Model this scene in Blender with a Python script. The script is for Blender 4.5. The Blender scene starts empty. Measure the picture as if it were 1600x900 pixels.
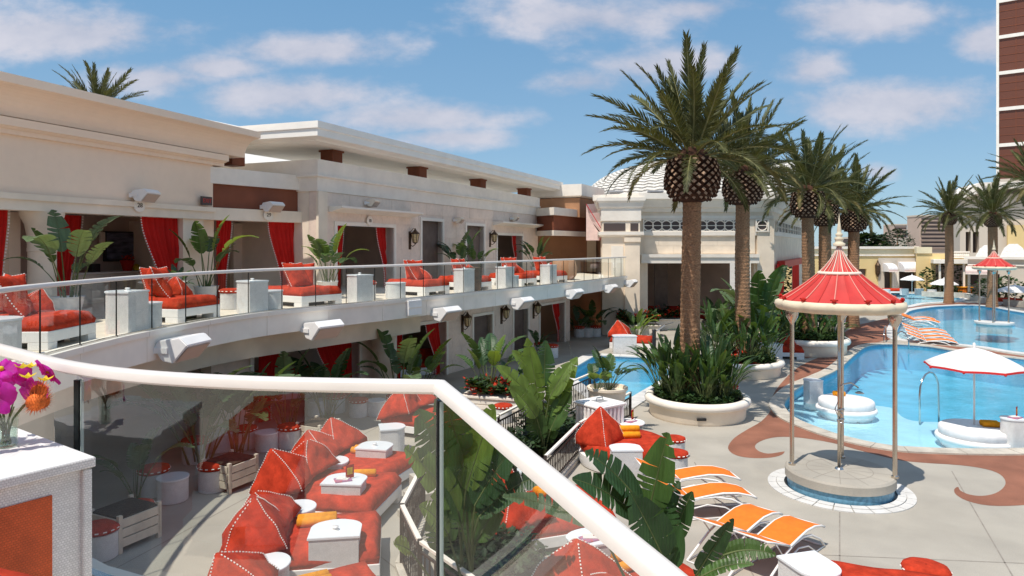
import bpy, bmesh, math, random
from mathutils import Vector, Matrix
S = bpy.context.scene
COL = S.collection
R = math.radians
rnd = random.Random(11)
# ---------------------------------------------------------------- camera, sun, sky
EZ, TZ, HOR, F = 5.0, 3.35, 385.0, 1066.7      # eye height, terrace level, horizon row, focal length in photo pixels
cam = bpy.data.objects.new('camera', bpy.data.cameras.new('camera'))
COL.objects.link(cam); S.camera = cam
cam.location = (0, 0, EZ); cam.rotation_euler = (R(90), 0, 0)
cam.data.lens = 24; cam.data.sensor_width = 36; cam.data.shift_y = -65/1600
cam.data.clip_start = .05; cam.data.clip_end = 6000
SUN_EL, SUN_AZ = 64.0, 220.0
sl = bpy.data.lights.new('sun', 'SUN'); sl.energy = 3.7; sl.angle = R(.5); sl.color = (1, .93, .83)
sun = bpy.data.objects.new('sun', sl); COL.objects.link(sun)
sd = Vector((math.sin(R(SUN_AZ))*math.cos(R(SUN_EL)), math.cos(R(SUN_AZ))*math.cos(R(SUN_EL)), math.sin(R(SUN_EL))))
sun.location = sd*60; sun.rotation_euler = sd.to_track_quat('Z', 'Y').to_euler()
S.view_settings.view_transform = 'Standard'; S.view_settings.look = 'None'
S.view_settings.exposure = 0.3; S.view_settings.gamma = 1.0
S.cycles.max_bounces = 8; S.cycles.transparent_max_bounces = 16
S.cycles.use_denoising = True

def build_world():
    w = bpy.data.worlds.new('World'); S.world = w; w.use_nodes = True
    N, L = w.node_tree.nodes, w.node_tree.links
    bg = N['Background']; bg.inputs[1].default_value = .122
    sky = N.new('ShaderNodeTexSky'); sky.sky_type = 'NISHITA'; sky.sun_disc = False
    sky.sun_elevation = R(SUN_EL); sky.sun_rotation = R(SUN_AZ); sky.altitude = 600; sky.air_density = 1.0; sky.dust_density = .2; sky.ozone_density = 1.0
    tc = N.new('ShaderNodeTexCoord'); sp = N.new('ShaderNodeSeparateXYZ'); L.new(tc.outputs['Generated'], sp.inputs[0])
    def mth(op, a, b=None, c=None):
        n = N.new('ShaderNodeMath'); n.operation = op
        for i, v in enumerate((a, b, c)):
            if v is None: continue
            if isinstance(v, (int, float)): n.inputs[i].default_value = v
            else: L.new(v, n.inputs[i])
        return n.outputs[0]
    dy = mth('MAXIMUM', mth('ABSOLUTE', sp.outputs[1]), .05)
    a = mth('DIVIDE', sp.outputs[0], dy); e = mth('DIVIDE', sp.outputs[2], dy)
    cb = N.new('ShaderNodeCombineXYZ'); L.new(a, cb.inputs[0]); L.new(e, cb.inputs[1])
    cb2 = N.new('ShaderNodeCombineXYZ'); L.new(a, cb2.inputs[0]); L.new(mth('MULTIPLY', e, 1.8), cb2.inputs[1]); L.new(mth('SIGN', sp.outputs[1]), cb2.inputs[2])
    nz = N.new('ShaderNodeTexNoise'); nz.inputs['Scale'].default_value = 5.5; nz.inputs['Detail'].default_value = 8; nz.inputs['Roughness'].default_value = .58
    L.new(cb2.outputs[0], nz.inputs['Vector'])
    # the cumulus bank: centres and half sizes as view angles (tangents), mirrored to the sky behind
    clouds = [(110,52,230,45),(480,78,170,32),(250,122,130,34),(440,150,190,40),(640,185,190,35),(930,28,210,45),(915,130,90,34),(1040,105,170,45),
              (1390,165,230,50),(1540,65,65,36),(1330,30,190,42),(700,215,130,20),(1270,110,70,40),(1100,12,140,30),(1370,270,40,16),(330,105,120,25)]
    best = None
    for (px, py, sx, sy) in clouds:
        s = N.new('ShaderNodeVectorMath'); s.operation = 'SUBTRACT'; L.new(cb.outputs[0], s.inputs[0]); s.inputs[1].default_value = ((px-800)/F, (HOR-py)/F, 0)
        m = N.new('ShaderNodeVectorMath'); m.operation = 'MULTIPLY'; L.new(s.outputs[0], m.inputs[0]); m.inputs[1].default_value = (F/sx, F/sy, 0)
        ln = N.new('ShaderNodeVectorMath'); ln.operation = 'LENGTH'; L.new(m.outputs[0], ln.inputs[0])
        g = mth('SUBTRACT', 1.0, ln.outputs['Value'])
        best = g if best is None else mth('MAXIMUM', best, g)
    best = mth('MAXIMUM', best, -.6)
    ov = N.new('ShaderNodeMapRange'); L.new(e, ov.inputs['Value']); ov.inputs['From Min'].default_value = .38; ov.inputs['From Max'].default_value = .6   # broken cloud added overhead, out of view, to whiten the fill light
    best = mth('MULTIPLY_ADD', ov.outputs[0], mth('SUBTRACT', .2, best), best)
    hi = N.new('ShaderNodeTexNoise'); hi.inputs['Scale'].default_value = 1.6; hi.inputs['Detail'].default_value = 3
    L.new(cb2.outputs[0], hi.inputs['Vector'])
    base = mth('MULTIPLY_ADD', best, .55, mth('MULTIPLY_ADD', nz.outputs['Fac'], 1.75, -.70))
    mr = N.new('ShaderNodeMapRange'); mr.interpolation_type = 'SMOOTHSTEP'
    L.new(base, mr.inputs['Value']); mr.inputs['From Min'].default_value = .1; mr.inputs['From Max'].default_value = .62
    up = N.new('ShaderNodeMapRange'); L.new(sp.outputs[2], up.inputs['Value']); up.inputs['From Min'].default_value = .01; up.inputs['From Max'].default_value = .1
    fac = mth('MULTIPLY', mth('MULTIPLY', mr.outputs[0], up.outputs[0]), .8)
    cr = N.new('ShaderNodeValToRGB'); L.new(nz.outputs['Fac'], cr.inputs[0])
    cr.color_ramp.elements[0].position = .38; cr.color_ramp.elements[0].color = (3.5, 3.6, 4.3, 1)
    cr.color_ramp.elements[1].position = .68; cr.color_ramp.elements[1].color = (5.2, 4.95, 5.3, 1)
    tint = N.new('ShaderNodeMix'); tint.data_type = 'RGBA'; tint.blend_type = 'MULTIPLY'; tint.inputs[0].default_value = 1
    L.new(sky.outputs[0], tint.inputs[6]); tint.inputs[7].default_value = (.86, 1.0, 1.0, 1)
    deep = N.new('ShaderNodeMix'); deep.data_type = 'RGBA'; deep.inputs[0].default_value = .75
    L.new(tint.outputs[2], deep.inputs[6])
    hz = N.new('ShaderNodeValToRGB'); L.new(sp.outputs[2], hz.inputs[0]); hz.color_ramp.elements[0].position = .0; hz.color_ramp.elements[0].color = (1.95, 3.05, 4.3, 1)
    hz.color_ramp.elements[1].position = .38; hz.color_ramp.elements[1].color = (1.06, 2.40, 4.1, 1); L.new(hz.outputs[0], deep.inputs[7])
    tint = deep
    mx = N.new('ShaderNodeMix'); mx.data_type = 'RGBA'
    L.new(fac, mx.inputs[0]); L.new(tint.outputs[2], mx.inputs[6]); L.new(cr.outputs[0], mx.inputs[7])
    L.new(mx.outputs[2], bg.inputs[0])
build_world()

# ---------------------------------------------------------------- materials
MAT = {}
def mat(name, col, rough=.6, var=.1, scale=6., bump=0., bscale=60., spec=.3, metal=0., col2=None, stretch=None, trans=0., detail=4):
    m = bpy.data.materials.new(name); m.use_nodes = True
    N, L = m.node_tree.nodes, m.node_tree.links
    b = N['Principled BSDF']; b.inputs['Roughness'].default_value = rough; b.inputs['Metallic'].default_value = metal
    b.inputs['Specular IOR Level'].default_value = spec
    tc = N.new('ShaderNodeTexCoord'); vec = tc.outputs['Object']
    if stretch:
        mp = N.new('ShaderNodeMapping'); mp.inputs['Scale'].default_value = stretch; L.new(vec, mp.inputs[0]); vec = mp.outputs[0]
    if var or col2:
        n = N.new('ShaderNodeTexNoise'); n.inputs['Scale'].default_value = scale; n.inputs['Detail'].default_value = detail; L.new(vec, n.inputs['Vector'])
        cr = N.new('ShaderNodeValToRGB'); L.new(n.outputs['Fac'], cr.inputs[0])
        c2 = col2 or tuple(c*(1-2.2*var) for c in col); c1 = col if col2 else tuple(min(.95, c*(1+var)) for c in col)
        cr.color_ramp.elements[0].position = .3; cr.color_ramp.elements[0].color = (*c2, 1)
        cr.color_ramp.elements[1].position = .7; cr.color_ramp.elements[1].color = (*c1, 1)
        L.new(cr.outputs[0], b.inputs['Base Color'])
    else: b.inputs['Base Color'].default_value = (*col, 1)
    if bump:
        n2 = N.new('ShaderNodeTexNoise'); n2.inputs['Scale'].default_value = bscale; n2.inputs['Detail'].default_value = 5; L.new(vec, n2.inputs['Vector'])
        bp = N.new('ShaderNodeBump'); bp.inputs['Strength'].default_value = bump; bp.inputs['Distance'].default_value = .02
        L.new(n2.outputs['Fac'], bp.inputs['Height']); L.new(bp.outputs[0], b.inputs['Normal'])
    if trans:
        t = N.new('ShaderNodeBsdfTranslucent'); ms = N.new('ShaderNodeMixShader'); ms.inputs[0].default_value = trans
        t.inputs['Color'].default_value = (min(1, col[0]*2.2+.02), min(1, col[1]*1.9+.02), col[2]*.9, 1)
        L.new(b.outputs[0], ms.inputs[1]); L.new(t.outputs[0], ms.inputs[2]); L.new(ms.outputs[0], N['Material Output'].inputs[0])
    MAT[name] = m
    return m
def glassy(name, tint, lo=.0, rip=0., ior=1.45, gl=(1, 1, 1)):
    m = bpy.data.materials.new(name); m.use_nodes = True
    N, L = m.node_tree.nodes, m.node_tree.links
    t = N.new('ShaderNodeBsdfTransparent'); t.inputs[0].default_value = (*tint, 1)
    g = N.new('ShaderNodeBsdfGlossy'); g.inputs['Roughness'].default_value = .02 if not rip else .05; g.inputs['Color'].default_value = (*gl, 1)
    f = N.new('ShaderNodeLayerWeight'); f.inputs[0].default_value = .5
    pw = N.new('ShaderNodeMath'); pw.operation = 'POWER'; pw.inputs[1].default_value = 5; L.new(f.outputs['Facing'], pw.inputs[0])
    ad = N.new('ShaderNodeMath'); ad.operation = 'MULTIPLY_ADD'; ad.use_clamp = True; ad.inputs[1].default_value = .75 if rip else .95; ad.inputs[2].default_value = ((ior-1)/(ior+1))**2+lo; L.new(pw.outputs[0], ad.inputs[0])
    ms = N.new('ShaderNodeMixShader'); L.new(ad.outputs[0], ms.inputs[0]); L.new(t.outputs[0], ms.inputs[1]); L.new(g.outputs[0], ms.inputs[2])
    if rip:
        tc = N.new('ShaderNodeTexCoord'); n = N.new('ShaderNodeTexNoise'); n.inputs['Scale'].default_value = 3.2; n.inputs['Detail'].default_value = 3
        mp = N.new('ShaderNodeMapping'); mp.inputs['Scale'].default_value = (1, 1.8, 1); L.new(tc.outputs['Object'], mp.inputs[0]); L.new(mp.outputs[0], n.inputs['Vector'])
        bp = N.new('ShaderNodeBump'); bp.inputs['Strength'].default_value = rip; bp.inputs['Distance'].default_value = .05
        L.new(n.outputs['Fac'], bp.inputs['Height']); L.new(bp.outputs[0], g.inputs['Normal']); pass
    L.new(ms.outputs[0], N['Material Output'].inputs[0]); MAT[name] = m; return m
mat('concrete', (.455, .42, .36), .8, .07, .55, .12, 45, detail=8)
mat('terrace_floor', (.70, .62, .52), .8, .05, 2, .1, 60)
mat('joint', (.30, .27, .235), .9, .1)
mat('terracotta', (.34, .145, .09), .8, .1, 1.5, .15, 60, detail=8)
mat('swirl_terracotta', (.33, .14, .088), .8, .1, 1.5, .15, 60, detail=8)
mat('coping', (.62, .565, .48), .75, .09, 3, .2, 50)
mat('coping_white', (.66, .65, .63), .7, .06, 3, .1, 50)
mat('peach', (.92, .73, .565), .85, .02, .4, .12, 90, detail=7)
mat('stone', (.88, .72, .60), .85, .04, 1.6, .15, 50, detail=7)
mat('cream', (.86, .735, .59), .8, .05, 1.5, .08, 70)
mat('offwhite', (.89, .82, .725), .75, .03, 1.5, .05, 80)
mat('roofwhite', (.90, .86, .79), .7, .03, 1.2, .04, 60)
mat('brown', (.23, .075, .04), .75, .08, 1.2, .08, 70)
mat('tan', (.42, .22, .12), .8, .07, 1.2, .08, 70)
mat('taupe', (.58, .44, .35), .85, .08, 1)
mat('dooring', (.16, .115, .095), .6, .1, 3)
mat('red_cloth', (.56, .050, .020), .95, .16, 5.5, .9, 9, .15, detail=8)
mat('dark_red', (.46, .028, .02), .9, .1, 5, .3, 30, .15)
mat('curtain', (.70, .026, .022), .85, .08, 3, .1, 40, .2, trans=.25)
mat('piping', (.85, .80, .74), .8, 0)
mat('wicker', (.88, .87, .86), .55, .04, 8, .0, 60, .4)
mat('white_paint', (.88, .86, .84), .45, .03, 3, .03, 40, .45)
mat('table_top', (.80, .83, .86), .25, .02, 3, 0, 40, .5)
mat('rail_white', (.76, .71, .66), .3, .02, 6, .02, 40, .5)
mat('orange', (.80, .195, .02), .75, .06, 8, .1, 120, .3)
mat('towel', (.85, .33, .02), .95, .1, 10, .5, 90, .1)
mat('iron', (.045, .03, .025), .5, .2, 8, .1, 60, .4)
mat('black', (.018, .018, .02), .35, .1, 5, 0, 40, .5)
mat('seal', (.012, .016, .016), .3, 0)
mat('bright_edge', (.36, .42, .40), .25, 0)
mat('grey', (.35, .35, .36), .5, .06)
mat('bronze', (.10, .06, .035), .45, .2, 10, .2, 40, .5, .6)
mat('lamp_glass', (.70, .55, .30), .3, .2, 20)
mat('steel', (.62, .60, .57), .18, .04, 5, 0, 40, .5, 1.)
mat('pole_metal', (.62, .555, .48), .22, .05, 5, 0, 40, .5, 1.)
mat('pav_red', (.58, .046, .038), .5, .06, 3, .06, 50, .4)
mat('pav_cream', (.78, .68, .50), .6, .06, 4, .06, 50)
mat('pav_rib', (.85, .70, .58), .6, .03); mat('rib_pink', (.74, .30, .24), .6, .03)
mat('umb_white', (.82, .80, .80), .8, .05, 5, .1, 30)
mat('umb_red', (.60, .03, .03), .8, .05)
mat('pool_floor', (.30, .66, .84), .6, .06, .5)
mat('pool_deep', (.17, .55, .73), .6, .10, .8)
mat('pool_shallow', (.62, .80, .88), .6, .06, 1.4)
mat('tile_blue', (.16, .36, .50), .4, .15, 14)
mat('soil', (.05, .033, .022), .95, .3, 20, .5, 40)
mat('leaf', (.062, .125, .030), .45, .25, 2.5, .15, 30, .4, trans=.22, stretch=(1, 6, 1))
mat('leaf_young', (.13, .21, .04), .45, .25, 2.5, .15, 30, .4, trans=.3, stretch=(1, 6, 1))
mat('leaf_dark', (.035, .085, .026), .45, .25, 2.5, .15, 30, .45, trans=.15, stretch=(1, 6, 1))
mat('leaf_grey', (.10, .16, .075), .5, .2, 2.5, .1, 30, .4, trans=.2, stretch=(1, 6, 1))
mat('stalk', (.12, .15, .05), .6, .25, 4)
mat('cover', (.04, .085, .025), .6, .4, 4, 0, 30, .3, trans=.15)
mat('cover_dark', (.030, .06, .022), .6, .4, 4, 0, 30, .3, trans=.1)
mat('frond', (.085, .092, .028), .6, .3, 2, 0, 30, .4, trans=.18)
mat('frond_old', (.17, .14, .05), .6, .25, 2, 0, 30, .3, trans=.18)
mat('rachis', (.26, .24, .10), .55, .15, 4)
mat('bark', (.37, .21, .12), .95, .22, 16, .9, 34, .1, stretch=(1, 1, 3))
mat('boot_dark', (.085, .042, .028), .95, .25, 8, .5, 30, .1)
mat('boot_tip', (.50, .33, .22), .9, .25, 6)
mat('flower_red', (.70, .05, .02), .7, .2, 8, trans=.2)
mat('orchid', (.50, .02, .46), .6, .35, 14, trans=.45)
mat('pincushion', (.80, .17, .03), .7, .3, 30)
mat('flower_yellow', (.85, .55, .03), .7, .2, 12, trans=.2)
mat('screen', (.012, .016, .024), .08, 0, spec=.6)
mat('picture', (.17, .17, .24), .3, .9, 3, 0, spec=.5, col2=(.012, .012, .018), stretch=(1, 1, 4))
mat('magazine', (.32, .22, .42), .4, .2, 20, col2=(.55, .12, .12))
mat('paper', (.80, .76, .72), .6, .03)
mat('yellow_wall', (.80, .60, .29), .85, .06, .3, .05, 30)
mat('pale_yellow', (.80, .70, .48), .85, .05, .3)
mat('far_pink', (.52, .40, .33), .85, .05, .1)
mat('far_cream', (.62, .54, .45), .85, .05, .1)
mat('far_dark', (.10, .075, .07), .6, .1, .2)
mat('tower_brown', (.165, .058, .034), .35, .06, .05, 0, 30, .4)
mat('tile_roof', (.68, .65, .60), .85, .10, 5)
mat('wood_pale', (.66, .58, .47), .8, .1, 4, .1, 40)
mat('awning_pink', (.80, .60, .55), .85, .05)
mat('stripe_red', (.55, .04, .05), .85, .05)
glassy('glass', (.90, .95, .93), .025)
glassy('glass_near', (.87, .89, .875), .05)
glassy('water', (.76, .93, .97), .0, .22, 1.33)
glassy('vase_glass', (.82, .88, .84), .05)
mat('orange_wicker', (.72, .12, .03), .55, .1, 8, .0, 60, .4)
def wicker_nodes(nm, sc=24.):
    m = MAT[nm]; N, L = m.node_tree.nodes, m.node_tree.links; bsdf = N['Principled BSDF']
    tc = [n for n in N if n.type == 'TEX_COORD'][0]; sp = N.new('ShaderNodeSeparateXYZ'); L.new(tc.outputs['Object'], sp.inputs[0])
    ad = N.new('ShaderNodeMath'); L.new(sp.outputs[0], ad.inputs[0]); L.new(sp.outputs[1], ad.inputs[1]); cb = N.new('ShaderNodeCombineXYZ'); L.new(ad.outputs[0], cb.inputs[0]); L.new(sp.outputs[2], cb.inputs[1])
    w = N.new('ShaderNodeTexBrick'); w.inputs['Scale'].default_value = sc; w.inputs['Mortar Size'].default_value = .03; w.inputs['Brick Width'].default_value = .3; w.inputs['Mortar Smooth'].default_value = .6
    w.inputs['Color1'].default_value = (1, 1, 1, 1); w.inputs['Color2'].default_value = (.86, .86, .86, 1); w.inputs['Mortar'].default_value = (.66, .66, .66, 1); L.new(cb.outputs[0], w.inputs['Vector'])
    src = bsdf.inputs['Base Color'].links[0].from_socket; mx = N.new('ShaderNodeMix'); mx.data_type = 'RGBA'; mx.blend_type = 'MULTIPLY'; mx.inputs[0].default_value = 1
    L.new(src, mx.inputs[6]); L.new(w.outputs['Color'], mx.inputs[7]); L.new(mx.outputs[2], bsdf.inputs['Base Color'])
    bp = N.new('ShaderNodeBump'); bp.inputs['Strength'].default_value = .7; bp.inputs['Distance'].default_value = .01
    L.new(w.outputs['Color'], bp.inputs['Height']); L.new(bp.outputs[0], bsdf.inputs['Normal'])
wicker_nodes('wicker'); wicker_nodes('orange_wicker')
def vein_nodes(nm, sc=9.):
    m = MAT[nm]; N, L = m.node_tree.nodes, m.node_tree.links
    tc = [n for n in N if n.type == 'TEX_COORD'][0]
    w = N.new('ShaderNodeTexWave'); w.wave_type = 'BANDS'; w.bands_direction = 'X'; w.inputs['Scale'].default_value = sc; w.inputs['Distortion'].default_value = 1.5
    L.new(tc.outputs['Object'], w.inputs['Vector'])
    bp = N.new('ShaderNodeBump'); bp.inputs['Strength'].default_value = .35; bp.inputs['Distance'].default_value = .01
    L.new(w.outputs['Fac'], bp.inputs['Height']); L.new(bp.outputs[0], N['Principled BSDF'].inputs['Normal'])
for k in ('leaf', 'leaf_young', 'leaf_dark', 'leaf_grey'): vein_nodes(k)
def weather(nm, big, small, amt, spk):
    """broad stains and fine aggregate speckle over a base colour"""
    m = MAT[nm]; N, L = m.node_tree.nodes, m.node_tree.links; bsdf = N['Principled BSDF']; src = bsdf.inputs['Base Color'].links[0].from_socket
    tc = [n for n in N if n.type == 'TEX_COORD'][0]
    for sc, am, det in ((big, amt, 6), (small, spk, 2)):
        n = N.new('ShaderNodeTexNoise'); n.inputs['Scale'].default_value = sc; n.inputs['Detail'].default_value = det; n.inputs['Distortion'].default_value = .8 if det > 3 else 0; L.new(tc.outputs['Object'], n.inputs['Vector'])
        r = N.new('ShaderNodeValToRGB'); r.color_ramp.elements[0].position = .36; r.color_ramp.elements[0].color = (1-am, 1-am, 1-am*.95, 1); r.color_ramp.elements[1].position = .6; r.color_ramp.elements[1].color = (1, 1, 1, 1); L.new(n.outputs['Fac'], r.inputs[0])
        mx = N.new('ShaderNodeMix'); mx.data_type = 'RGBA'; mx.blend_type = 'MULTIPLY'; mx.inputs[0].default_value = 1; L.new(src, mx.inputs[6]); L.new(r.outputs[0], mx.inputs[7]); src = mx.outputs[2]
    L.new(src, bsdf.inputs['Base Color'])
weather('concrete', .8, 70, .10, .12); weather('swirl_terracotta', .5, 60, .16, .14); weather('terracotta', .5, 60, .16, .14); weather('coping', 1.2, 60, .14, .15); weather('peach', .4, 5, .035, .02); weather('offwhite', .7, 4, .05, .03); weather('stone', .8, 9, .08, .06); weather('red_cloth', 3.0, 25, .16, .12)

# ---------------------------------------------------------------- helpers
def G(x, y, z=0.):
    Y = F*(EZ-z)/(y-HOR); return Vector(((x-800)/F*Y, Y, z))
def D(x, y, Y): return Vector(((x-800)/F*Y, Y, EZ-(y-HOR)*Y/F))
def B(): return bmesh.new()
def xform(o): return Matrix.LocRotScale(o.location, o.rotation_euler, o.scale)
def O(name, bm, m, parent=None, smooth=False, world=False, kind=None, label=None, flat=False):
    if isinstance(bm, bpy.types.Mesh): me = bm
    else:
        if world and parent is not None:
            P = xform(parent)
            if parent.parent is not None: P = xform(parent.parent) @ P
            bm.transform(P.inverted())
        if bm.faces and not flat: bmesh.ops.recalc_face_normals(bm, faces=bm.faces)
        me = bpy.data.meshes.new(name); bm.to_mesh(me); bm.free()
        for x in (m if isinstance(m, (list, tuple)) else [m]): me.materials.append(MAT[x])
        if smooth: me.shade_smooth()
    o = bpy.data.objects.new(name, me); COL.objects.link(o)
    if parent is not None: o.parent = parent
    if kind: o['kind'] = kind
    if label: o['label'] = label
    return o
def tag(o, label, cat, group=None):
    o['label'] = label; o['category'] = cat
    if group: o['group'] = group
    return o
def T(name, label, cat, loc=(0, 0, 0), rz=0., group=None):
    o = bpy.data.objects.new(name, None); COL.objects.link(o); o.location = loc; o.rotation_euler = (0, 0, rz); o.empty_display_size = .2
    return tag(o, label, cat, group)
KIDS = {}
def dup(root, loc, rz=0., label=None, sc=1., group=None):
    def cp(o, par):
        c = o.copy(); COL.objects.link(c)
        if par is not None: c.parent = par
        for ch in list(o.children): cp(ch, c)
        return c
    r = cp(root, None); r.location = loc; r.rotation_euler = (0, 0, rz); r.scale = (sc, sc, sc)
    if label: r['label'] = label
    if group: r['group'] = group
    return r
def sharp(o, ang=35):
    o.data.set_sharp_from_angle(angle=R(ang)); return o
def box(bm, c, s, rz=0., bev=0.):
    M = Matrix.Translation(Vector(c)) @ Matrix.Rotation(rz, 4, 'Z') @ Matrix.Diagonal((s[0], s[1], s[2], 1))
    v = bmesh.ops.create_cube(bm, size=1, matrix=M)['verts']
    if bev: bmesh.ops.bevel(bm, geom=list({e for q in v for e in q.link_edges}), offset=bev, segments=2, affect='EDGES', profile=.5)
def face(bm, pts, mi=0):
    f = bm.faces.new([bm.verts.new(p) for p in pts]); f.material_index = mi; return f
def tube(bm, pts, r, seg=8, cap=True, mi=0):
    pts = [Vector(p) for p in pts]; rings = []
    n = len(pts)
    up = Vector((0, 0, 1))
    for i, p in enumerate(pts):
        t = (pts[min(i+1, n-1)]-pts[max(i-1, 0)]).normalized()
        ref = up if abs(t.z) < .95 else Vector((1, 0, 0))
        a = t.cross(ref).normalized(); b = a.cross(t)
        rr = r[i] if isinstance(r, (list, tuple)) else r
        rings.append([bm.verts.new(p+a*math.cos(k*2*math.pi/seg)*rr+b*math.sin(k*2*math.pi/seg)*rr) for k in range(seg)])
    for A, Bv in zip(rings, rings[1:]):
        for k in range(seg):
            f = bm.faces.new((A[k], A[(k+1) % seg], Bv[(k+1) % seg], Bv[k])); f.material_index = mi
    if cap:
        bm.faces.new(rings[0]).material_index = mi; bm.faces.new(rings[-1]).material_index = mi
def lathe(bm, prof, seg=24, c=(0, 0), a0=0., a1=2*math.pi, mi=0, rad=None, cap=False):
    full = abs(a1-a0-2*math.pi) < 1e-6; n = seg if full else seg+1; rings = []
    for r, z in prof:
        rings.append([bm.verts.new((c[0]+math.cos(a0+(a1-a0)*k/seg)*r*(rad(k) if rad else 1), c[1]+math.sin(a0+(a1-a0)*k/seg)*r*(rad(k) if rad else 1), z)) for k in range(n)])
    for A, Bv in zip(rings, rings[1:]):
        for k in range(seg):
            f = bm.faces.new((A[k], A[(k+1) % n], Bv[(k+1) % n], Bv[k])); f.material_index = mi
    if cap:
        for rr in (rings[0], rings[-1]):
            try: bm.faces.new(rr).material_index = mi
            except Exception: pass
    return rings
def prism(bm, pts, z0, z1, mi=0):
    a = [bm.verts.new((p[0], p[1], z0)) for p in pts]; b = [bm.verts.new((p[0], p[1], z1)) for p in pts]; n = len(pts)
    for i in range(n): bm.faces.new((a[i], a[(i+1) % n], b[(i+1) % n], b[i])).material_index = mi
    bm.faces.new(a).material_index = mi; bm.faces.new(b).material_index = mi
def fill(bm, loops, z):
    es = []
    for lp in loops:
        vs = [bm.verts.new((p[0], p[1], z)) for p in lp]
        es += [bm.edges.new((vs[i], vs[(i+1) % len(vs)])) for i in range(len(vs))]
    bmesh.ops.triangle_fill(bm, use_beauty=True, use_dissolve=False, edges=es)
    for f in bm.faces:
        if f.normal.z < 0: f.normal_flip()
def offs(path, d, closed=False):
    P = [Vector((p[0], p[1])) for p in path]; n = len(P); out = []
    for i in range(n):
        a = P[(i-1) % n] if (closed or i > 0) else None; b = P[(i+1) % n] if (closed or i < n-1) else None
        ns = []
        for s, e in ((a, P[i]), (P[i], b)):
            if s is None or e is None: continue
            t = (e-s).normalized(); ns.append(Vector((t.y, -t.x)))
        m = sum(ns, Vector((0, 0))).normalized(); k = max(.5, m.dot(ns[0])); out.append(P[i]+m*d/k)
    return out
def sweep(bm, path, prof, closed=False, mi=0):
    """prof: (outward offset, z) list carried along the path; outward is to the right of travel"""
    rows = []
    for v, z in prof: rows.append([bm.verts.new((p.x, p.y, z)) for p in offs(path, v, closed)])
    n = len(path)
    for A, Bv in zip(rows, rows[1:]):
        for i in range(n if closed else n-1):
            bm.faces.new((A[i], A[(i+1) % n], Bv[(i+1) % n], Bv[i])).material_index = mi
    if not closed:
        for i in (0, n-1):
            try: bm.faces.new([r[i] for r in rows]).material_index = mi
            except Exception: pass
def smooth_path(P, k=6, closed=False):
    P = [Vector((p[0], p[1])) for p in P]; n = len(P); out = []
    for i in range(n if closed else n-1):
        if closed: a, b, c, d = P[(i-1) % n], P[i], P[(i+1) % n], P[(i+2) % n]
        else: a, b, c, d = P[max(i-1, 0)], P[i], P[i+1], P[min(i+2, n-1)]
        for j in range(k):
            t = j/k; out.append(.5*((2*b)+(c-a)*t+(2*a-5*b+4*c-d)*t*t+(3*b-a-3*c+d)*t**3))
    if not closed: out.append(P[-1])
    return out
def resample(P, step, closed=False):
    P = [Vector((p[0], p[1])) for p in P]
    if closed: P = P+[P[0]]
    ds = [0]
    for a, b in zip(P, P[1:]): ds.append(ds[-1]+(b-a).length)
    n = max(2, round(ds[-1]/step)); out = []; j = 0
    for i in range(n+1):
        s = ds[-1]*i/n
        while j < len(P)-2 and ds[j+1] < s: j += 1
        t = (s-ds[j])/max(1e-9, ds[j+1]-ds[j]); out.append(P[j].lerp(P[j+1], min(1, t)))
    return out[:-1] if closed else out
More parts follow.
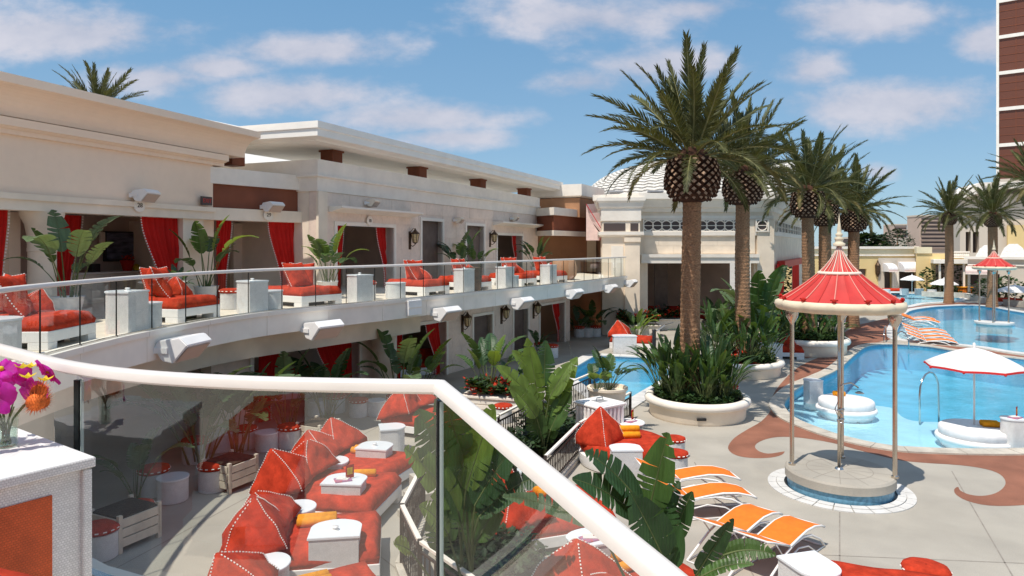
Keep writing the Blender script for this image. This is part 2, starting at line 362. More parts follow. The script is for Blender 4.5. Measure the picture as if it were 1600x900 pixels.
class Fac:
    """a facade plane: u along p->q, v outward (right of travel), z up; px columns and rows of the survey photo map onto it"""
    def __init__(s, p, q):
        s.p = Vector(p); s.q = Vector(q); s.len = (s.q-s.p).length; s.d = (s.q-s.p)/s.len; s.n = Vector((s.d.y, -s.d.x)); s.a = math.atan2(s.d.y, s.d.x)
    def pt(s, u, v, z): w = s.p+s.d*u+s.n*v; return Vector((w.x, w.y, z))
    def U(s, px, v=0.):
        k = (px-800)/F; o = s.p+s.n*v; return (k*o.y-o.x)/(s.d.x-k*s.d.y)
    def Y(s, px, v=0.): return (s.p+s.n*v+s.d*s.U(px, v)).y
    def Z(s, px, py, v=0.): return EZ+(HOR-py)*s.Y(px, v)/F
    def box(s, bm, u0, u1, v0, v1, z0, z1, mi=0):
        vs = [bm.verts.new(s.pt(u, v, z)) for z in (z0, z1) for u, v in ((u0, v0), (u1, v0), (u1, v1), (u0, v1))]
        for q in ((0, 1, 2, 3), (4, 5, 6, 7), (0, 1, 5, 4), (1, 2, 6, 5), (2, 3, 7, 6), (3, 0, 4, 7)): bm.faces.new([vs[i] for i in q]).material_index = mi
    def wall(s, bm, u0, u1, z0, z1, v0, v1, ops):
        us = sorted({u0, u1, *[o[0] for o in ops], *[o[1] for o in ops]}); us = [u for u in us if u0 <= u <= u1]
        for a, b in zip(us, us[1:]):
            m = (a+b)/2; c = z0
            for o in sorted([o for o in ops if o[0] < m < o[1]], key=lambda o: o[2]):
                if o[2] > c+.01: s.box(bm, a, b, v0, v1, c, o[2])
                c = o[3]
            if z1 > c+.01: s.box(bm, a, b, v0, v1, c, z1)
    def blocks(s, par, u0, u1, z0, z1, bu, bz, ops, m, name='stone_block'):
        nz = max(1, round((z1-z0)/bz)); hz = (z1-z0)/nz; cnt = 0; g = .006
        for r in range(nz):
            za, zb = z0+r*hz+g, z0+(r+1)*hz-g; u = u0-(bu/2 if r % 2 else 0)
            while u < u1:
                spans = [(max(u, u0)+g, min(u+bu, u1)-g)]
                for o in ops:
                    if o[2] < zb and o[3] > za:
                        new = []
                        for a, b in spans:
                            if o[1]+.1 <= a or o[0]-.1 >= b: new.append((a, b)); continue
                            if o[0]-.1 > a: new.append((a, o[0]-.1))
                            if o[1]+.1 < b: new.append((o[1]+.1, b))
                        spans = new
                for a, b in spans:
                    if b-a < .08 or cnt >= 290: continue
                    bm = B(); k = rnd.uniform(.008, .014); s.box(bm, a, b, .001, k+.006, za, zb); O(name, bm, m, par, world=True); cnt += 1
                u += bu
    def frame(s, bm, u0, u1, z0, z1, w=.12, v0=-.05, v1=.06, sill=False):
        s.box(bm, u0-w, u0, v0, v1, z0, z1+w); s.box(bm, u1, u1+w, v0, v1, z0, z1+w); s.box(bm, u0+.001, u1-.001, v0, v1-.003, z1, z1+w)
# ---------------------------------------------------------------- ground, pools
def path_px(px, z=0., k=5, closed=True):
    P = smooth_path([G(x, y, z) for x, y in px], k, closed)
    if closed:
        A = sum(a.x*b.y-b.x*a.y for a, b in zip(P, P[1:]+P[:1]))
        if A < 0: P.reverse()
    return P
POOL1 = path_px([(1225,629),(1230,645),(1246,657),(1275,669),(1307,680),(1375,696),(1450,702),(1600,703),(1780,690),(1860,640),(1780,582),(1600,562),(1500,550),(1450,542),(1400,538.5),(1372,539),(1352,543),(1335,555),(1310,577),(1282,591),(1248,606)])
POOL2 = path_px([(1408,503),(1402,515),(1403,526),(1416,532),(1480,536.5),(1540,543),(1600,552),(1740,562),(1800,530),(1700,498),(1600,489),(1535,478),(1480,478.5),(1450,481),(1420,487)], k=4)
POOL3 = path_px([(1376,468),(1386,477),(1410,480),(1440,474),(1490,471),(1500,466),(1470,461),(1420,459),(1386,460)], k=4)
PLUNGE = [G(x, y) for x, y in [(884,583),(962,639),(1000,615),(1052,585),(1022,560),(930,556)]]
PLUNGE = [Vector((p.x, p.y)) for p in PLUNGE]
def area(P): return sum(a.x*b.y-b.x*a.y for a, b in zip(P, P[1:]+P[:1]))
if area(PLUNGE) < 0: PLUNGE.reverse()
bm = B(); big = [(-900, -300), (1500, -300), (1500, 1500), (-900, 1500)]
fill(bm, [big]+[P for P in (POOL1, POOL2, POOL3, PLUNGE)], 0)
ground = O('ground', bm, 'concrete', kind='structure', flat=True)
def pool(P, name, depth, floor, cw, cmat, step=.6, wl=-.1, k=2):
    bm = B(); fill(bm, [P], -depth)
    basin = O(name+'_basin', bm, floor, kind='structure', flat=True)
    bm = B()
    n = len(P)
    for i in range(n):
        a, b = P[i], P[(i+1) % n]
        face(bm, [(a.x, a.y, -depth), (b.x, b.y, -depth), (b.x, b.y, -.12), (a.x, a.y, -.12)]); face(bm, [(a.x, a.y, -.12), (b.x, b.y, -.12), (b.x, b.y, .0), (a.x, a.y, 0)], 1)
    O('basin_wall', bm, [floor, 'tile_blue'], basin)
    bm = B(); fill(bm, [P], wl); O(name+'_water', bm, 'water', kind='structure', flat=True)
    Q = resample(P, step/k, True); Z = offs(Q, cw, True); I = offs(Q, -.03, True); n = len(Q)
    cop = B(); cnt = 0
    bmj = B(); prism_ring(bmj, offs(Q, .01, True), offs(Q, cw-.01, True), .003, .02); base = O(name+'_coping', bmj, 'joint', kind='structure')
    for i in range(0, n-n % k, k):
        bm = B(); ids = [(i+j) % n for j in range(k+1)]
        if i+2*k > n: ids = [(i+j) % n for j in range(n-i+1)]
        lo = [I[q] for q in ids]; hi = [Z[q] for q in ids]
        g = .012
        lo[0] = lo[0].lerp(lo[1], g/step*k); hi[0] = hi[0].lerp(hi[1], g/step*k)
        prism(bm, lo+hi[::-1], .001, .045+rnd.uniform(-.003, .003))
        if cnt < 290: O('coping_stone', bm, cmat, base); cnt += 1
        else: bm.free()
    return basin
def prism_ring(bm, A, Bp, z0, z1):
    n = len(A)
    r = [[bm.verts.new((p.x, p.y, z)) for p in P] for P, z in ((A, z0), (Bp, z0), (Bp, z1), (A, z1))]
    for i in range(n):
        j = (i+1) % n
        for a in range(4): bm.faces.new((r[a][i], r[a][j], r[(a+1) % 4][j], r[(a+1) % 4][i]))
pool(POOL1, 'main_pool', 1.25, 'pool_deep', .42, 'coping', .62)
pool(POOL2, 'far_pool', 1.2, 'pool_deep', .55, 'coping_white', .9)
pool(POOL3, 'shallow_pool', .35, 'pool_shallow', .55, 'coping_white', 1.4)
pool(PLUNGE, 'plunge_pool', 1.1, 'pool_deep', .5, 'coping_white', .8, k=1)
# shallow ledge of the main pool
edge = [Vector(G(x, y, -.1)[:2]) for x, y in [(1262,604),(1310,612),(1362,622),(1386,625),(1399,629),(1407,638),(1420,644),(1440,647),(1475,648),(1570,654),(1700,660),(1800,665)]]
low = [p for p in POOL1 if p.y < 20.6 and (p.x < 12 or p.y < 17.7)]
low = [Vector(G(x, y)[:2]) for x, y in [(1800,686),(1600,701.5),(1450,700.5),(1375,694.5),(1307,678.5),(1275,667.5),(1248,656),(1232,644),(1229,630),(1240,612)]]
bm = B(); prism(bm, smooth_path(edge, 3)+smooth_path(low, 4), -1.249, -.33); O('pool_ledge', bm, 'pool_shallow', kind='structure')
bm = B(); prism(bm, [G(x, y, -.1) for x, y in [(1404,505),(1403,526),(1420,531),(1462,533.5),(1476,530),(1470,520),(1440,505),(1425,494)]], -1.199, -.30); O('pool_ledge', bm, 'pool_shallow', kind='structure')

# terracotta bands and wave scrolls laid in the deck
blob = [(1300,551),(1335,541),(1352,536),(1375,534),(1420,537),(1480,540.3),(1540,547),(1600,556.5),(1740,572),(1980,600),(2100,700),(1900,760),(1700,775),
        (1640,785),(1590,790),(1545,790),(1512,783),(1494,773),(1491,765),(1497,761),(1501,767),(1515,773),(1535,775),(1555,771),(1568,762),(1571,752),(1562,741),(1540,733),(1500,727),(1440,723),(1400,718),(1340,703),(1300,692),(1250,684),(1215,683),(1192,688),(1180,696),(1184,704),(1200,709),(1222,706),(1226,706),(1221,711),(1205,715),(1180,716),(1155,713),(1141,706),(1138,697),(1148,684),(1168,671),(1190,658),(1205,640),(1205,625),(1218,602),(1250,572)]
blob = smooth_path([G(x, y) for x, y in blob], 3, True)
bm = B(); fill(bm, [blob, offs(POOL1, .2, True)], .004); O('terracotta_path', bm, 'swirl_terracotta', kind='structure')
bm = B(); fill(bm, [[G(x, y) for x, y in [(1290,553),(1262,560),(1230,556),(1260,545),(1300,530),(1340,508),(1392,496),(1397,505),(1391,520),(1390,531),(1372,534),(1350,537)]]], .007); O('terracotta_path', bm, 'terracotta', kind='structure')
bm = B(); fill(bm, [[G(x, y) for x, y in [(1392,483.5),(1412,485),(1450,478.5),(1500,475),(1600,480),(1600,476),(1500,472.6),(1450,476),(1412,482),(1394,480.5)]]], .003); O('terracotta_path', bm, 'terracotta', kind='structure')
for P in ([(1487,736),(1585,905)], [(1312,800),(1312,905)], [(1255,866),(1640,882)], [(1085,722),(1180,905)], [(640,640),(150,905)], [(420,735),(640,905)]):
    Q = [Vector(G(*p)[:2]) for p in P]
    bm = B(); a, b = offs(Q, .012), offs(Q, -.012)
    for i in range(len(Q)-1): face(bm, [(a[i].x, a[i].y, .0025), (a[i+1].x, a[i+1].y, .0025), (b[i+1].x, b[i+1].y, .0025), (b[i].x, b[i].y, .0025)])
    O('deck_joint', bm, 'joint', ground)

# ---------------------------------------------------------------- upper terrace, its fascia and glass railing
EDGE = [(2.6, -3), (1.2, 0), (.62, 1.2), (-.31, 3.02)]
CURV = [(-.31,3.02),(-1.25,3.12),(-2.04,3.40),(-2.95,4.05),(-4.6,5.35),(-6.05,7.1),(-6.65,8.8),(-6.95,10.75),(-6.95,13.2),(-6.3,16.4),(-4.85,18.8),(-3.2,21.2),(0,26.3),(3.8,32.6),(6.3,37.5)]
ARC = smooth_path(CURV, 6)
FULL = [Vector(p) for p in EDGE[:-1]]+ARC
bm = B(); prism(bm, offs(FULL, -.12)+[Vector((3, 45.5)), Vector((-14, 34)), Vector((-18, 20)), Vector((-17, 4)), Vector((-8, -3))], TZ-.3, TZ); O('terrace', bm, 'terrace_floor', kind='structure')
fas = T('terrace_fascia', 'long curved cream fascia along the edge of the upper terrace', 'fascia', (-6.3, 16.4, TZ-.5))
seg = resample(offs(FULL, .0), .5)
def along(path, i0, i1): return path[i0:i1+1]
i = 0
while i < len(seg)-1:
    j = min(i+4, len(seg)-1); pth = [v.copy() for v in seg[i:j+1]]; pth[0] = pth[0].lerp(pth[1], .02)
    bm = B(); sweep(bm, pth, [(-.28, TZ-.56), (.0, TZ-.56), (.0, TZ-.08), (.05, TZ-.07), (.05, TZ+.03), (-.28, TZ+.03), (-.28, TZ-.56)]); O('fascia_panel', bm, 'offwhite', fas, world=True)
    i = j
def railing(path, label, gname, step, wide, hi, glass, joint=None):
    t = T('glass_railing', label, 'railing', (path[0].x, path[0].y, TZ))
    r = wide/2
    prof = [(r*c, hi-r*.86+r*.86*s) for c, s in ((1, -.6), (1, .55), (.72, .95), (.25, 1.05), (-.25, 1.05), (-.72, .95), (-1, .55), (-1, -.6), (-.6, -1), (.6, -1), (1, -.6))]
    bm = B(); sweep(bm, path, prof); sharp(O('handrail', bm, 'rail_white', t, smooth=True, world=True), 50)
    L = 0; Q = resample(path, .12); n = max(1, round(step/.12)); i = 0
    while i < len(Q)-1:
        j = min(i+n, len(Q)-1)
        if len(Q)-1-j < 3: j = len(Q)-1
        if joint:
            J = [min(range(len(Q)), key=lambda q: (Q[q]-Vector(p)).length) for p in joint]+[len(Q)-1]; j = min(q for q in J if q > i)
        a, b = Q[i], Q[j]; d = (b-a).normalized(); pth = [v.copy() for v in Q[i:j+1]]
        pth[0] = pth[0]+d*.009; pth[-1] = pth[-1]-d*.009
        bm = B()
        for u, w in zip(pth, pth[1:]): face(bm, [(u.x, u.y, TZ+.035), (w.x, w.y, TZ+.035), (w.x, w.y, hi-.062), (u.x, u.y, hi-.062)])
        p = O('glass_pane', bm, glass, t, world=True)
        bm = B()
        w = .006 if step < 1.3 else .015
        box(bm, (a.x, a.y, (TZ+hi)/2-.02), (w*2, .02, hi-TZ-.13), math.atan2(d.y, d.x))
        O('pane_edge', bm, 'seal', p, world=True)
        if step > 1.3:
            bm = B(); c = a+d*.026; box(bm, (c.x, c.y, (TZ+hi)/2-.02), (.005, .016, hi-TZ-.13), math.atan2(d.y, d.x)); O('pane_edge', bm, 'bright_edge', p, world=True)
        bm = B(); sweep(bm, pth, [(.02, TZ+.031), (.02, TZ+.06), (-.02, TZ+.06), (-.02, TZ+.031), (.02, TZ+.031)]); O('shoe_strip', bm, 'steel', p, world=True)
        i = j
    return t
HI = EZ-.58
far = [p for p in ARC if p.y > 5.2 or p.x < -4.4]
railing(offs(far, -.06), 'long glass balustrade with slim white handrail curving along the upper terrace', '', 1.1, .085, HI+.035, 'glass')
near = [p for p in ARC if p.y <= 5.4 and p.x > -4.7][::-1]
nearp = offs(near, .06)
railing([v for v in nearp if v.x > -4.0 and v.x < -1.99]+[Vector((-2.03, 3.32)), ] if 0 else resample(nearp, .05), 'foreground glass railing with thick white handrail nearest the camera', '', 1.78, .067, HI, 'glass_near', [(-2.11, 3.45)])
ret = [nearp[-1], Vector((.385, 1.64)), Vector((1.22, 0)), Vector((2.7, -3))]
rt_ = railing(ret, 'foreground glass railing running diagonally down to the lower right', '', 1.78, .067, HI, 'glass_near')

for o in [rt_]+[x for x in rt_.children_recursive]:   # this flight of railing follows the steps down
    if o.type == 'MESH':
        for v in o.data.vertices:
            w = rt_.location.y+v.co.y; v.co.z -= .152*max(0., ret[0].y-w)
# ---------------------------------------------------------------- upper cabana building
P0, P1, P3 = Vector((-11.25, 15)), Vector((-9.2, 21)), Vector((-7.04, 24))
d01 = (P1-P0).normalized()
F1 = Fac(P0-d01*8, P1); F2 = Fac(P1, P3); F3 = Fac((-6.65, 23.3), (1.57, 41.8))
tops = [F1.Z(0, y) for y in (125, 140, 181, 184, 208, 303, 327)]
bldA = T('peach_building', 'peach rendered cabana building with deep cove cornice on the upper terrace', 'building', (F1.p.x, F1.p.y, TZ))
bm = B(); F1.box(bm, 0, F1.len, -5, 0, tops[5], tops[3]); O('wall', bm, 'peach', bldA, world=True)
pth = [F1.p, F1.q, F1.q+F1.d*1.25]
pth = [F1.p, F1.q+F1.d*.35]
cz0, cz1 = tops[2], tops[1]
cove = [(.72-.55*math.sin(t*math.pi/2), cz1-(cz1-cz0)*(1-math.cos(t*math.pi/2))) for t in [k/8 for k in range(9)]]
bm = B(); sweep(bm, [F1.p, F1.q+F1.d*1.2], [(-4.9, tops[0]), (.80, tops[0]), (.80, tops[1]+.02), (.72, cz1)]+cove[1:]+[(-4.9, cz0)]); O('cornice', bm, 'peach', bldA, world=True)
bm = B(); sweep(bm, [F1.p, F1.q+F1.d*.35], [(-.2, tops[3]), (.30, tops[3]), (.30, tops[3]-.18), (.22, tops[3]-.2), (.20, tops[4]+.12), (.12, tops[4]+.1), (.12, tops[4]), (-.2, tops[4])]); O('moulding', bm, 'peach', bldA, world=True)
bm = B(); F1.box(bm, 0, F1.len, -.5, .06, tops[6], tops[5]-.002); F1.box(bm, 0, F1.len, .06, .12, tops[5]-.10, tops[5]+.04); O('lintel', bm, 'cream', bldA, world=True)
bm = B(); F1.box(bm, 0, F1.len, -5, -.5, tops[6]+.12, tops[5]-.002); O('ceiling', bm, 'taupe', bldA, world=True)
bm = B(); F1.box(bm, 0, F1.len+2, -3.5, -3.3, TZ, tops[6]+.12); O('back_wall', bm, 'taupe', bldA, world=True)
def column(fac, px, rad, v, par, m='cream'):
    u = fac.U(px, v); c = fac.pt(u, v, 0); zt = tops[6]
    bm = B(); lathe(bm, [(rad*1.15, TZ), (rad*1.15, TZ+.12), (rad, TZ+.2), (rad*.97, zt-.95), (rad*1.03, zt-.93), (rad*1.03, zt-.86), (rad, zt-.84), (rad*1.04, zt-.55), (rad*1.2, zt-.28), (rad*1.5, zt-.1), (rad*1.55, zt)], 28, c, cap=True); sharp(O('column', bm, m, par, smooth=True, world=True))
column(F1, 66, .30, -.35, bldA)
column(F1, -330, .30, -.35, bldA)
def pier(fac, px0, px1, v0, v1, z0, z1, par, m='cream', name='pier'):
    bm = B(); fac.box(bm, fac.U(px0, v1), fac.U(px1, v1), v0, v1, z0, z1); O(name, bm, m, par, world=True)
pier(F1, 286, 318, -1.2, -.05, TZ, tops[6], bldA)
pier(F1, 318, 334, -3.4, -.3, TZ, tops[6], bldA, 'peach')
pier(F1, 14, 32, -3.4, -1.0, TZ, tops[6], bldA, 'peach')
# brown recessed bay
zb = [F2.Z(410, y) for y in (268.5, 292.5, 328, 346)]
bayB = T('recessed_bay', 'red brown panelled bay between the peach wing and the stone wing', 'building', (P1.x, P1.y, TZ))
bm = B(); F2.box(bm, 0, F2.len, -5, -.10, zb[2], zb[1]-.002); O('wall', bm, 'brown', bayB, world=True)
bm = B(); F2.box(bm, -.4, F2.len, -6, .03, zb[1], zb[0]); O('parapet', bm, 'offwhite', bayB, world=True)
bm = B(); F2.box(bm, -.01, F2.len, -.5, .06, zb[3], zb[2]); F2.box(bm, 0, F2.len, -5, -.5, zb[3]+.1, zb[2]-.01); O('lintel', bm, 'cream', bayB, world=True)
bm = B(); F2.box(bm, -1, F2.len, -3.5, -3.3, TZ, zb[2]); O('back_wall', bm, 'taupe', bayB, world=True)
pier(F2, 466, 484, -1, -.1, TZ, zb[3], bayB)
bm = B(); F2.box(bm, F2.U(405, -2.6), F2.U(418, -2.6), -2.8, -2.6, TZ, zb[3]); F2.box(bm, F2.U(365, -2.6), F2.U(384, -2.6), -2.8, -2.6, TZ, zb[3]); O('inner_post', bm, 'cream', bayB, world=True)
# stone wing
bldC = T('stone_wing', 'pale stone cabana wing with flat white overhanging roof', 'building', (F3.p.x, F3.p.y, TZ))
z3 = [F3.Z(600, y) for y in (267.5, 289.5, 300, 310)]
zh = F3.Z(680, 346); zd1 = F3.Z(570, 354); zo2 = F3.Z(795, 368)
def op(fac, a, b, zt, z0=TZ): return (fac.U(a), fac.U(b), z0, zt)
ops3 = [op(F3, 525, 614, zd1), op(F3, 658, 690, zh), op(F3, 728, 755, F3.Z(741, 353)), op(F3, 776, 815, zo2)]
bm = B(); F3.wall(bm, 0, F3.len, TZ, z3[3], -.35, 0, ops3); O('wall', bm, 'stone', bldC, world=True)
bm = B(); F3.box(bm, 0, .3, -7, -.36, TZ, z3[0]-.1); O('side_wall', bm, 'cream', bldC, world=True)
bm = B(); sweep(bm, [F3.p-F3.n*7, F3.p, F3.q], [(-.3, z3[0]), (.14, z3[0]), (.14, z3[1]+.04), (.20, z3[1]+.02), (.20, z3[1]-.03), (.10, z3[1]-.06), (.07, z3[2]), (.05, z3[3]), (-.3, z3[3]), (-.3, z3[0])]); O('parapet', bm, 'offwhite', bldC, world=True)
bm = B(); F3.box(bm, .3, F3.len, -7, -.35, z3[3]+.02, z3[3]+.2); O('roof_deck', bm, 'roofwhite', bldC, world=True)
bm = B(); F3.box(bm, -.05, .42, 0, .10, TZ, z3[3]); O('corner_pier', bm, 'cream', bldC, world=True)
F3.blocks(bldC, .42, F3.len, TZ, z3[3]-.02, 1.35, .52, ops3, 'stone')
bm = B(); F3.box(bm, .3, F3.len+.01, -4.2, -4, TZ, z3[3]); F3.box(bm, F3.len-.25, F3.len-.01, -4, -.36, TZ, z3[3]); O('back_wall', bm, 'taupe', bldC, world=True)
for a, b in ((620, 655), (695, 725), (758, 774)):
    bm = B(); u = (F3.U(a)+F3.U(b))/2; F3.box(bm, u-.1, u+.1, -4, -.36, TZ, z3[3]); O('partition', bm, 'taupe', bldC, world=True)
for k, (o, nm) in enumerate(zip(ops3, ('opening_frame', 'door_frame', 'door_frame', 'opening_frame'))):
    bm = B(); F3.frame(bm, o[0], o[1], TZ, o[3], .14, -.3, .07); O(nm, bm, 'offwhite', bldC, world=True)
    if nm == 'door_frame':
        bm = B(); F3.box(bm, o[0]+.002, o[1]-.002, -.25, -.2, TZ, o[3]-.002); d = O('door', bm, 'dooring', bldC, world=True)
        bm = B(); F3.box(bm, o[0]+.15, o[1]-.15, -.2, -.18, TZ+.25, TZ+1.1); F3.box(bm, o[0]+.15, o[1]-.15, -.2, -.18, TZ+1.3, o[3]-.2); O('door_panel', bm, 'dooring', d, world=True)
for a, b, y0, y1, xr in ((512, 642, 322, 331, 512), (769, 835, 346, 352, 769)):
    u0, u1 = F3.U(a), F3.U(b); zt, zl = F3.Z(xr, y0), F3.Z(xr, y1)
    bm = B(); sweep(bm, [F3.p+F3.d*u0, F3.p+F3.d*u1], [(.0, zt), (.62, zt), (.62, zt-.07), (.5, zt-.1), (.12, zl), (0, zl)]); O('canopy', bm, 'offwhite', bldC, world=True)
# roof slab on short posts
R0, R1, RL = Vector((-6.2, 21.8)), Vector((3.22, 43)), Vector((-15, 25))
rz1 = EZ+197*21.8/F; rz0 = EZ+173*21.8/F
rn_ = Vector((-.914, .406)); rp = [RL, R0, R1, R1+rn_*4.6, R0+rn_*4.6+Vector((.2, 2.2)), RL+Vector((1.2, 4.4))]
bm = B()
sweep(bm, rp, [(-.9, rz1), (0, rz1), (0, rz1-.22), (-.05, rz1-.24), (-.05, rz0+.02), (-.12, rz0)]+[(-.12-.30*math.sin(t), rz0-.07*(1-math.cos(t))-.0) for t in [k*math.pi/10 for k in range(1, 6)]]+[(-1.1, rz0-.05)], True)
roof = O('roof_edge', bm, 'roofwhite', bldC, world=True)
bm = B(); fill(bm, [offs(rp, -.88, True)], rz1-.01); fill(bm, [offs(rp, -1.05, True)], rz0-.05); O('roof_slab', bm, 'roofwhite', bldC, world=True)
for px, Y in ((363, 22.6), (518, 24.9)):
    c = D(px, 250, Y)
    bm = B(); box(bm, (c.x, c.y, (z3[0]+rz0-.05)/2-.15), (.56, .56, rz0-.05-z3[0]+.3), F3.a, .02); box(bm, (c.x, c.y, rz0-.085), (.64, .64, .07), F3.a); O('roof_post', bm, 'brown', bldC, world=True)
for px in (652, 747, 819, 872):
    c = F3.pt(F3.U(px, -.5), -.5, 0)
    bm = B(); box(bm, (c.x, c.y, (z3[0]+rz0-.05)/2), (.62, .62, rz0-.05-z3[0]), F3.a, .02); box(bm, (c.x, c.y, rz0-.085), (.70, .70, .07), F3.a); O('roof_post', bm, 'brown', bldC, world=True)
bm = B()
F3.box(bm, -1.5, F3.len+1.5, -10, -9.01, z3[3], EZ+5.6)
face(bm, [F3.pt(-1.5, -6, z3[0]+.1), F3.pt(F3.len+1.5, -6, z3[0]+.1), F3.pt(F3.len+1.5, -9, EZ+5.6), F3.pt(-1.5, -9, EZ+5.6)])
O('rear_roof', bm, 'roofwhite', bldC, world=True)
# red brown end block
endb = T('end_block', 'stepped red brown block with white caps at the far end of the terrace', 'building', (2.44, 40, TZ))
Lb = [Vector((1.0, 42.6)), Vector((2.44, 40)), Vector((4.74, 44)), Vector((3, 48))]
q = lambda y, Y: EZ+(HOR-y)*Y/F
bm = B(); prism(bm, Lb, q(362, 40), q(336, 40)); O('wall', bm, 'brown', endb, world=True)
bm = B(); sweep(bm, Lb, [(-.2, q(324, 40)), (.18, q(324, 40)), (.18, q(336, 40)), (-.2, q(336, 40))], True); prism(bm, offs(Lb, -.1, True), q(327, 40), q(325, 40)); O('cap', bm, 'offwhite', endb, world=True)
bm = B(); sweep(bm, Lb, [(-.2, q(360, 40)), (.12, q(360, 40)), (.12, q(368, 40)), (-.2, q(368, 40))], True); prism(bm, offs(Lb, -.15, True), q(367, 40), q(363, 40)); O('lower_band', bm, 'offwhite', endb, world=True)
Ub = [Vector((1.2, 43.6)), Vector((4.2, 42.4)), Vector((6.0, 46)), Vector((3, 49))]
bm = B(); prism(bm, Ub, q(340, 43), q(309, 42.5)); O('upper_wall', bm, 'tan', endb, world=True)
bm = B(); sweep(bm, Ub, [(-.2, q(288, 42.5)), (.2, q(288, 42.5)), (.2, q(306, 42.5)), (.05, q(308, 42.5)), (-.2, q(308, 42.5))], True); prism(bm, offs(Ub, -.1, True), q(292, 42.5), q(289, 42.5)); O('upper_cap', bm, 'offwhite', endb, world=True)
FE = Fac((1.7, 43.5), (5.2, 44.6))
bm = B(); FE.box(bm, -1, FE.len+.2, -.3, 0, TZ, q(366, 43)); O('recess_wall', bm, 'tan', endb, world=True)
bm = B(); FE.box(bm, FE.U(917), FE.U(931), -.02, .05, TZ, TZ+2.2); O('door', bm, 'pale_yellow', endb, world=True)
# lower storey under the terrace
F5 = Fac((-8.1, 17.2), (4.6, 38.9)); F5a = Fac((-10.2, 6), (-8.1, 17.2))
low = T('lower_cabanas', 'row of shaded stone cabanas under the upper terrace', 'building', (-4, 22, 0))
zl = F5.Z(690, 503); ztop = TZ-.31
ops5 = [op(F5, 395, 560, zl, 0), op(F5, 618, 696, zl, 0), op(F5, 739, 768, zl, 0), op(F5, 802, 824, zl, 0), op(F5, 843, 881, zl, 0)]
bm = B(); F5.wall(bm, F5.U(330), F5.U(890), 0, ztop, -.4, 0, ops5); O('wall', bm, 'stone', low, world=True)
F5.blocks(low, F5.U(563), F5.U(890), 0, ztop-.02, 1.3, .5, ops5, 'stone')
bm = B(); F5.box(bm, 0, F5.U(890), -4.2, -4, 0, ztop); O('back_wall', bm, 'taupe', low, world=True)
for o, isd in zip(ops5, (0, 0, 1, 1, 0)):
    bm = B(); F5.frame(bm, o[0], o[1], 0, o[3], .12, -.3, .06); O('door_frame' if isd else 'opening_frame', bm, 'offwhite', low, world=True)
    if isd:
        bm = B(); F5.box(bm, o[0]+.002, o[1]-.002, -.25, -.2, 0, o[3]-.002); O('door', bm, 'dooring', low, world=True)
bm = B(); F5a.box(bm, 0, F5a.len, -.4, 0, zl, ztop); F5a.box(bm, 0, F5a.len, -4.2, -4, 0, ztop); O('wall', bm, 'cream', low, world=True)
for uu in (2.5,):
    bm = B(); F5a.box(bm, uu-.3, uu+.3, -1, .05, 0, zl); O('pier', bm, 'cream', low, world=True)
# lower beam hung below the fascia
bp = offs([p for p in ARC if p.y > 6 and 800+p.x/p.y*F < 705], -1.0)
bm = B(); sweep(bm, bp, [(-.3, TZ-.301), (0, TZ-.301), (0, zl+.02), (-.3, zl+.02), (-.3, TZ-.301)]); O('beam', bm, 'cream', low, world=True)
c = F5.pt(F5.U(583), .45, 0)
bm = B(); lathe(bm, [(.42, 0), (.42, .1), (.34, .2), (.33, 1.5), (.38, 1.52), (.36, 1.6), (.42, zl-.05), (.5, zl+.02)], 24, c, cap=True); sharp(O('column', bm, 'cream', low, smooth=True, world=True))
bm = B(); FB = Fac(F5.pt(F5.U(890), -2.2, 0)[:2], F5.pt(F5.U(990), -.9, 0)[:2]); FB.box(bm, 0, FB.len, -.3, 0, 0, ztop); O('recess_wall', bm, 'tan', low, world=True)
# ---------------------------------------------------------------- domed lounge
YL = 39.5
F6 = Fac((D(1000, 0, YL).x, YL), (D(1206, 0, YL).x, YL)); F6.n = Vector((0, -1))
F6l = Fac((D(941, 0, 38.6).x, 38.6), (D(1000, 0, 38.4).x, 38.4))
F7 = Fac(F6.q, (D(1256, 0, 58).x, 58)); 
lou = T('domed_lounge', 'cream pool lounge with white tiled dome and interlaced ring grilles', 'building', (F6.p.x, YL, 0))
h = lambda y: EZ+(HOR-y)*YL/F
hl = lambda y: EZ+(HOR-y)*38.5/F
ops6 = [(F6.U(1012), F6.U(1178), 0, h(411))]
bm = B(); F6.wall(bm, -.4, F6.len, 0, h(331), -.5, 0, ops6); O('wall', bm, 'cream', lou, world=True)
bm = B(); F7.wall(bm, 0, F7.len, 0, h(331), -.5, 0, [(F7.U(1215), F7.U(1248), 0, h(412))]); O('side_wall', bm, 'cream', lou, world=True)
bm = B(); sweep(bm, [Vector((5.2, 41)), F6.p+Vector((-.0, 0)), F6.q, F7.q], [(-.6, h(303)), (.75, h(303)), (.75, h(312)), (.60, h(314)), (.42, h(321)), (.36, h(324)), (.18, h(325)), (.12, h(331)), (-.4, h(331))]); O('cornice', bm, 'offwhite', lou, world=True)
bm = B(); F6.box(bm, 0, F6.len+.08, 0, .14, h(368), h(362.5)); F6.box(bm, 0, F6.len+.05, 0, .10, h(342), h(337)); F7.box(bm, .1, F7.len, 0, .12, h(368), h(362.5)); O('string_course', bm, 'offwhite', lou, world=True)
bm = B(); F6.box(bm, F6.U(1000), F6.U(1182), .0, .45, h(411), h(399)); F6.box(bm, F6.U(1000), F6.U(1182), .45, .52, h(402), h(397)); O('lintel', bm, 'offwhite', lou, world=True)
bm = B(); F6.box(bm, F6.U(1181.5), F6.len+.06, .0, .2, 0, h(343)); F6.box(bm, F6.U(1163), F6.U(1178), .0, .17, h(396), h(343)); O('pilaster', bm, 'cream', lou, world=True)
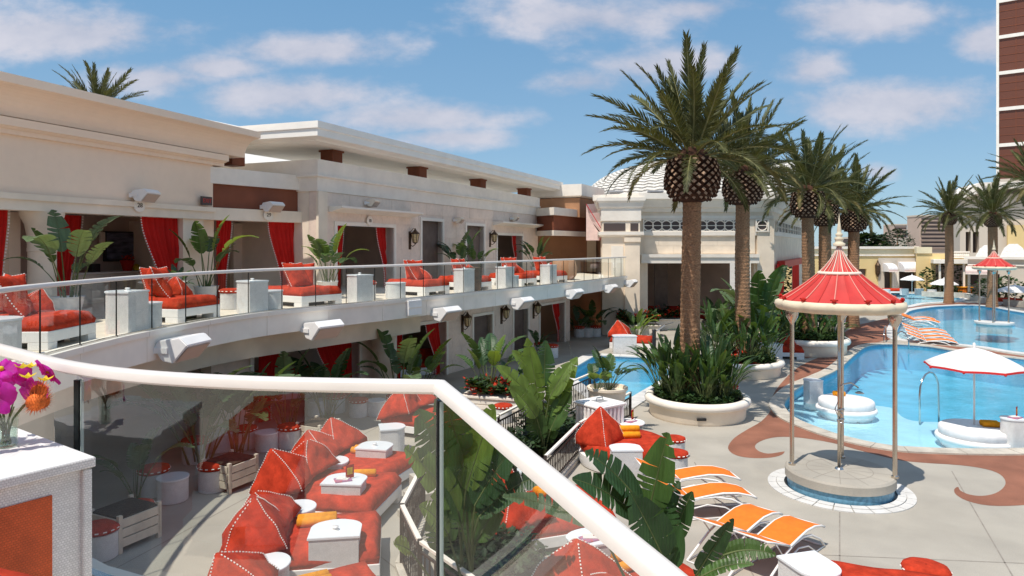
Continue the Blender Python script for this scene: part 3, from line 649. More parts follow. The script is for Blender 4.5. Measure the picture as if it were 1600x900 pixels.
bm = B(); F6.box(bm, 0, F6.len, -8, -7.6, 0, h(335)); F6.box(bm, 0, F6.len, -7.6, -.5, h(405), h(400)); O('inner_wall', bm, 'taupe', lou, world=True)
for a, b in ((1040, 1062), (1105, 1112)):
    bm = B(); F6.box(bm, F6.U(a), F6.U(b), -3.2, -3, 0, h(411)); O('inner_door', bm, 'dooring' if a < 1100 else 'cream', lou, world=True)
def grille(u0, u1, z0, z1, fac, n, par):
    bm = B(); fac.box(bm, u0, u1, .005, .02, z0, z1); g = O('grille', bm, 'far_dark', par, world=True)
    hz = (z1-z0)/2
    bm = B(); w = .07
    fac.box(bm, u0, u1, .02, .09, z0-w, z0); fac.box(bm, u0, u1, .02, .09, z1, z1+w); fac.box(bm, u0-w, u0, .02, .088, z0-w, z1+w); fac.box(bm, u1, u1+w, .02, .088, z0-w, z1+w); O('grille_frame', bm, 'offwhite', g, world=True)
    st = (u1-u0)/(n*1.0)
    for k in range(n):
        c = fac.pt(u0+st*(k+.5), .05+.01*(k % 2), (z0+z1)/2); pts = []
        bm = B()
        rr = min(hz*.96, st*.62)
        tube(bm, [c+Vector((fac.d.x, fac.d.y, 0))*math.cos(t)*rr+Vector((0, 0, 1))*math.sin(t)*rr for t in [j*math.pi/10 for j in range(21)]], .035, 5, False); O('ring', bm, 'offwhite', g, world=True)
    bm = B()
    for k in range(n+1): u = u0+st*k; fac.box(bm, max(u0, u-.02), min(u1, u+.02), .03, .06, z0, z1)
    fac.box(bm, u0, u1, .03, .055, (z0+z1)/2-.02, (z0+z1)/2+.02)
    O('grille_bars', bm, 'offwhite', g, world=True)
grille(F6.U(1006), F6.U(1160), h(360.5), h(344.5), F6, 11, lou)
grille(F6.U(1180), F6.U(1197), h(360.5), h(344.5), Fac((F6.p.x, YL-.2), (F6.q.x, YL-.2)), 1, lou)
grille(F7.U(1212), F7.U(1250), h(360.5), h(344.5), F7, 9, lou)
for u in (F6.U(1030), F6.U(1090), F6.U(1150)):
    pass
F6.blocks(lou, F6.U(1006), F6.U(1162), h(396), h(372), 1.7, .42, [], 'cream'); F6l.blocks(lou, .4, F6l.U(974), h(520), h(445), 1.0, .5, [], 'cream')
bm = B(); prism(bm, [(5.0, 46.5), (6.6, 42), (6.9, 42), (6.9, 47)], 0, hl(300)); prism(bm, [(3.2, 44.8), (6.4, 45.6), (6.4, 46), (3.2, 45.2)], 0, hl(330)); O('link_wall', bm, 'tan', lou, world=True)
# pavilion block left of the lounge
hl = lambda y: EZ+(HOR-y)*38.5/F
bm = B(); F6l.box(bm, 0, F6l.len, -2.5, 0, 0, hl(312)); O('pier_block', bm, 'cream', lou, world=True)
bm = B(); sweep(bm, [F6l.p-F6l.n*2.5, F6l.p, F6l.q, F6l.q-F6l.n*1.2], [(-.1, hl(309)), (.28, hl(309)), (.28, hl(314)), (.2, hl(317)), (.14, hl(324)), (.06, hl(326)), (.06, hl(345)), (-.1, hl(345))]); O('entablature', bm, 'offwhite', lou, world=True)
bm = B(); F6l.box(bm, .08, F6l.U(977), 0, .03, hl(361), hl(349)); F6l.box(bm, F6l.U(985), F6l.len-.1, 0, .03, hl(361), hl(349)); O('vent_panel', bm, 'far_dark', lou, world=True)
bm = B(); sweep(bm, [F6l.p-F6l.n*2.5, F6l.p, F6l.q, F6l.q-F6l.n*1.2], [(0, hl(362)), (.2, hl(362)), (.2, hl(367)), (.05, hl(370)), (0, hl(370))]); O('band', bm, 'offwhite', lou, world=True)
bm = B(); F6l.box(bm, F6l.U(976), F6l.len-.02, 0, .12, 0, hl(378)); F6l.box(bm, F6l.U(975), F6l.len+.02, 0, .2, hl(378), hl(371)); O('pilaster', bm, 'cream', lou, world=True)
bm = B(); F6l.box(bm, .5, F6l.U(974), 0, .03, hl(440), hl(384)); O('panel', bm, 'offwhite', lou, world=True)
# dome of barrel tiles
dome = B(); cx, cy = 15.2, 53.; RX = 9.6; zb0 = h(306); rows = 26; segs = 130
def dome_pt(t, k, lift):
    a = k*2*math.pi/segs; rr = RX*math.cos(t)**.8+.0; zz = zb0+3.65*math.sin(t)**.85
    return (cx+math.cos(a)*rr*(1+lift/RX), cy+math.sin(a)*rr*(1+lift/RX), zz+lift*.5)
prev = None
for r in range(rows):
    t0, t1 = r/rows*math.pi/2*.97, (r+1)/rows*math.pi/2*.97
    A = [dome.verts.new(dome_pt(t0, k, .14 if k % 2 else .02)) for k in range(segs)]
    C = [dome.verts.new(dome_pt(t1, k, .06 if k % 2 else -.06)) for k in range(segs)]
    for k in range(segs): dome.faces.new((A[k], A[(k+1) % segs], C[(k+1) % segs], C[k]))
    if prev:
        for k in range(segs): dome.faces.new((prev[k], prev[(k+1) % segs], A[(k+1) % segs], A[k]))
    prev = C
dome.faces.new(prev)
O('dome', dome, 'tile_roof', lou, world=True, kind='stuff')
bm = B(); prism(bm, [(5.5, 41.5), (F6.q.x, YL+.5), (F7.q.x-.5, 58), (24, 64), (6, 62)], h(310), h(305)); O('roof_deck', bm, 'tile_roof', lou, world=True)
for px in (961, 1024, 1108):
    bm = B(); c = F6.pt(F6.U(px, -1.5), -1.5, h(303)+.25); box(bm, c, (.9, .5, .12), 0, .03); box(bm, c-Vector((0, 0, .14)), (.6, .06, .2)); tag(O('roof_floodlight', bm, 'grey'), {961: 'small grey floodlight on the lounge roof by the striped awning', 1024: 'small grey floodlight on the lounge roof left of the nearest palm', 1108: 'small grey floodlight on the lounge roof between two palm trunks'}[px], 'floodlight', 'floodlights on the lounge roof')
# small striped awning
aw = T('striped_awning', 'small pink and white striped awning beside the brown end block', 'awning', D(930, 345, 41.5))
bm = B(); n = 9; A = D(916, 319, 41.4); Bq = D(938, 318, 43.6)
dirv = (Bq-A); out = Vector((dirv.y, -dirv.x, 0)).normalized()
prof = [(0, 0), (.12, -.55), (.40, -1.1), (.85, -1.62), (1.25, -1.95), (1.25, -2.2)]
for i in range(n):
    for (o0, h0), (o1, h1) in zip(prof, prof[1:]):
        a = A+dirv*(i/n); b = A+dirv*((i+1)/n)
        face(bm, [a+out*o0+Vector((0, 0, h0)), b+out*o0+Vector((0, 0, h0)), b+out*o1+Vector((0, 0, h1)), a+out*o1+Vector((0, 0, h1))], 1 if (i % 2 and o1 >= 1.25 and h1 < -2) else 0)
for e in (A, Bq):
    for k in range(7):
        t0, t1 = k/7, (k+1)/7
        f0 = lambda t: e+out*(1.25*t*t)+Vector((0, 0, -2.05*t)) ; f1 = lambda t: e+Vector((0, 0, -2.05*t))
        f = lambda t: e+out*1.25*t*t**.3+Vector((0, 0, -2.15*t**.8))
        face(bm, [e+out*1.2*(k/7)+Vector((0, 0, -2.2)), e+out*1.2*((k+1)/7)+Vector((0, 0, -2.2)), e+out*1.2*((k+1)/7)+Vector((0, 0, -2.15*(((k+1)/7)**.6))), e+out*1.2*(k/7)+Vector((0, 0, -2.15*((k/7)**.6)))], 1 if k > 3 and k % 2 else 0)
O('canvas', bm, ['awning_pink', 'stripe_red'], aw, world=True)
bm = B(); tube(bm, [A+out*1.25+Vector((0, 0, -1.95)), Bq+out*1.25+Vector((0, 0, -1.95))], .03, 6); tube(bm, [A, A+out*1.25+Vector((0, 0, -1.95))], .025, 6); O('frame', bm, 'stripe_red', aw, world=True)
# red valance and curtains at the side opening of the lounge
bm = B(); F7.box(bm, F7.U(1213), F7.U(1249), .05, .5, h(420), h(409)); tag(O('red_valance', bm, 'pav_red'), 'flat red valance over the side opening of the domed lounge', 'awning')
# ---------------------------------------------------------------- palms
def frond_mesh(L, bend, seed, n=52, old=False, wide=1.):
    r = random.Random(seed); bm = B(); pts = []; p = Vector((0, 0, 0)); st = 14
    angs = []
    for i in range(st+1):
        t = i/st; a = -bend*t**1.6; angs.append(a); pts.append(p.copy()); p = p+Vector((math.cos(a), .012*math.sin(seed+t*3), math.sin(a)))*(L/st)
    tube(bm, pts, [.030*(1-t/st)+.006 for t in range(st+1)], 4, False, 0)
    for k in range(n):
        t = .10+.9*k/(n-1); f = t*st; i = min(int(f), st-1); P = pts[i].lerp(pts[i+1], f-i); a = angs[i]+(angs[i+1]-angs[i])*(f-i)
        fw = Vector((math.cos(a), 0, math.sin(a))); up = Vector((-math.sin(a), 0, math.cos(a)))
        ln = L*.165*(.35+.65*math.sin(math.pi*min(1, t*.80+.16)))*wide*r.uniform(.85, 1.1)
        for s in (-1, 1):
            sp = R(58-34*t+r.uniform(-6, 6)); lift = R(24+r.uniform(-14, 14)-10*t)
            d = fw*math.cos(sp)+(Vector((0, s, 0))*math.cos(lift)+up*math.sin(lift))*math.sin(sp)
            d2 = (d+Vector((0, 0, -.16*r.uniform(.3, 1.6)))).normalized()
            w = .028*L/3.3+.008; q = d.cross(up).normalized()*w
            m = P+d*ln*.5; e = P+d*ln*.5+d2*ln*.5
            v = [bm.verts.new(x) for x in (P-q*.5, P+q*.5, m+q*.62, e, m-q*.62)]
            f1 = bm.faces.new(v); f1.material_index = 1
    me = bpy.data.meshes.new('frond'); bm.to_mesh(me); bm.free()
    me.materials.append(MAT['rachis']); me.materials.append(MAT['frond_old' if old else 'frond']); return me
FR = {}
def frond_set(L):
    key = round(L, 1)
    if key not in FR: FR[key] = [[frond_mesh(L, b, 3+i+int(b*10)) for i in range(2)] for b in (.22, .5, .85, 1.15)]+[[frond_mesh(L*.92, 1.25, 77, old=True)]]
    return FR[key]
def palm(label, x, y, neck, rt, rb, L, nf, seed, lowdeg=-14, z0=0., parts=True, scl=1.):
    r = random.Random(seed); t = T('palm_tree', label, 'palm tree', (x, y, z0), 0, 'date palms around the pool')
    hN = neck-z0; bh = rb*1.75
    bm = B(); rows = max(14, int(hN*7)); segs = 22; rings = []
    for i in range(rows+1):
        for half in (0, 1):
            if i == rows and half: break
            f = (i+half*.55)/rows; rad = rt*(1.08-.12*f+.22*max(0, 1-f*6)**2)*(1.0 if half else .955)
            rings.append([bm.verts.new((math.cos(k*2*math.pi/segs)*rad*(1+r.uniform(-.025, .025))+.04*math.sin(f*3+seed), math.sin(k*2*math.pi/segs)*rad*(1+r.uniform(-.025, .025)), f*hN+(.05 if (k+i) % 2 else 0)*half)) for k in range(segs)])
    for A, C in zip(rings, rings[1:]):
        for k in range(segs): bm.faces.new((A[k], A[(k+1) % segs], C[(k+1) % segs], C[k]))
    O('trunk', bm, 'bark', t)
    off = .04*math.sin(3+seed)
    prof = [(rt*.95, hN-.03), (rb*.62, hN+bh*.03), (rb*.84, hN+bh*.14), (rb*.97, hN+bh*.32), (rb, hN+bh*.5), (rb*.97, hN+bh*.7), (rb*.86, hN+bh*.95), (rb*.5, hN+bh*1.2), (.02, hN+bh*1.32)]
    bm = B(); lathe(bm, prof, 22, (off, 0))
    nr = 11
    for i in range(nr):
        f = .06+.86*i/(nr-1); z = hN+bh*f; k2 = 0
        while k2 < len(prof)-2 and prof[k2+1][1] < z: k2 += 1
        tt = (z-prof[k2][1])/(prof[k2+1][1]-prof[k2][1]); rr = prof[k2][0]*(1-tt)+prof[k2+1][0]*tt
        n = 18
        for k in range(n):
            a = (k+.5*(i % 2))*2*math.pi/n+r.uniform(-.03, .03); c = Vector((off+math.cos(a)*rr, math.sin(a)*rr, z)); o = Vector((math.cos(a), math.sin(a), .35)).normalized(); s = Vector((-math.sin(a), math.cos(a), 0)); u = o.cross(s)
            u = -u if u.z < 0 else u
            w = rr*math.pi/n*.88; hh = bh/nr*.66; d = rr*.13*r.uniform(.8, 1.3)
            base = [c-s*w*.95, c-u*hh*1.1, c+s*w*.95, c+u*hh*1.1]; tip = [c+o*d+(p-c)*.74 for p in base]
            bv = [bm.verts.new(p) for p in base]; tv = [bm.verts.new(p) for p in tip]
            for j in range(4): bm.faces.new((bv[j], bv[(j+1) % 4], tv[(j+1) % 4], tv[j]))
            bm.faces.new(tv).material_index = 1
    O('frond_base', bm, ['boot_dark', 'boot_tip'], t, kind='stuff')
    fs = frond_set(L); ga = math.pi*(3-math.sqrt(5))
    for i in range(nf):
        f = i/(nf-1); el = 86-(86-lowdeg)*f**.86+r.uniform(-7, 7); az = i*ga+r.uniform(-.2, .2)
        idx = 0 if f < .2 else 1 if f < .5 else 2 if f < .8 else 3
        me = r.choice(fs[idx]) if not (f > .72 and r.random() < .28) else fs[4][0]
        o = O('frond', me, None, t); rr = rb*(.15+.62*min(1, f*1.2))
        o.matrix_local = Matrix.Translation((off+math.cos(az)*rr, math.sin(az)*rr, hN+bh*(1.22-.22*f))) @ Matrix.Rotation(az, 4, 'Z') @ Matrix.Rotation(-R(el), 4, 'Y') @ Matrix.Rotation(r.uniform(-.5, .5), 4, 'X') @ Matrix.Scale(r.uniform(.84, 1.05)*(.88 if f < .1 else 1)*(.78+.22*abs(math.sin(R(max(0, el))))), 4)
    return t
palm('nearest and largest date palm, trunk rising from the round planter by the plunge pool', 5.33, 20.3, 6.33, .285, .73, 3.25, 54, 4)
palm('second date palm, just right of the largest one and behind it', 9.15, 27, 6.65, .285, .70, 3.1, 54, 9)
palm('third date palm, its trunk seen behind the red pavilion roof left side', 13.9, 32, 6.35, .285, .70, 3.0, 50, 14)
palm('dark date palm trunk behind the spire of the red pavilion', 17.0, 37, 6.1, .33, .66, 3.2, 50, 21)
palm('date palm farthest back in the left row, right of the pavilion spire', 21.0, 42, 5.9, .34, .70, 3.3, 54, 23)
palm('slim date palm standing alone before the pale yellow building across the pool', 38.4, 60, 6.9, .34, .55, 3.4, 44, 31, -26)
palm('date palm directly behind the small far red pavilion', 39.4, 56, 6.6, .36, .58, 3.6, 44, 37, -26)
palm('date palm cut by the right edge of the photo below the brown tower', 39.2, 51, 8.6, .36, .6, 3.6, 40, 41, -26)
palm('date palm crown showing above the peach cornice', -29.2, 48, 13.2, .36, .62, 3.7, 46, 47)

# ---------------------------------------------------------------- broad leaved plants
def blade(bm, path, W, nrm, seed, tears=3, fold=.32, mi=0, under=0):
    """a banana-like blade along path (list of points), torn at the edges"""
    r = random.Random(seed); n = len(path)-1
    sec = []
    for i in range(n+1):
        t = i/n; tg = (path[min(i+1, n)]-path[max(i-1, 0)]).normalized(); s = tg.cross(nrm).normalized(); nn = s.cross(tg).normalized()
        w = W*max(.02, math.sin(math.pi*min(1, t**.75*.97+.03)))**.62
        sec.append((path[i], s, nn, w, tg))
    for sd in (-1, 1):
        cut = set(r.sample(range(1, n), min(tears, n-1))) if tears else set()
        last = None
        for i in range(n):
            a, b = sec[i], sec[i+1]
            def pt(q, k, sh): return q[0]+q[1]*sd*q[3]*k+q[2]*(fold*q[3]*k*(1-.45*k))+q[4]*sh
            sh0 = .0; sh1 = .0
            if i in cut: sh0 = (b[0]-a[0]).length*r.uniform(.35, .8)
            va = [bm.verts.new(pt(a, 0, 0)), bm.verts.new(pt(a, .55, sh0*.25)), bm.verts.new(pt(a, 1, sh0)+Vector((0, 0, -.02*W if i in cut else 0)))] if (i in cut or last is None) else last
            vb = [bm.verts.new(pt(b, 0, 0)), bm.verts.new(pt(b, .55, 0)), bm.verts.new(pt(b, 1, 0))]
            for q in range(2):
                bm.faces.new((va[q], va[q+1], vb[q+1], vb[q])).material_index = mi
            last = vb
def arc_leaf(stalk, bl, W, a0, a1, a2, seed, tears=3, m='leaf', nst=5, nb=10, rad=.012):
    bm = B(); p = Vector((0, 0, 0)); P = [p.copy()]
    for i in range(nst):
        a = R(a0+(a1-a0)*(i+1)/nst); p = p+Vector((math.sin(a), 0, math.cos(a)))*stalk/nst; P.append(p.copy())
    Q = [p.copy()]
    for i in range(nb):
        a = R(a1+(a2-a1)*((i+1)/nb)**1.3); p = p+Vector((math.sin(a), 0, math.cos(a)))*bl/nb; Q.append(p.copy())
    tube(bm, P, [rad*1.5*(1-.5*i/nst) for i in range(nst+1)], 5, False, 1)
    tube(bm, Q, [rad*.75*(1-.85*i/nb) for i in range(nb+1)], 4, False, 1)
    blade(bm, Q, W, Vector((-.7, 0, .7)), seed, tears)
    me = bpy.data.meshes.new('leaf'); bm.to_mesh(me); bm.free(); me.materials.append(MAT[m]); me.materials.append(MAT['stalk']); return me
LV = {}
def leafset(kind):
    if kind in LV: return LV[kind]
    out = []
    for m in {'slim': ('leaf_dark', 'leaf', 'leaf'), 'bop': ('leaf', 'leaf', 'leaf_young', 'leaf_dark'), 'dark': ('leaf_dark', 'leaf', 'leaf_dark'), 'grey': ('leaf_grey', 'leaf', 'leaf_grey'), 'philo': ('leaf', 'leaf_young', 'leaf_dark')}[kind]:
        for a in ((2, 8, 38), (4, 18, 75), (8, 30, 105)):
            s = len(out)*7+3
            if kind == 'slim': out.append(arc_leaf(.80, .75, .075, a[0], a[1]-2, a[2]-26, s, 1, m, nb=7))
            elif kind == 'philo': out.append(arc_leaf(.55, .55, .20, a[0], a[1], a[2]+20, s, 1, m))
            else: out.append(arc_leaf(.95, .95, .20, a[0], a[1], a[2], s, 4, m))
    LV[kind] = out; return out
def plant(label, loc, h, n, seed, kind='bop', spread=26, name='bird_of_paradise', cat='plant', group=None, squeeze=1.):
    r = random.Random(seed); t = T(name, label, cat, loc, 0, group); ms = leafset(kind); full = {'philo': 1.1, 'slim': 1.6}.get(kind, 1.9)
    for i in range(n):
        o = O('leaf', r.choice(ms), None, t); az = i*2.4+r.uniform(-.4, .4); le = r.uniform(0, spread)*(i/n)**.6
        s = h/full*r.uniform(.62, 1.05); rr = .10*h*r.random()
        o.matrix_local = Matrix.Translation((math.cos(az)*rr, math.sin(az)*rr, 0)) @ Matrix.Rotation(az, 4, 'Z') @ Matrix.Rotation(R(le), 4, 'Y') @ Matrix.Rotation(r.uniform(-.5, .5), 4, 'Z') @ Matrix.Diagonal((s, s*squeeze, s, 1))
    return t
def leaf_plant(label, root, leaves, seed, name='bird_of_paradise'):
    """a plant measured leaf by leaf: (base px, tip px, depth base, depth tip, half width, facing, material)"""
    t = T(name, label, 'plant', root, 0); r = random.Random(seed)
    for i, (b, e, Yb, Ye, W, face_, m, bow) in enumerate(leaves):
        pb, pe = D(*b, Yb), D(*e, Ye); bm = B(); nb = 14; Q = []
        ax = (pe-pb); fn = Vector(face_).normalized(); side = ax.cross(fn).normalized(); nn = side.cross(ax).normalized(); nn = nn if nn.dot(fn) > 0 else -nn
        for k in range(nb+1):
            f = k/nb; Q.append(pb+ax*f+Vector((0, 0, 1))*bow*ax.length*4*f*(1-f)*.5)
        rt = Vector(root)+Vector((r.uniform(-.12, .12), r.uniform(-.12, .12), 0)); S_ = []
        for k in range(9):
            f = k/8; w = pb-(Q[1]-Q[0]).normalized()*(pb-rt).length*.35*(1-f); S_.append(rt.lerp(w, f**.9))
        S_[-1] = pb
        tube(bm, S_, [.026*(1-.55*k/8) for k in range(9)], 6, False, 1); tube(bm, Q, [.013*(1-.85*k/nb) for k in range(nb+1)], 5, False, 1)
        blade(bm, Q, W, nn, seed*10+i, 5, .35); O('leaf', bm, [m, 'stalk'], t, world=True)
    return t
leaf_plant('tall torn leaved plant in front of the orange sun loungers, below the diagonal handrail', (1.62, 7.7, 0), [
    ((1012,806),(1044,676),7.3,7.2,.20,(-.3,-.8,.5),'leaf',.02), ((1003,790),(914,706),7.2,7.0,.17,(.4,-.6,.5),'leaf_dark',.14), ((995,806),(894,748),7.2,6.8,.17,(.2,-.7,.6),'leaf_dark',.12),
    ((1045,850),(1082,768),7.4,7.3,.13,(-.3,-.9,.2),'leaf_dark',.02), ((1040,880),(985,770),7.0,6.9,.22,(.2,-1,.1),'leaf_dark',.05), ((1050,890),(1030,760),7.1,7.3,.2,(-.5,-.8,.2),'leaf_dark',.05),
    ((1088,898),(1146,810),6.9,6.7,.11,(.2,-.9,.3),'leaf_dark',.03), ((1130,868),(1212,868),7.0,6.8,.11,(0,-.8,.6),'leaf',.22), ((1090,905),(1178,882),6.8,6.6,.07,(0,-.6,.8),'leaf',.2),
    ((936,826),(785,776),7.0,6.7,.105,(0,-.7,.7),'leaf_grey',.12), ((1010,830),(1062,752),7.4,7.5,.14,(-.2,-.9,.3),'leaf_dark',.04)], 5)
leaf_plant('big torn leaved plant behind the foreground glass beside the iron fence', (-.52, 8.7, 0), [
    ((722,712),(688,604),8.4,8.2,.22,(-.2,-.8,.5),'leaf',.03), ((705,752),(652,640),8.3,8.1,.26,(.2,-.8,.5),'leaf',.06), ((728,765),(772,632),8.4,8.3,.24,(-.4,-.8,.4),'leaf_young',.03),
    ((742,790),(806,694),8.3,8.2,.22,(-.3,-.8,.4),'leaf_dark',.08), ((716,800),(632,700),8.2,8.0,.2,(.2,-.7,.6),'leaf_young',.14), ((738,800),(738,668),8.5,8.6,.25,(0,-1,.2),'leaf',.03),
    ((748,808),(856,742),8.3,8.2,.17,(-.1,-.7,.6),'leaf_dark',.2), ((688,862),(694,762),8.2,8.1,.2,(.1,-.9,.4),'leaf',.05), ((745,845),(790,775),8.4,8.4,.17,(-.3,-.8,.3),'leaf',.08), ((700,835),(655,790),8.1,7.9,.15,(.2,-.6,.6),'leaf_young',.2),
    ((640,860),(615,850),8.2,8.0,.13,(0,-.6,.7),'leaf_young',.1), ((740,850),(735,740),8.8,8.9,.22,(.1,-1,.1),'leaf',.03)], 8)
leaf_plant('tall sunlit leafy plant standing behind the small iron fence by the plunge pool', G(848, 712), [
    ((842,628),(824,528),16.3,16.2,.25,(-.3,-.8,.4),'leaf_young',.02), ((858,622),(893,566),16.3,16.4,.24,(-.3,-.8,.4),'leaf_young',.08), ((846,642),(775,572),16.2,15.9,.25,(.2,-.7,.6),'leaf_young',.14),
    ((856,650),(902,558),16.4,16.6,.28,(-.4,-.8,.3),'leaf_young',.05), ((860,672),(892,606),16.3,16.4,.24,(-.3,-.9,.2),'leaf',.05), ((838,652),(796,604),16.0,15.8,.24,(.2,-.8,.4),'leaf_young',.12),
    ((852,694),(872,628),16.5,16.6,.24,(-.2,-.9,.3),'leaf',.04), ((850,610),(852,532),16.6,16.7,.26,(0,-1,.3),'leaf_dark',.02), ((842,690),(832,630),16.2,16.1,.26,(.1,-.9,.3),'leaf',.04), ((846,600),(800,548),16.5,16.3,.2,(.1,-.8,.5),'leaf_young',.1)], 12)
def clump(label, P, h, n, size, seed, name, m='cover', inset=0, cat='shrub', top='stuff'):
    """dense ground cover: thousands of small leaf faces in a low mound over polygon P"""
    r = random.Random(seed); bm = B()
    xs = [p[0] for p in P]; ys = [p[1] for p in P]; k = 0
    def inside(x, y):
        c = False; j = len(P)-1
        for i in range(len(P)):
            if (P[i][1] > y) != (P[j][1] > y) and x < (P[j][0]-P[i][0])*(y-P[i][1])/(P[j][1]-P[i][1])+P[i][0]: c = not c
            j = i
        return c
    while k < n:
        x, y = r.uniform(min(xs), max(xs)), r.uniform(min(ys), max(ys))
        if not inside(x, y): continue
        z = P[0][2] if len(P[0]) > 2 else 0
        z += h*(.35+.65*r.random())*(.6+.4*math.sin(x*4.1+seed)*math.cos(y*3.7))
        a = r.uniform(0, 6.28); t = r.uniform(-.2, .9); s = size*r.uniform(.6, 1.3)
        f = Vector((math.cos(a)*math.cos(t), math.sin(a)*math.cos(t), math.sin(t))); sd_ = f.cross(Vector((0, 0, 1))).normalized()*s*.32; c = Vector((x, y, z))
        bm.faces.new([bm.verts.new(q) for q in (c, c+f*s*.5+sd_, c+f*s, c+f*s*.5-sd_)]); k += 1
    o = O(name, bm, m, kind='stuff'); o['label'] = label; o['category'] = cat
    return o
# ---------------------------------------------------------------- ring planters under the palms
def ring_planter(label, c, rx, hgt, group='round palm planters'):
    t = T('ring_planter', label, 'planter', (c[0], c[1], 0), 0, group)
    bm = B(); lathe(bm, [(rx*.93, 0), (rx*.95, .06), (rx*.955, hgt*.55), (rx*.97, hgt*.62), (rx*.88, hgt*.62), (rx*.88, 0)], 56); sharp(O('bowl', bm, 'cream', t, smooth=True))
    bm = B(); lathe(bm, [(rx*.97, hgt*.62), (rx*1.03, hgt*.66), (rx*1.05, hgt*.78), (rx*1.03, hgt*.93), (rx*.97, hgt), (rx*.90, hgt*.97), (rx*.875, hgt*.85), (rx*.875, hgt*.62), (rx*.97, hgt*.62)], 56); O('rim', bm, 'offwhite', t, smooth=True)
    bm = B(); lathe(bm, [(rx*.88, hgt*.78), (.3, hgt*.86)], 40); O('soil', bm, 'soil', t)
    return t
rp1 = ring_planter('large round cream planter around the nearest palm', (5.5, 20.3), 1.46, .62)
bm = B(); box(bm, (5.5-.25, 20.3-1.395, .2), (.26, .03, .07)); O('drain_grate', bm, 'black', rp1, world=True)
ring_planter('round cream planter at the foot of the second palm', (9.0, 27), 1.6, .6)
ring_planter('round cream planter of the third palm, seen behind the red pavilion', (14.0, 32.3), 1.75, .75)
def ringpoly(c, r, z): return [(c[0]+math.cos(a)*r, c[1]+math.sin(a)*r, z) for a in [k*math.pi/12 for k in range(24)]]
clump('low dark ground cover filling the nearest round palm planter', ringpoly((5.5, 20.3), 1.25, .5), .35, 3600, .13, 3, 'ground_cover', 'cover')
clump('low dark ground cover filling the second palm planter', ringpoly((9.0, 27), 1.35, .5), .5, 2500, .16, 4, 'ground_cover', 'cover')
clump('low green ground cover in the third palm planter', ringpoly((14, 32.3), 1.55, .6), .6, 2500, .2, 5, 'ground_cover', 'cover')
w1 = ['at the front left of', 'at the front of', 'at the front right of', 'on the right side of', 'on the left side of', 'at the back left of', 'at the back right of', 'hugging the trunk in']
spots = [(-.75,-.55),(0,-.85),(.7,-.55),(.95,.1),(-.95,.1),(-.6,.7),(.55,.75),(-.35,-.3),(.35,-.35)]
for k, (a, b) in enumerate(spots):
    d = ['at the front left of', 'at the front edge of', 'at the front right of', 'at the right edge of', 'at the left edge of', 'at the back left of', 'at the back right of', 'touching the trunk on its left in', 'touching the trunk on its right in'][k]
    plant(f'dark glossy broad leaved plant {d} the nearest palm planter', (5.5+a, 20.3+b, .5), 1.4 if k in (0, 1, 2) else 1.75+.22*(k % 3), 32, 60+k, 'slim', 15, 'leafy_plant', group='glossy plants in the nearest palm planter')
for k, (a, b) in enumerate([(-.9,-.4),(0,-.9),(.85,-.5),(-.9,.5),(.9,.5),(0,.5)]):
    d = ['at the left front of', 'at the front of', 'at the right front of', 'at the left back of', 'at the right back of', 'behind the trunk in'][k]
    plant(f'bushy dark green plant {d} the second palm planter', (9+a, 27+b, .5), 2.5 if b > 0 else 1.9, 24, 80+k, 'slim', 32, 'leafy_plant', group='bushy plants in the second palm planter')
for k, (a, b) in enumerate([(-1,-.5),(0,-1),(1,-.4),(-.8,.7),(.8,.8)]):
    d = ['at the left of', 'at the front of', 'at the right of', 'at the back left of', 'at the back right of'][k]
    plant(f'bushy green plant {d} the third palm planter', (14+a, 32.3+b, .6), 1.7, 22, 90+k, 'slim', 36, 'leafy_plant', group='bushy plants in the third palm planter')
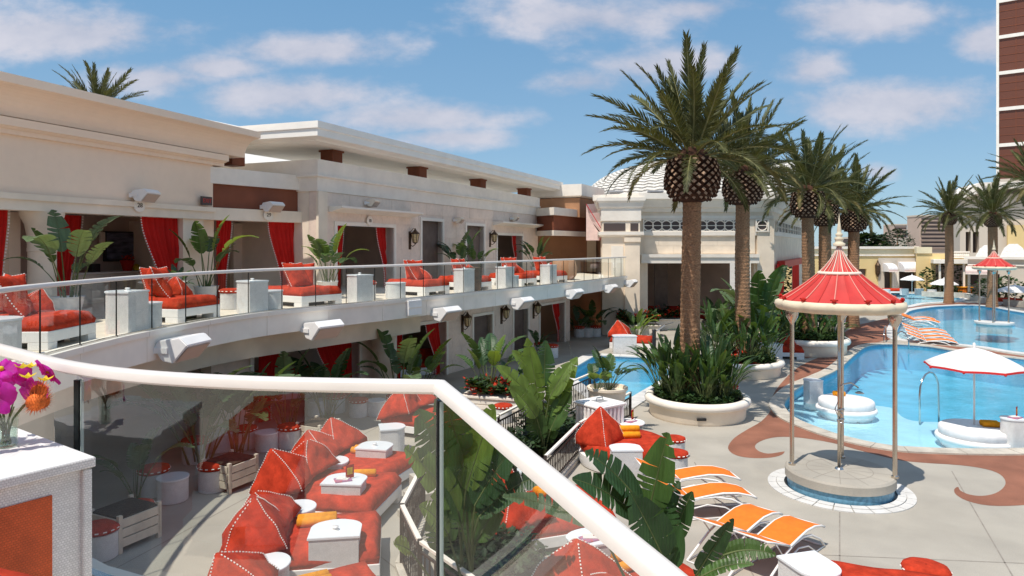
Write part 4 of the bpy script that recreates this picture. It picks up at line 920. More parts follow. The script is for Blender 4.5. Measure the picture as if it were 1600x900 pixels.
# ---------------------------------------------------------------- furniture kit
def pillow_mesh(seed, h=.62, a=.46, crush=.0):
    r = random.Random(seed); bm = B(); nl, ns = 11, 28
    ph = [r.uniform(0, 6.28) for _ in range(6)]; tip = (r.uniform(-.12, .12)+crush, r.uniform(-.06, .06)); rings = []
    def pt(f, k, lift=0.):
        th = 2*math.pi*k/ns+math.pi/4; c = math.cos(2*(th-math.pi/4))
        sq = 1/max(abs(math.cos(th)), abs(math.sin(th)))
        edge = abs(math.cos(2*th-math.pi/2))
        p = (1-f)**.86
        w = a*p*(.80*sq+.20)*(1-.06*(1-abs(math.sin(2*th)))) + .05*math.sin(math.pi*f)*a
        w *= 1+.035*math.sin(3*th+ph[0]+f*5)+.025*math.sin(7*th+ph[1]-f*9)+.03*math.sin(f*17+ph[2])*math.sin(5*th+ph[3])
        fc = 1-abs(math.sin(2*(th-math.pi/4)+math.pi/2))      # 1 midway along a face, 0 on the four seams
        w *= 1+.10*math.sin(math.pi*f)-.13*(1-fc)*0
        w += (.030*math.sin(13*th+ph[5])*f*(1-f)*2+.035*math.sin(2.5*math.pi*f+ph[1])*math.sin(2*th+ph[2]))*a*1.6*p**.5
        w += lift
        z = h*(f**.9)+.018*math.sin(4*th+ph[4]+f*6)*(1-f)
        return Vector((math.cos(th)*w+tip[0]*f*f, math.sin(th)*w+tip[1]*f*f, max(0, z)+.0))
    for i in range(nl):
        f = i/(nl-1)*.985
        rings.append([bm.verts.new(pt(f, k)) for k in range(ns)])
    for A, C in zip(rings, rings[1:]):
        for k in range(ns): bm.faces.new((A[k], A[(k+1) % ns], C[(k+1) % ns], C[k]))
    bm.faces.new(rings[0]); bm.faces.new(rings[-1])
    bmesh.ops.recalc_face_normals(bm, faces=bm.faces)
    me = bpy.data.meshes.new('cushion'); bm.to_mesh(me); bm.free(); me.materials.append(MAT['red_cloth']); me.shade_smooth()
    bm = B()
    for q in range(4):
        k = q*ns/4; n = 24
        for i in range(n):
            A = pt((i+.1)/n*.97, k, .008); C = pt((i+.55)/n*.97, k, .008)
            tube(bm, [A, C], .0085, 5)
    pm = bpy.data.meshes.new('piping'); bmesh.ops.recalc_face_normals(bm, faces=bm.faces); bm.to_mesh(pm); bm.free(); pm.materials.append(MAT['piping'])
    return me, pm
PIL = [pillow_mesh(5+i, .52+.05*(i % 3), .47, (-.14, .16, 0)[i % 3]) for i in range(6)]
def pillow(loc, rz, sc, label, v=0, tilt=0.):
    t = T('pyramid_pillow', label, 'pillow', loc, rz, 'red pyramid pillows'); me, pm = PIL[v % 6]
    a = O('cushion', me, None, t); b = O('piping', pm, None, t, kind='stuff')
    for o in (a, b): o.matrix_local = Matrix.Rotation(tilt, 4, 'Y') @ Matrix.Diagonal((sc[0], sc[1], sc[2], 1))
    return t
def square_pillow_mesh(seed, S_=.44, Tk=.20):
    r = random.Random(seed); bm = B(); n = 16; p1, p2 = r.uniform(0, 6), r.uniform(0, 6); g = {}
    def P(u, v, sd):
        th = Tk*max(0, (1-u**4)*(1-v**4))**.55; wr = .016*math.sin(9*u+p1+3*v)*abs(v)*(1-abs(u))+.016*math.sin(9*v+p2-3*u)*abs(u)*(1-abs(v))
        return Vector((sd*th+(wr if 0 < th else 0)+.05*(v*v-.4), u*S_*(1-.10*(1-v*v)), S_*(v+1)*(1-.04*(1-u*u))-.03*(1-u*u)*(v > 0)))
    for sd in (-1, 1):
        for i in range(n+1):
            for j in range(n+1):
                if sd == 1 and (i in (0, n) or j in (0, n)): g[i, j, 1] = g[i, j, -1]
                else: g[i, j, sd] = bm.verts.new(P(math.sin((i/n-.5)*math.pi), math.sin((j/n-.5)*math.pi), sd))
        for i in range(n):
            for j in range(n): bm.faces.new((g[i, j, sd], g[i+1, j, sd], g[i+1, j+1, sd], g[i, j+1, sd]))
    bmesh.ops.recalc_face_normals(bm, faces=bm.faces); me = bpy.data.meshes.new('cushion'); bm.to_mesh(me); bm.free(); me.materials.append(MAT['red_cloth']); me.shade_smooth()
    bm = B(); m = 15
    for q in range(4):
        for i in range(m):
            ts = [-1+2*(i+k)/m for k in (.12, .6)]; A, C = [P(*((t, -1), (1, t), (t, 1), (-1, t))[q], 0)*1.0 for t in ts]; o = Vector((0, (A.y+C.y)/2, (A.z+C.z)/2-S_)).normalized()*.008; tube(bm, [A+o, C+o], .012, 5)
    bmesh.ops.recalc_face_normals(bm, faces=bm.faces); pm = bpy.data.meshes.new('piping'); bm.to_mesh(pm); bm.free(); pm.materials.append(MAT['piping'])
    return me, pm
SQP = [square_pillow_mesh(40+i) for i in range(4)]
def square_pillow(loc, rz, sc, label, v=0, tilt=-.3):
    t = T('scatter_pillow', label, 'pillow', loc, rz, 'red square pillows'); me, pm = SQP[v % 4]
    for nm, m, kd in (('cushion', me, None), ('piping', pm, 'stuff')): o = O(nm, m, None, t, kind=kd); o.matrix_local = Matrix.Rotation(tilt, 4, 'Y') @ Matrix.Scale(sc, 4)
    return t
def mattress(bm, L, W, z0, z1, seed):
    r = random.Random(seed); nx, ny = 18, 12; g = {}
    def rf(x, y):
        ex = min(1, (L/2-abs(x))/.09); ey = min(1, (W/2-abs(y))/.09); e = max(0, min(ex, ey)); return (1-(1-e)**2)**.5
    for i in range(nx+1):
        for j in range(ny+1):
            x = (math.sin((i/nx-.5)*math.pi))*L/2*.35+(i/nx-.5)*L*.65; y = math.sin((j/ny-.5)*math.pi)*W/2*.35+(j/ny-.5)*W*.65
            z = z0+(z1-z0)*(.35+.65*rf(x, y))+.012*math.sin(x*7+seed)*math.sin(y*9+seed*2)+r.uniform(-.004, .004)
            b = .03*(1-rf(x, y)); g[i, j] = bm.verts.new((x*(1+b*.3), y*(1+b*.3), z))
    for i in range(nx):
        for j in range(ny): bm.faces.new((g[i, j], g[i+1, j], g[i+1, j+1], g[i, j+1]))
    bd = [(i, 0) for i in range(nx)]+[(nx, j) for j in range(ny)]+[(i, ny) for i in range(nx, 0, -1)]+[(0, j) for j in range(ny, 0, -1)]
    lo = [bm.verts.new((g[k].co.x*.985, g[k].co.y*.985, z0)) for k in bd]
    for q in range(len(bd)): bm.faces.new((g[bd[q]], g[bd[(q+1) % len(bd)]], lo[(q+1) % len(bd)], lo[q]))
    bm.faces.new(lo)
def daybed(label, loc, rz, L=2.1, W=1.5, group='red daybeds', z=(.30, .56), cloth='red_cloth'):
    t = T('daybed', label, 'daybed', loc, rz, group); zb = z[0]
    bm = B(); box(bm, (0, 0, zb-.09), (L, W, .18), 0, .012); O('base', bm, 'white_paint', t)
    for sx in (-1, 1):
        for sy in (-1, 1):
            bm = B(); box(bm, (sx*(L/2-.16), sy*(W/2-.12), (zb-.18)/2), (.32, .24, zb-.181), 0, .008); O('leg', bm, 'white_paint', t)
    bm = B(); box(bm, (0, 0, .05), (L*.55, W*.6, .1)); O('plinth', bm, 'black', t)  # black block stands in for the shade in the gap between the legs
    bm = B(); mattress(bm, L-.02, W-.02, zb, z[1], int(abs(loc[0]*31+loc[1]*17)) % 50); O('mattress', bm, cloth, t, smooth=True)
    return t
def rel(t, x, y, z):
    return (Matrix.LocRotScale(t.location, t.rotation_euler, t.scale) @ Vector((x, y, z)))
def dtable(label, loc, rz, w=.72, d=.62, h=.74, knob=True, group='white half round side tables', red=False):
    t = T('side_table', label, 'side table', loc, rz, group)
    def dpl(k, n=14): return [(-w/2*k, -d*.35*k-.0)]+[(w/2*k, -d*.35*k)]+[(w/2*k*math.cos(a), d*.25*k+(d*.40)*k*math.sin(a)) for a in [i*math.pi/n for i in range(n+1)]]
    bm = B(); prism(bm, dpl(.965), 0, h-.035); O('body', bm, 'wicker', t)
    bm = B(); prism(bm, dpl(1.02), h-.034, h); bmesh.ops.bevel(bm, geom=[e for e in bm.edges if abs(e.verts[0].co.z-e.verts[1].co.z) < 1e-4 and e.verts[0].co.z > h-.01], offset=.006, segments=2, affect='EDGES'); O('table_top', bm, 'table_top', t)
    if knob:
        bm = B(); lathe(bm, [(.055, h), (.055, h+.012), (.03, h+.02), (.03, h+.035), (.045, h+.04), (.045, h+.055), (.001, h+.06)], 14, (0, .02)); O('umbrella_cap', bm, 'white_paint', t, smooth=True)
    return t
def stool(label, loc, sc=1., red=True, group='white drum stools with red cushions'):
    t = T('drum_stool', label, 'stool', loc, 0, group); r_, h = .27*sc, .42*sc
    bm = B(); lathe(bm, [(r_*.94, 0), (r_, .015), (r_, h-.02), (r_*1.02, h-.015), (r_*1.02, h)], 26, cap=True); sharp(O('body', bm, 'wicker', t, smooth=True))
    if red:
        n = 32; bm = B(); lathe(bm, [(r_*.9, h), (r_*1.04, h+.02), (r_*1.07, h+.06*sc), (r_*1.0, h+.10*sc), (r_*.7, h+.125*sc), (.01, h+.13*sc)], n, rad=lambda k: 1+.03*(k % 4 < 2)); O('cushion', bm, 'red_cloth', t, smooth=True)
        bm = B()
        for k in range(16):
            a = k*math.pi/8; c = Vector((math.cos(a)*r_*1.09, math.sin(a)*r_*1.09, h+.06*sc)); d = Vector((-math.sin(a), math.cos(a), 0))*.026; tube(bm, [c-d, c+d], .011, 4)
        O('piping', bm, 'piping', t, kind='stuff')
    else:
        bm = B(); lathe(bm, [(r_*1.05, h), (r_*1.05, h+.03), (.01, h+.03)], 26); O('table_top', bm, 'table_top', t, smooth=False)
    return t
def towels(label, loc, rz, n=2, group='rolled orange towels', L=.5):
    for k in range(n):
        pass
    t = T('towel_stack', label, 'towels', loc, rz, group)
    for k in range(n):
        bm = B(); pts = []; y = (k-(n-1)/2)*.15 if k < 2 or n < 3 else 0; zz = .075 if k < 2 or n < 3 else .20
        if n == 3 and k < 2: y = (k-.5)*.16
        prof = [(.001, -L/2), (.05, -L/2+.002), (.075, -L/2+.02), (.078, 0), (.074, L/2-.02), (.05, L/2-.002), (.001, L/2)]
        lathe(bm, prof, 12); bm.transform(Matrix.Translation((0, y, zz)) @ Matrix.Rotation(R(90), 4, 'Y')); O('rolled_towel', bm, 'towel', t, smooth=True)
    return t
def magazine(label, loc, rz):
    t = T('magazine_rack', label, 'magazine', loc, rz)
    bm = B(); box(bm, (0, 0, .012), (.30, .22, .022), .2, .003); O('magazine', bm, 'magazine', t)
    bm = B(); box(bm, (.0, .03, .03), (.22, .16, .012), -.3); O('leaflet', bm, 'paper', t)
    bm = B(); box(bm, (.12, .05, .14), (.16, .012, .24), .5); O('menu_card', bm, 'dark_red', t)
    bm = B(); box(bm, (.12, .043, .15), (.10, .012, .12), .5); O('card_print', bm, 'flower_yellow', t)
    return t
# ---------------------------------------------------------------- row of daybeds below the terrace
ROW = [(29, (577,870), None, 2.2, 1.5, 'nearest daybed of the left row, cut by the bottom edge of the photo', 'nearest left daybed'),
       (10, (596,794), (592,852), 2.25, 1.5, 'red daybed with rounded pillows behind the big half round table at the bottom', 'second left daybed'),
       (-10, (628,736), (573,785), 2.25, 1.6, 'red daybed beside the side table holding magazines', 'third left daybed'),
       (-20, (652,706), (614,729), 2.2, 1.5, 'red daybed fourth from the bottom in the left row', 'fourth left daybed')]
rowt = []
for k, (ang, Fp, Np, L, W, lab, short) in enumerate(ROW):
    a = R(ang); ax = Vector((math.cos(a), math.sin(a), 0)); sd_ = Vector((-math.sin(a), math.cos(a), 0))
    f = G(*Fp, .56); c = f-ax*L/2-sd_*W/2
    rowt.append(daybed(lab, (c.x, c.y, 0), a, L, W, 'red daybeds on the lower deck'))
c = G(668, 690); rowt.append(daybed('red daybed farthest in the left row, partly hidden by the big leaves', (c.x-.1, c.y+.9, 0), R(-25), 2.1, 1.4, 'red daybeds on the lower deck'))
names = ['nearest left daybed', 'daybed behind the big half round table', 'daybed beside the magazines', 'fourth daybed of the left row', 'farthest daybed of the left row']
for k, t in enumerate(rowt):
    L = (2.2, 2.25, 2.25, 2.2, 2.1)[k]; W = (1.5, 1.5, 1.6, 1.5, 1.4)[k]
    for j, (dx, dy, s, tl) in enumerate(((.42, -.36, 1.12, -.24), (.46, .36, 1.05, -.3))):
        p = rel(t, -L/2+dx, dy*W/1.5, .53)
        pillow(p, t.rotation_euler.z+(.15, -.2)[j], (s*.95, s*1.02, s*1.12), f'floppy red dotted pillow, {"nearer" if j == 0 else "farther"} one on the {names[k]}', k+j*2, tl)
    if k in (0, 1, 3):
        towels(f'two rolled orange towels lying on the {names[k]}', rel(t, .12, W*.18, .555), t.rotation_euler.z+.05, 2, L=.62)
    elif k == 2: towels('orange towel roll on the daybed behind the magazines', rel(t, .5, .35, .555), t.rotation_euler.z+.3, 1)
def at_top(x, y, h): g = G(x, y, h); return (g.x, g.y, 0)
dt = [((524, 829), R(8), .74, .66, .75, 'large white half round table with wicker front between the two nearest left daybeds'),
      ((538, 750), R(-4), .74, .62, .75, 'white half round table holding magazines in front of the third left daybed'),
      ((585, 697), R(-12), .70, .6, .75, 'white half round table behind the magazine table, in the left row')]
for k, (p, rz, w, d, hh, lab) in enumerate(dt):
    t = dtable(lab, at_top(*p, hh), rz, w, d, hh)
    if k == 1: magazine('purple magazine and red menu card on the white half round table', (t.location.x-.02, t.location.y-.02, hh), .2)
for k, (p, lab) in enumerate((((406,880), 'low white half round table beside the pillow at the very bottom'), ((455,792), 'low white half round table by the head of the third left daybed'), ((513,720), 'low white half round table by the head of the fourth left daybed'), ((607,666), 'low white half round table by the head of the farthest left daybed'))):
    dtable(lab, at_top(*p, .62), R(-75), .62, .62, .62, False)
# shaded stools and planter boxes under the terrace
def crate(label, loc, rz, w=.62, h=.55, group='white slatted planter boxes'):
    t = T('planter_box', label, 'planter', loc, rz, group)
    for k in range(3):
        for (cx_, cy_, sx, sy) in ((0, -w/2, w, .03), (0, w/2, w, .03), (-w/2, 0, .03, w-.032), (w/2, 0, .03, w-.032)):
            bm = B(); box(bm, (cx_, cy_, .17+k*(h-.15)/3), (sx, sy, (h-.15)/3-.018), 0, .004); O('plank', bm, 'wood_pale', t)
    for sx in (-1, 1):
        for sy in (-1, 1): bm = B(); box(bm, (sx*(w/2-.02), sy*(w/2-.02), h/2), (.07, .07, h), 0, .006); O('leg', bm, 'wood_pale', t)
    bm = B(); box(bm, (0, 0, h-.06), (w-.04, w-.04, .04)); O('soil', bm, 'soil', t)
    return t
ST = [((333,727), 1.05, 1, 'red cushioned drum stool standing alone in the shade behind the glass'), ((270,742), 1.05, 0, 'white drum table without cushion in the shade behind the glass'), ((240,733), 1.05, 1, 'red cushioned stool left behind the white drum table in the shade'),
      ((453,667), 1.05, 1, 'red cushioned stool right beside the slatted planter box in the shade'), ((417,671), 1., 0, 'white drum table between two shaded stools below the terrace'), ((383,668), 1., 1, 'red cushioned stool at the left of the shaded drum table'),
      ((618,618), 1.0, 1, 'rightmost red cushioned stool of the group under the long fascia'), ((588,622), 1.0, 0, 'white drum table in the middle of the group under the long fascia'), ((560,624), 1.0, 1, 'leftmost red cushioned stool of the group under the long fascia'),
      ((156,822), 1.0, 1, 'red cushioned stool beside the black glass edge at lower left'), ((214,786), .95, 1, 'red cushioned stool half hidden behind the slatted box at lower left'),
      ((1056,705), .95, 1, 'red cushioned stool nearest the orange loungers'), ((1054,681), .9, 1, 'red cushioned stool just behind another at the foot of the round daybed'), ((1447,890), 1.05, 1, 'round red cushion stool cut by the bottom edge at right'),
      ((1140,603), 1.0, 1, 'red topped stool beside the red sofa right of the nearest palm'), ((770,690), 1.0, 1, 'red cushioned stool in front of the long flower planter'), ((786,632), .95, 1, 'red cushioned stool at the right end of the long flower planter')]
for p, s, red, lab in ST: stool(lab, at_top(*p, .5), s, bool(red), 'white drum stools with red cushions' if red else 'white drum tables')
for k, (px, lab) in enumerate((((905,518), 'left stool before the tall plants in the brown recess'), ((918,518), 'middle drum before the tall plants in the brown recess'), ((931,517), 'right stool before the tall plants in the brown recess'), ((862,548), 'drum stool by the fountain jet'), ((845,545), 'drum stool left of the fountain jet'))):
    g = G(*px, .3); stool('small white '+lab, (g.x, g.y, 0), 1.1, k != 1)
for px, lab in (((360,722), 'slatted planter box beside the lone stool in the shade'), ((497,664), 'slatted planter box right of the two shaded stools'), ((196,800), 'slatted planter box at lower left behind the black glass edge'), ((916,503), 'long planter box in the brown recess')):
    g = G(*px, .5); crate('white '+lab, (g.x, g.y, 0), R(-25), .75, .62)
# ---------------------------------------------------------------- middle group of daybeds
c = G(975, 702, .3); m1 = T('daybed', 'round red daybed with three orange towels beside the fluted white bin', 'daybed', (c.x, c.y, 0), 0, 'red daybeds on the lower deck')
bm = B(); lathe(bm, [(.86, 0), (1.02, .02), (1.05, .1), (1.05, .28), (1.0, .31), (.9, .31)], 40, cap=True); sharp(O('base', bm, 'white_paint', m1, smooth=True))
bm = B(); lathe(bm, [(.9, .31), (1.0, .33), (1.02, .42), (1.0, .52), (.9, .56), (.4, .575), (.001, .57)], 40, rad=lambda k: 1+.012*math.sin(k*1.7)); O('mattress', bm, 'red_cloth', m1, smooth=True)
pillow(rel(m1, -.58, -.15, .54), 0.9, (.95, .95, 1.35), 'tall pointed red pyramid pillow on the round daybed', 1, -.1)
pillow(rel(m1, -.40, .5, .54), .8, (.9, .9, .8), 'smaller red pillow behind the tall one on the round daybed', 2, .1)
towels('three rolled orange towels on the round daybed', rel(m1, .12, .05, .57), .05, 3)
g = G(973, 742); dtable('plain white half round table against the round red daybed', (g.x, g.y-.42, 0), R(2), .66, .5, .72, False)
g = G(985, 663, .6); tr = T('round_table', 'small white round table with purple and red leaflets behind the round daybed', 'table', (g.x, g.y, 0), 0)
bm = B(); lathe(bm, [(.3, 0), (.3, .04), (.06, .08), (.06, .6), (.34, .62), (.36, .65), (.34, .67), (.001, .67)], 28); sharp(O('stand', bm, 'white_paint', tr, smooth=True))
magazine('purple leaflets and red card on the small round table', (g.x, g.y, .67), .6)
a = R(20); n = G(775, 853, .3); ax = Vector((math.cos(a), math.sin(a), 0)); sd_ = Vector((-math.sin(a), math.cos(a), 0)); c = n+ax*1.1+sd_*.75
m2 = daybed('red daybed with two heaped pillows seen under the diagonal handrail', (c.x, c.y, 0), a, 2.2, 1.5, 'red daybeds on the lower deck')
bm = B(); box(bm, (.86, -.757, .2), (.42, .012, .18)); O('drawer', bm, 'white_paint', m2); 
pillow(rel(m2, -.62, -.30, .54), a+.2, (1.1, 1.15, .95), 'red pyramid pillow with piping, nearer one under the diagonal handrail', 3, -.1)
pillow(rel(m2, -.7, .4, .54), a-.1, (1.1, 1.1, 1.15), 'red pyramid pillow with piping, farther one under the diagonal handrail', 4, -.12)
towels('two rolled orange towels on the daybed under the diagonal handrail', rel(m2, .25, .35, .57), a+.15, 2)
g = G(808, 745, .6); dtable('white half round table behind the pillows, seen under the diagonal handrail', (g.x+.35, g.y+.2, 0), R(20), .62, .55, .66, False)
g = G(935, 842, .6); dtable('white tray table with magazines at the foot of the daybed under the handrail', (g.x, g.y, 0), R(20), .9, .6, .62, False)
magazine('purple magazine and red cards on the white tray table', (g.x-.12, g.y-.05, .62), .3)
g = G(935, 893, .5); a = R(28); m3 = daybed('red daybed cut by the bottom edge behind the torn leaves', (g.x+.3, g.y-.35, 0), a, 2.2, 1.5, 'red daybeds on the lower deck')
pillow(rel(m3, -.70, .12, .54), a+.4, (1.15, 1.2, 1.1), 'red pyramid pillow with dotted piping at the bottom edge, centre', 5, -.1)
pillow(rel(m3, -.62, -.5, .54), a, (1.0, 1.0, 1.0), 'red pyramid pillow behind the bottom handrail, centre', 0, -.1)
towels('three rolled orange towels at the bottom edge, centre', rel(m3, .28, .25, .57), a+.1, 3, L=.6)
g = G(1345, 912, .5); daybed('red daybed cut by the bottom edge at right beside the white table', (g.x+.45, g.y-.35, 0), R(-18), 2.3, 1.5, 'red daybeds on the lower deck')
dtable('white half round table at the bottom right beside the red daybed', at_top(1262, 876, .62), R(-165), .62, .72, .62, False)
for (px, rz, L, lab, pl) in (((990,545), R(-20), 2.0, 'red daybed with gathered pillow by the plunge pool', 'gathered red pillow on the daybed by the plunge pool'), ((1156,590), R(10), 1.5, 'red sofa bed right of the nearest palm planter', ''), ((1222,560), R(-10), 1.9, 'red daybed shaded by palms behind the red pavilion pole', '')):
    g = G(*px); t = daybed(lab, (g.x, g.y+.4, 0), rz, L, 1.3, 'red daybeds on the lower deck', cloth='red_cloth')
    if pl: pillow(rel(t, -.6, 0, .54), rz, (1.15, 1.3, 1.3), pl, 2)
    else:
        for q in (-.35, .35): pillow(rel(t, q*L/1.5, .35, .53), rz, (.8, .7, 1.0), f'{"left" if q < 0 else "right"} plump red pillow on the '+lab.split(' ', 1)[1], 3)
g = G(975, 552); dtable('white half round table before the daybed by the plunge pool', (g.x, g.y-.1, 0), R(0), 1.1, .7, .85, False)
g = G(1202, 565); dtable('white half round table before the shaded daybed behind the pavilion pole', (g.x, g.y-.1, 0), R(0), .95, .6, .8, False)
towels('orange towel rolls on the shaded daybed behind the pavilion pole', (G(1200,555).x, G(1200,555).y+.5, .57), 0, 2)
# ---------------------------------------------------------------- orange sling loungers
def make_lounger(label, loc, rz):
    t = T('sun_lounger', label, 'sun lounger', loc, rz, 'orange sling sun loungers'); W = .54
    # local x: head (-) to foot (+)
    seatp = [(-.12, .40), (.15, .44), (.45, .475), (.75, .46), (1.0, .40), (1.12, .345)]; backp = [(-.15, .41), (-.4, .505), (-.65, .60), (-.9, .69)]
    for s in (-1, 1):
        bm = B(); tube(bm, [(x, s*W/2, z-.015) for x, z in seatp], .019, 7); tube(bm, [(x, s*W/2, z-.015) for x, z in backp], .017, 7)
        tube(bm, [(-1.02, s*W/2, .015), (-.75, s*W/2, .13), (-.35, s*W/2, .30), (0, s*W/2, .385), (.3, s*W/2, .40), (.62, s*W/2, .34), (.95, s*W/2, .18), (1.12, s*W/2, .02)], .02, 7)
        tube(bm, [(-.55, s*W/2, .02), (-.2, s*W/2, .2), (.15, s*W/2, .27), (.5, s*W/2, .2), (.8, s*W/2, .02)], .013, 6)
        tube(bm, [(-1.02, s*W/2, .015), (1.12, s*W/2, .02)], .013, 6)
        tube(bm, [(-.62, s*W/2*.96, .58), (-.35, s*W/2*.96, .30)], .011, 6)
        O('side_frame', bm, 'white_paint', t, smooth=True)
    for x, z in ((-.9, .68), (-.14, .39), (1.12, .335), (-1.02, .015), (1.1, .02), (.3, .40)): bm = B(); tube(bm, [(x, -W/2, z), (x, W/2, z)], .014, 6); O('cross_bar', bm, 'white_paint', t, smooth=True)
    for nm, pp in (('seat_sling', seatp), ('back_sling', backp)):
        bm = B(); rows = []
        for x, z in pp: rows.append([bm.verts.new((x, y*W/2*.97, z+dz-.012*(1-y*y))) for dz in (0, -.012) for y in ((-1, -.5, 0, .5, 1) if dz == 0 else (1, .5, 0, -.5, -1))])
        for A, C in zip(rows, rows[1:]):
            for k in range(10): bm.faces.new((A[k], A[(k+1) % 10], C[(k+1) % 10], C[k]))
        bm.faces.new(rows[0]); bm.faces.new(rows[-1]); O(nm, bm, 'orange', t)
    return t
def lpos(foot, rz): g = G(*foot, .42); return (g.x-math.cos(rz)*.95, g.y-math.sin(rz)*.95, 0)
r0 = R(43); lg = make_lounger('orange sling lounger nearest the bottom right, beside the white half round table', lpos((1256, 812), r0), r0)
for f, rz, lab in (((1192, 793), R(43), 'orange sling lounger second nearest, its back among the torn leaves'), ((1158, 764), R(9), 'orange sling lounger third from the bottom, feet toward the pavilion'), ((1136, 737), R(6), 'orange sling lounger farthest from the camera beside the round daybed')):
    dup(lg, lpos(f, rz), rz, lab)
# ---------------------------------------------------------------- red pavilions
def pavilion(label, c, z0, s, big=True):
    t = T('pool_pavilion', label, 'pavilion', (c[0], c[1], z0), 0, 'red roofed pool pavilions'); n = 16
    H0 = 3.62*s; Rr = 1.10*s
    if big:
        bm = B(); lathe(bm, [(1.0*s, .0), (1.0*s, .26)], 56); O('plinth', bm, 'tile_blue', t)
        bm = B(); lathe(bm, [(1.0*s, .2), (1.045*s, .2), (1.045*s, .36), (1.01*s, .40), (.001, .40)], 56); O('platform', bm, 'concrete', t)
        bm = B()
        for k in range(12):
            a = k*math.pi/6+.1; d = Vector((math.cos(a), math.sin(a), 0)); q = Vector((-d.y, d.x, 0))*.006
            face(bm, [d*.16*s+q+Vector((0, 0, .402)), d*.98*s+q+Vector((0, 0, .402)), d*.98*s-q+Vector((0, 0, .402)), d*.16*s-q+Vector((0, 0, .402))])
        lathe(bm, [(.62*s, .4025), (.635*s, .4025)], 40); O('paving_joint', bm, 'joint', t)
        bm = B(); lathe(bm, [(1.0*s, .006), (1.08*s, .006)], 56); O('drain_channel', bm, 'black', t)
        for k in range(24):
            a = k*math.pi/12; bm = B()
            for (ra, rb_) in ((1.06, 1.21), (1.22, 1.385)):
                P = [(math.cos(a+.008+(math.pi/12-.016)*j/3)*ra*s, math.sin(a+.008+(math.pi/12-.016)*j/3)*ra*s) for j in range(4)]; Q = [(math.cos(a+.008+(math.pi/12-.016)*j/3)*rb_*s, math.sin(a+.008+(math.pi/12-.016)*j/3)*rb_*s) for j in range(4)]
                prism(bm, P+Q[::-1], .001, .035 if ra < 1.1 else .022)
            O('ring_stone', bm, 'coping_white', t)
    else:
        bm = B(); lathe(bm, [(1.0*s, -.5), (1.0*s, .08), (1.12*s, .09), (1.12*s, .2), (.001, .2)], 40); O('platform', bm, 'coping_white', t)
    base = .40 if big else .2
    for x, y in (((-.87, .26), (.40, .72), (.84, -.56)) if big else [(math.cos(.9+k*math.pi/2)*.8*s, math.sin(.9+k*math.pi/2)*.8*s) for k in range(4)]):
        bm = B(); lathe(bm, [(.07*s, base), (.07*s, base+.04), (.045*s, base+.06), (.043*s, H0-.28*s), (.045*s, H0-.24*s), (.065*s, H0-.2*s), (.12*s, H0-.1*s), (.13*s, H0-.02), (.13*s, H0+.02)], 14, (x, y), cap=True); sharp(O('post', bm, 'pole_metal', t, smooth=True))
    if big:
        bm = B(); tube(bm, [(0, 0, base), (0, 0, H0)], .035, 8); O('shower_pipe', bm, 'pole_metal', t, smooth=True)
        bm = B(); lathe(bm, [(.09, base), (.07, base+.03), (.036, base+.05)], 12)
        tube(bm, [(0, 0, 2.05), (.06, -.05, 2.16), (.2, -.1, 2.2), (.34, -.12, 2.1)], .018, 6); lathe(bm, [(.05, 2.02), (.09, 1.99), (.001, 1.99)], 12, (.36, -.125))
        for z in (1.62, 1.42): tube(bm, [(-.07, -.06, z), (.07, -.06, z+.03)], .022, 6); tube(bm, [(0, 0, z), (0, -.14, z-.06)], .016, 6)
        tube(bm, [(-.05, -.05, 1.8), (-.12, -.07, 1.65), (-.06, -.09, 1.5)], .012, 5); O('shower_tap', bm, 'steel', t, smooth=True)
    # scalloped cream rim
    m_ = 12; seg = 96
    def sc(k): return 1+.05*abs(math.sin(k*math.pi*m_/seg))
    bm = B(); lathe(bm, [(1.02*Rr, H0+.28*s), (1.075*Rr, H0+.25*s), (1.09*Rr, H0+.18*s), (1.06*Rr, H0+.10*s), (1.0*Rr, H0+.06*s), (.9*Rr, H0+.05*s), (.82*Rr, H0+.09*s), (.82*Rr, H0+.2*s)], seg, rad=sc); O('scalloped_rim', bm, 'pav_cream', t, smooth=True)
    bm = B(); lathe(bm, [(.88*Rr, H0+.06*s), (.001, H0+.18*s)], 40); O('ceiling', bm, 'pav_cream', t)
    def rz_(f): # roof profile radius/height: tented
        return 1.05*Rr*((1-f)**1.95*.86+.14*(1-f)), H0+.26*s+1.22*s*f
    seg2 = 24; npan = 12
    for k in range(npan*2):
        bm = B(); A0, A1 = k*math.pi/npan, (k+1)*math.pi/npan; rows = []
        for i in range(13):
            f = i/12*.965; r_, z = rz_(f); step = .0 if f > .46 else .012*s
            rows.append([bm.verts.new((math.cos(A0+(A1-A0)*j/4)*(r_+step)*(1-.02*math.sin(math.pi*j/4)), math.sin(A0+(A1-A0)*j/4)*(r_+step)*(1-.02*math.sin(math.pi*j/4)), z-.012*math.sin(math.pi*j/4)*(1-f))) for j in range(5)])
        for A, C in zip(rows, rows[1:]):
            for j in range(4): bm.faces.new((A[j], A[j+1], C[j+1], C[j]))
        O('roof_panel', bm, 'pav_red', t, smooth=True)
    for k in range(npan*2):
        a = k*math.pi/npan; bm = B()
        tube(bm, [(math.cos(a)*(rz_(i/10*.96)[0]+.012), math.sin(a)*(rz_(i/10*.96)[0]+.012), rz_(i/10*.96)[1]+.012) for i in range(11)], [(.012 if k % 2 == 0 else .007)*s*(1-.5*i/10) for i in range(11)], 5); O('rib', bm, 'rib_pink' if k % 2 == 0 else 'pav_red', t)
    for k in range(1, npan*2, 2):
        a = k*math.pi/npan; bm = B()
        tube(bm, [(math.cos(a)*(rz_(i/10*.96)[0]+.014), math.sin(a)*(rz_(i/10*.96)[0]+.014), rz_(i/10*.96)[1]+.014) for i in range(5, 11)], .009*s, 5); O('rib', bm, 'pav_rib', t)
    r_, z = rz_(.47)
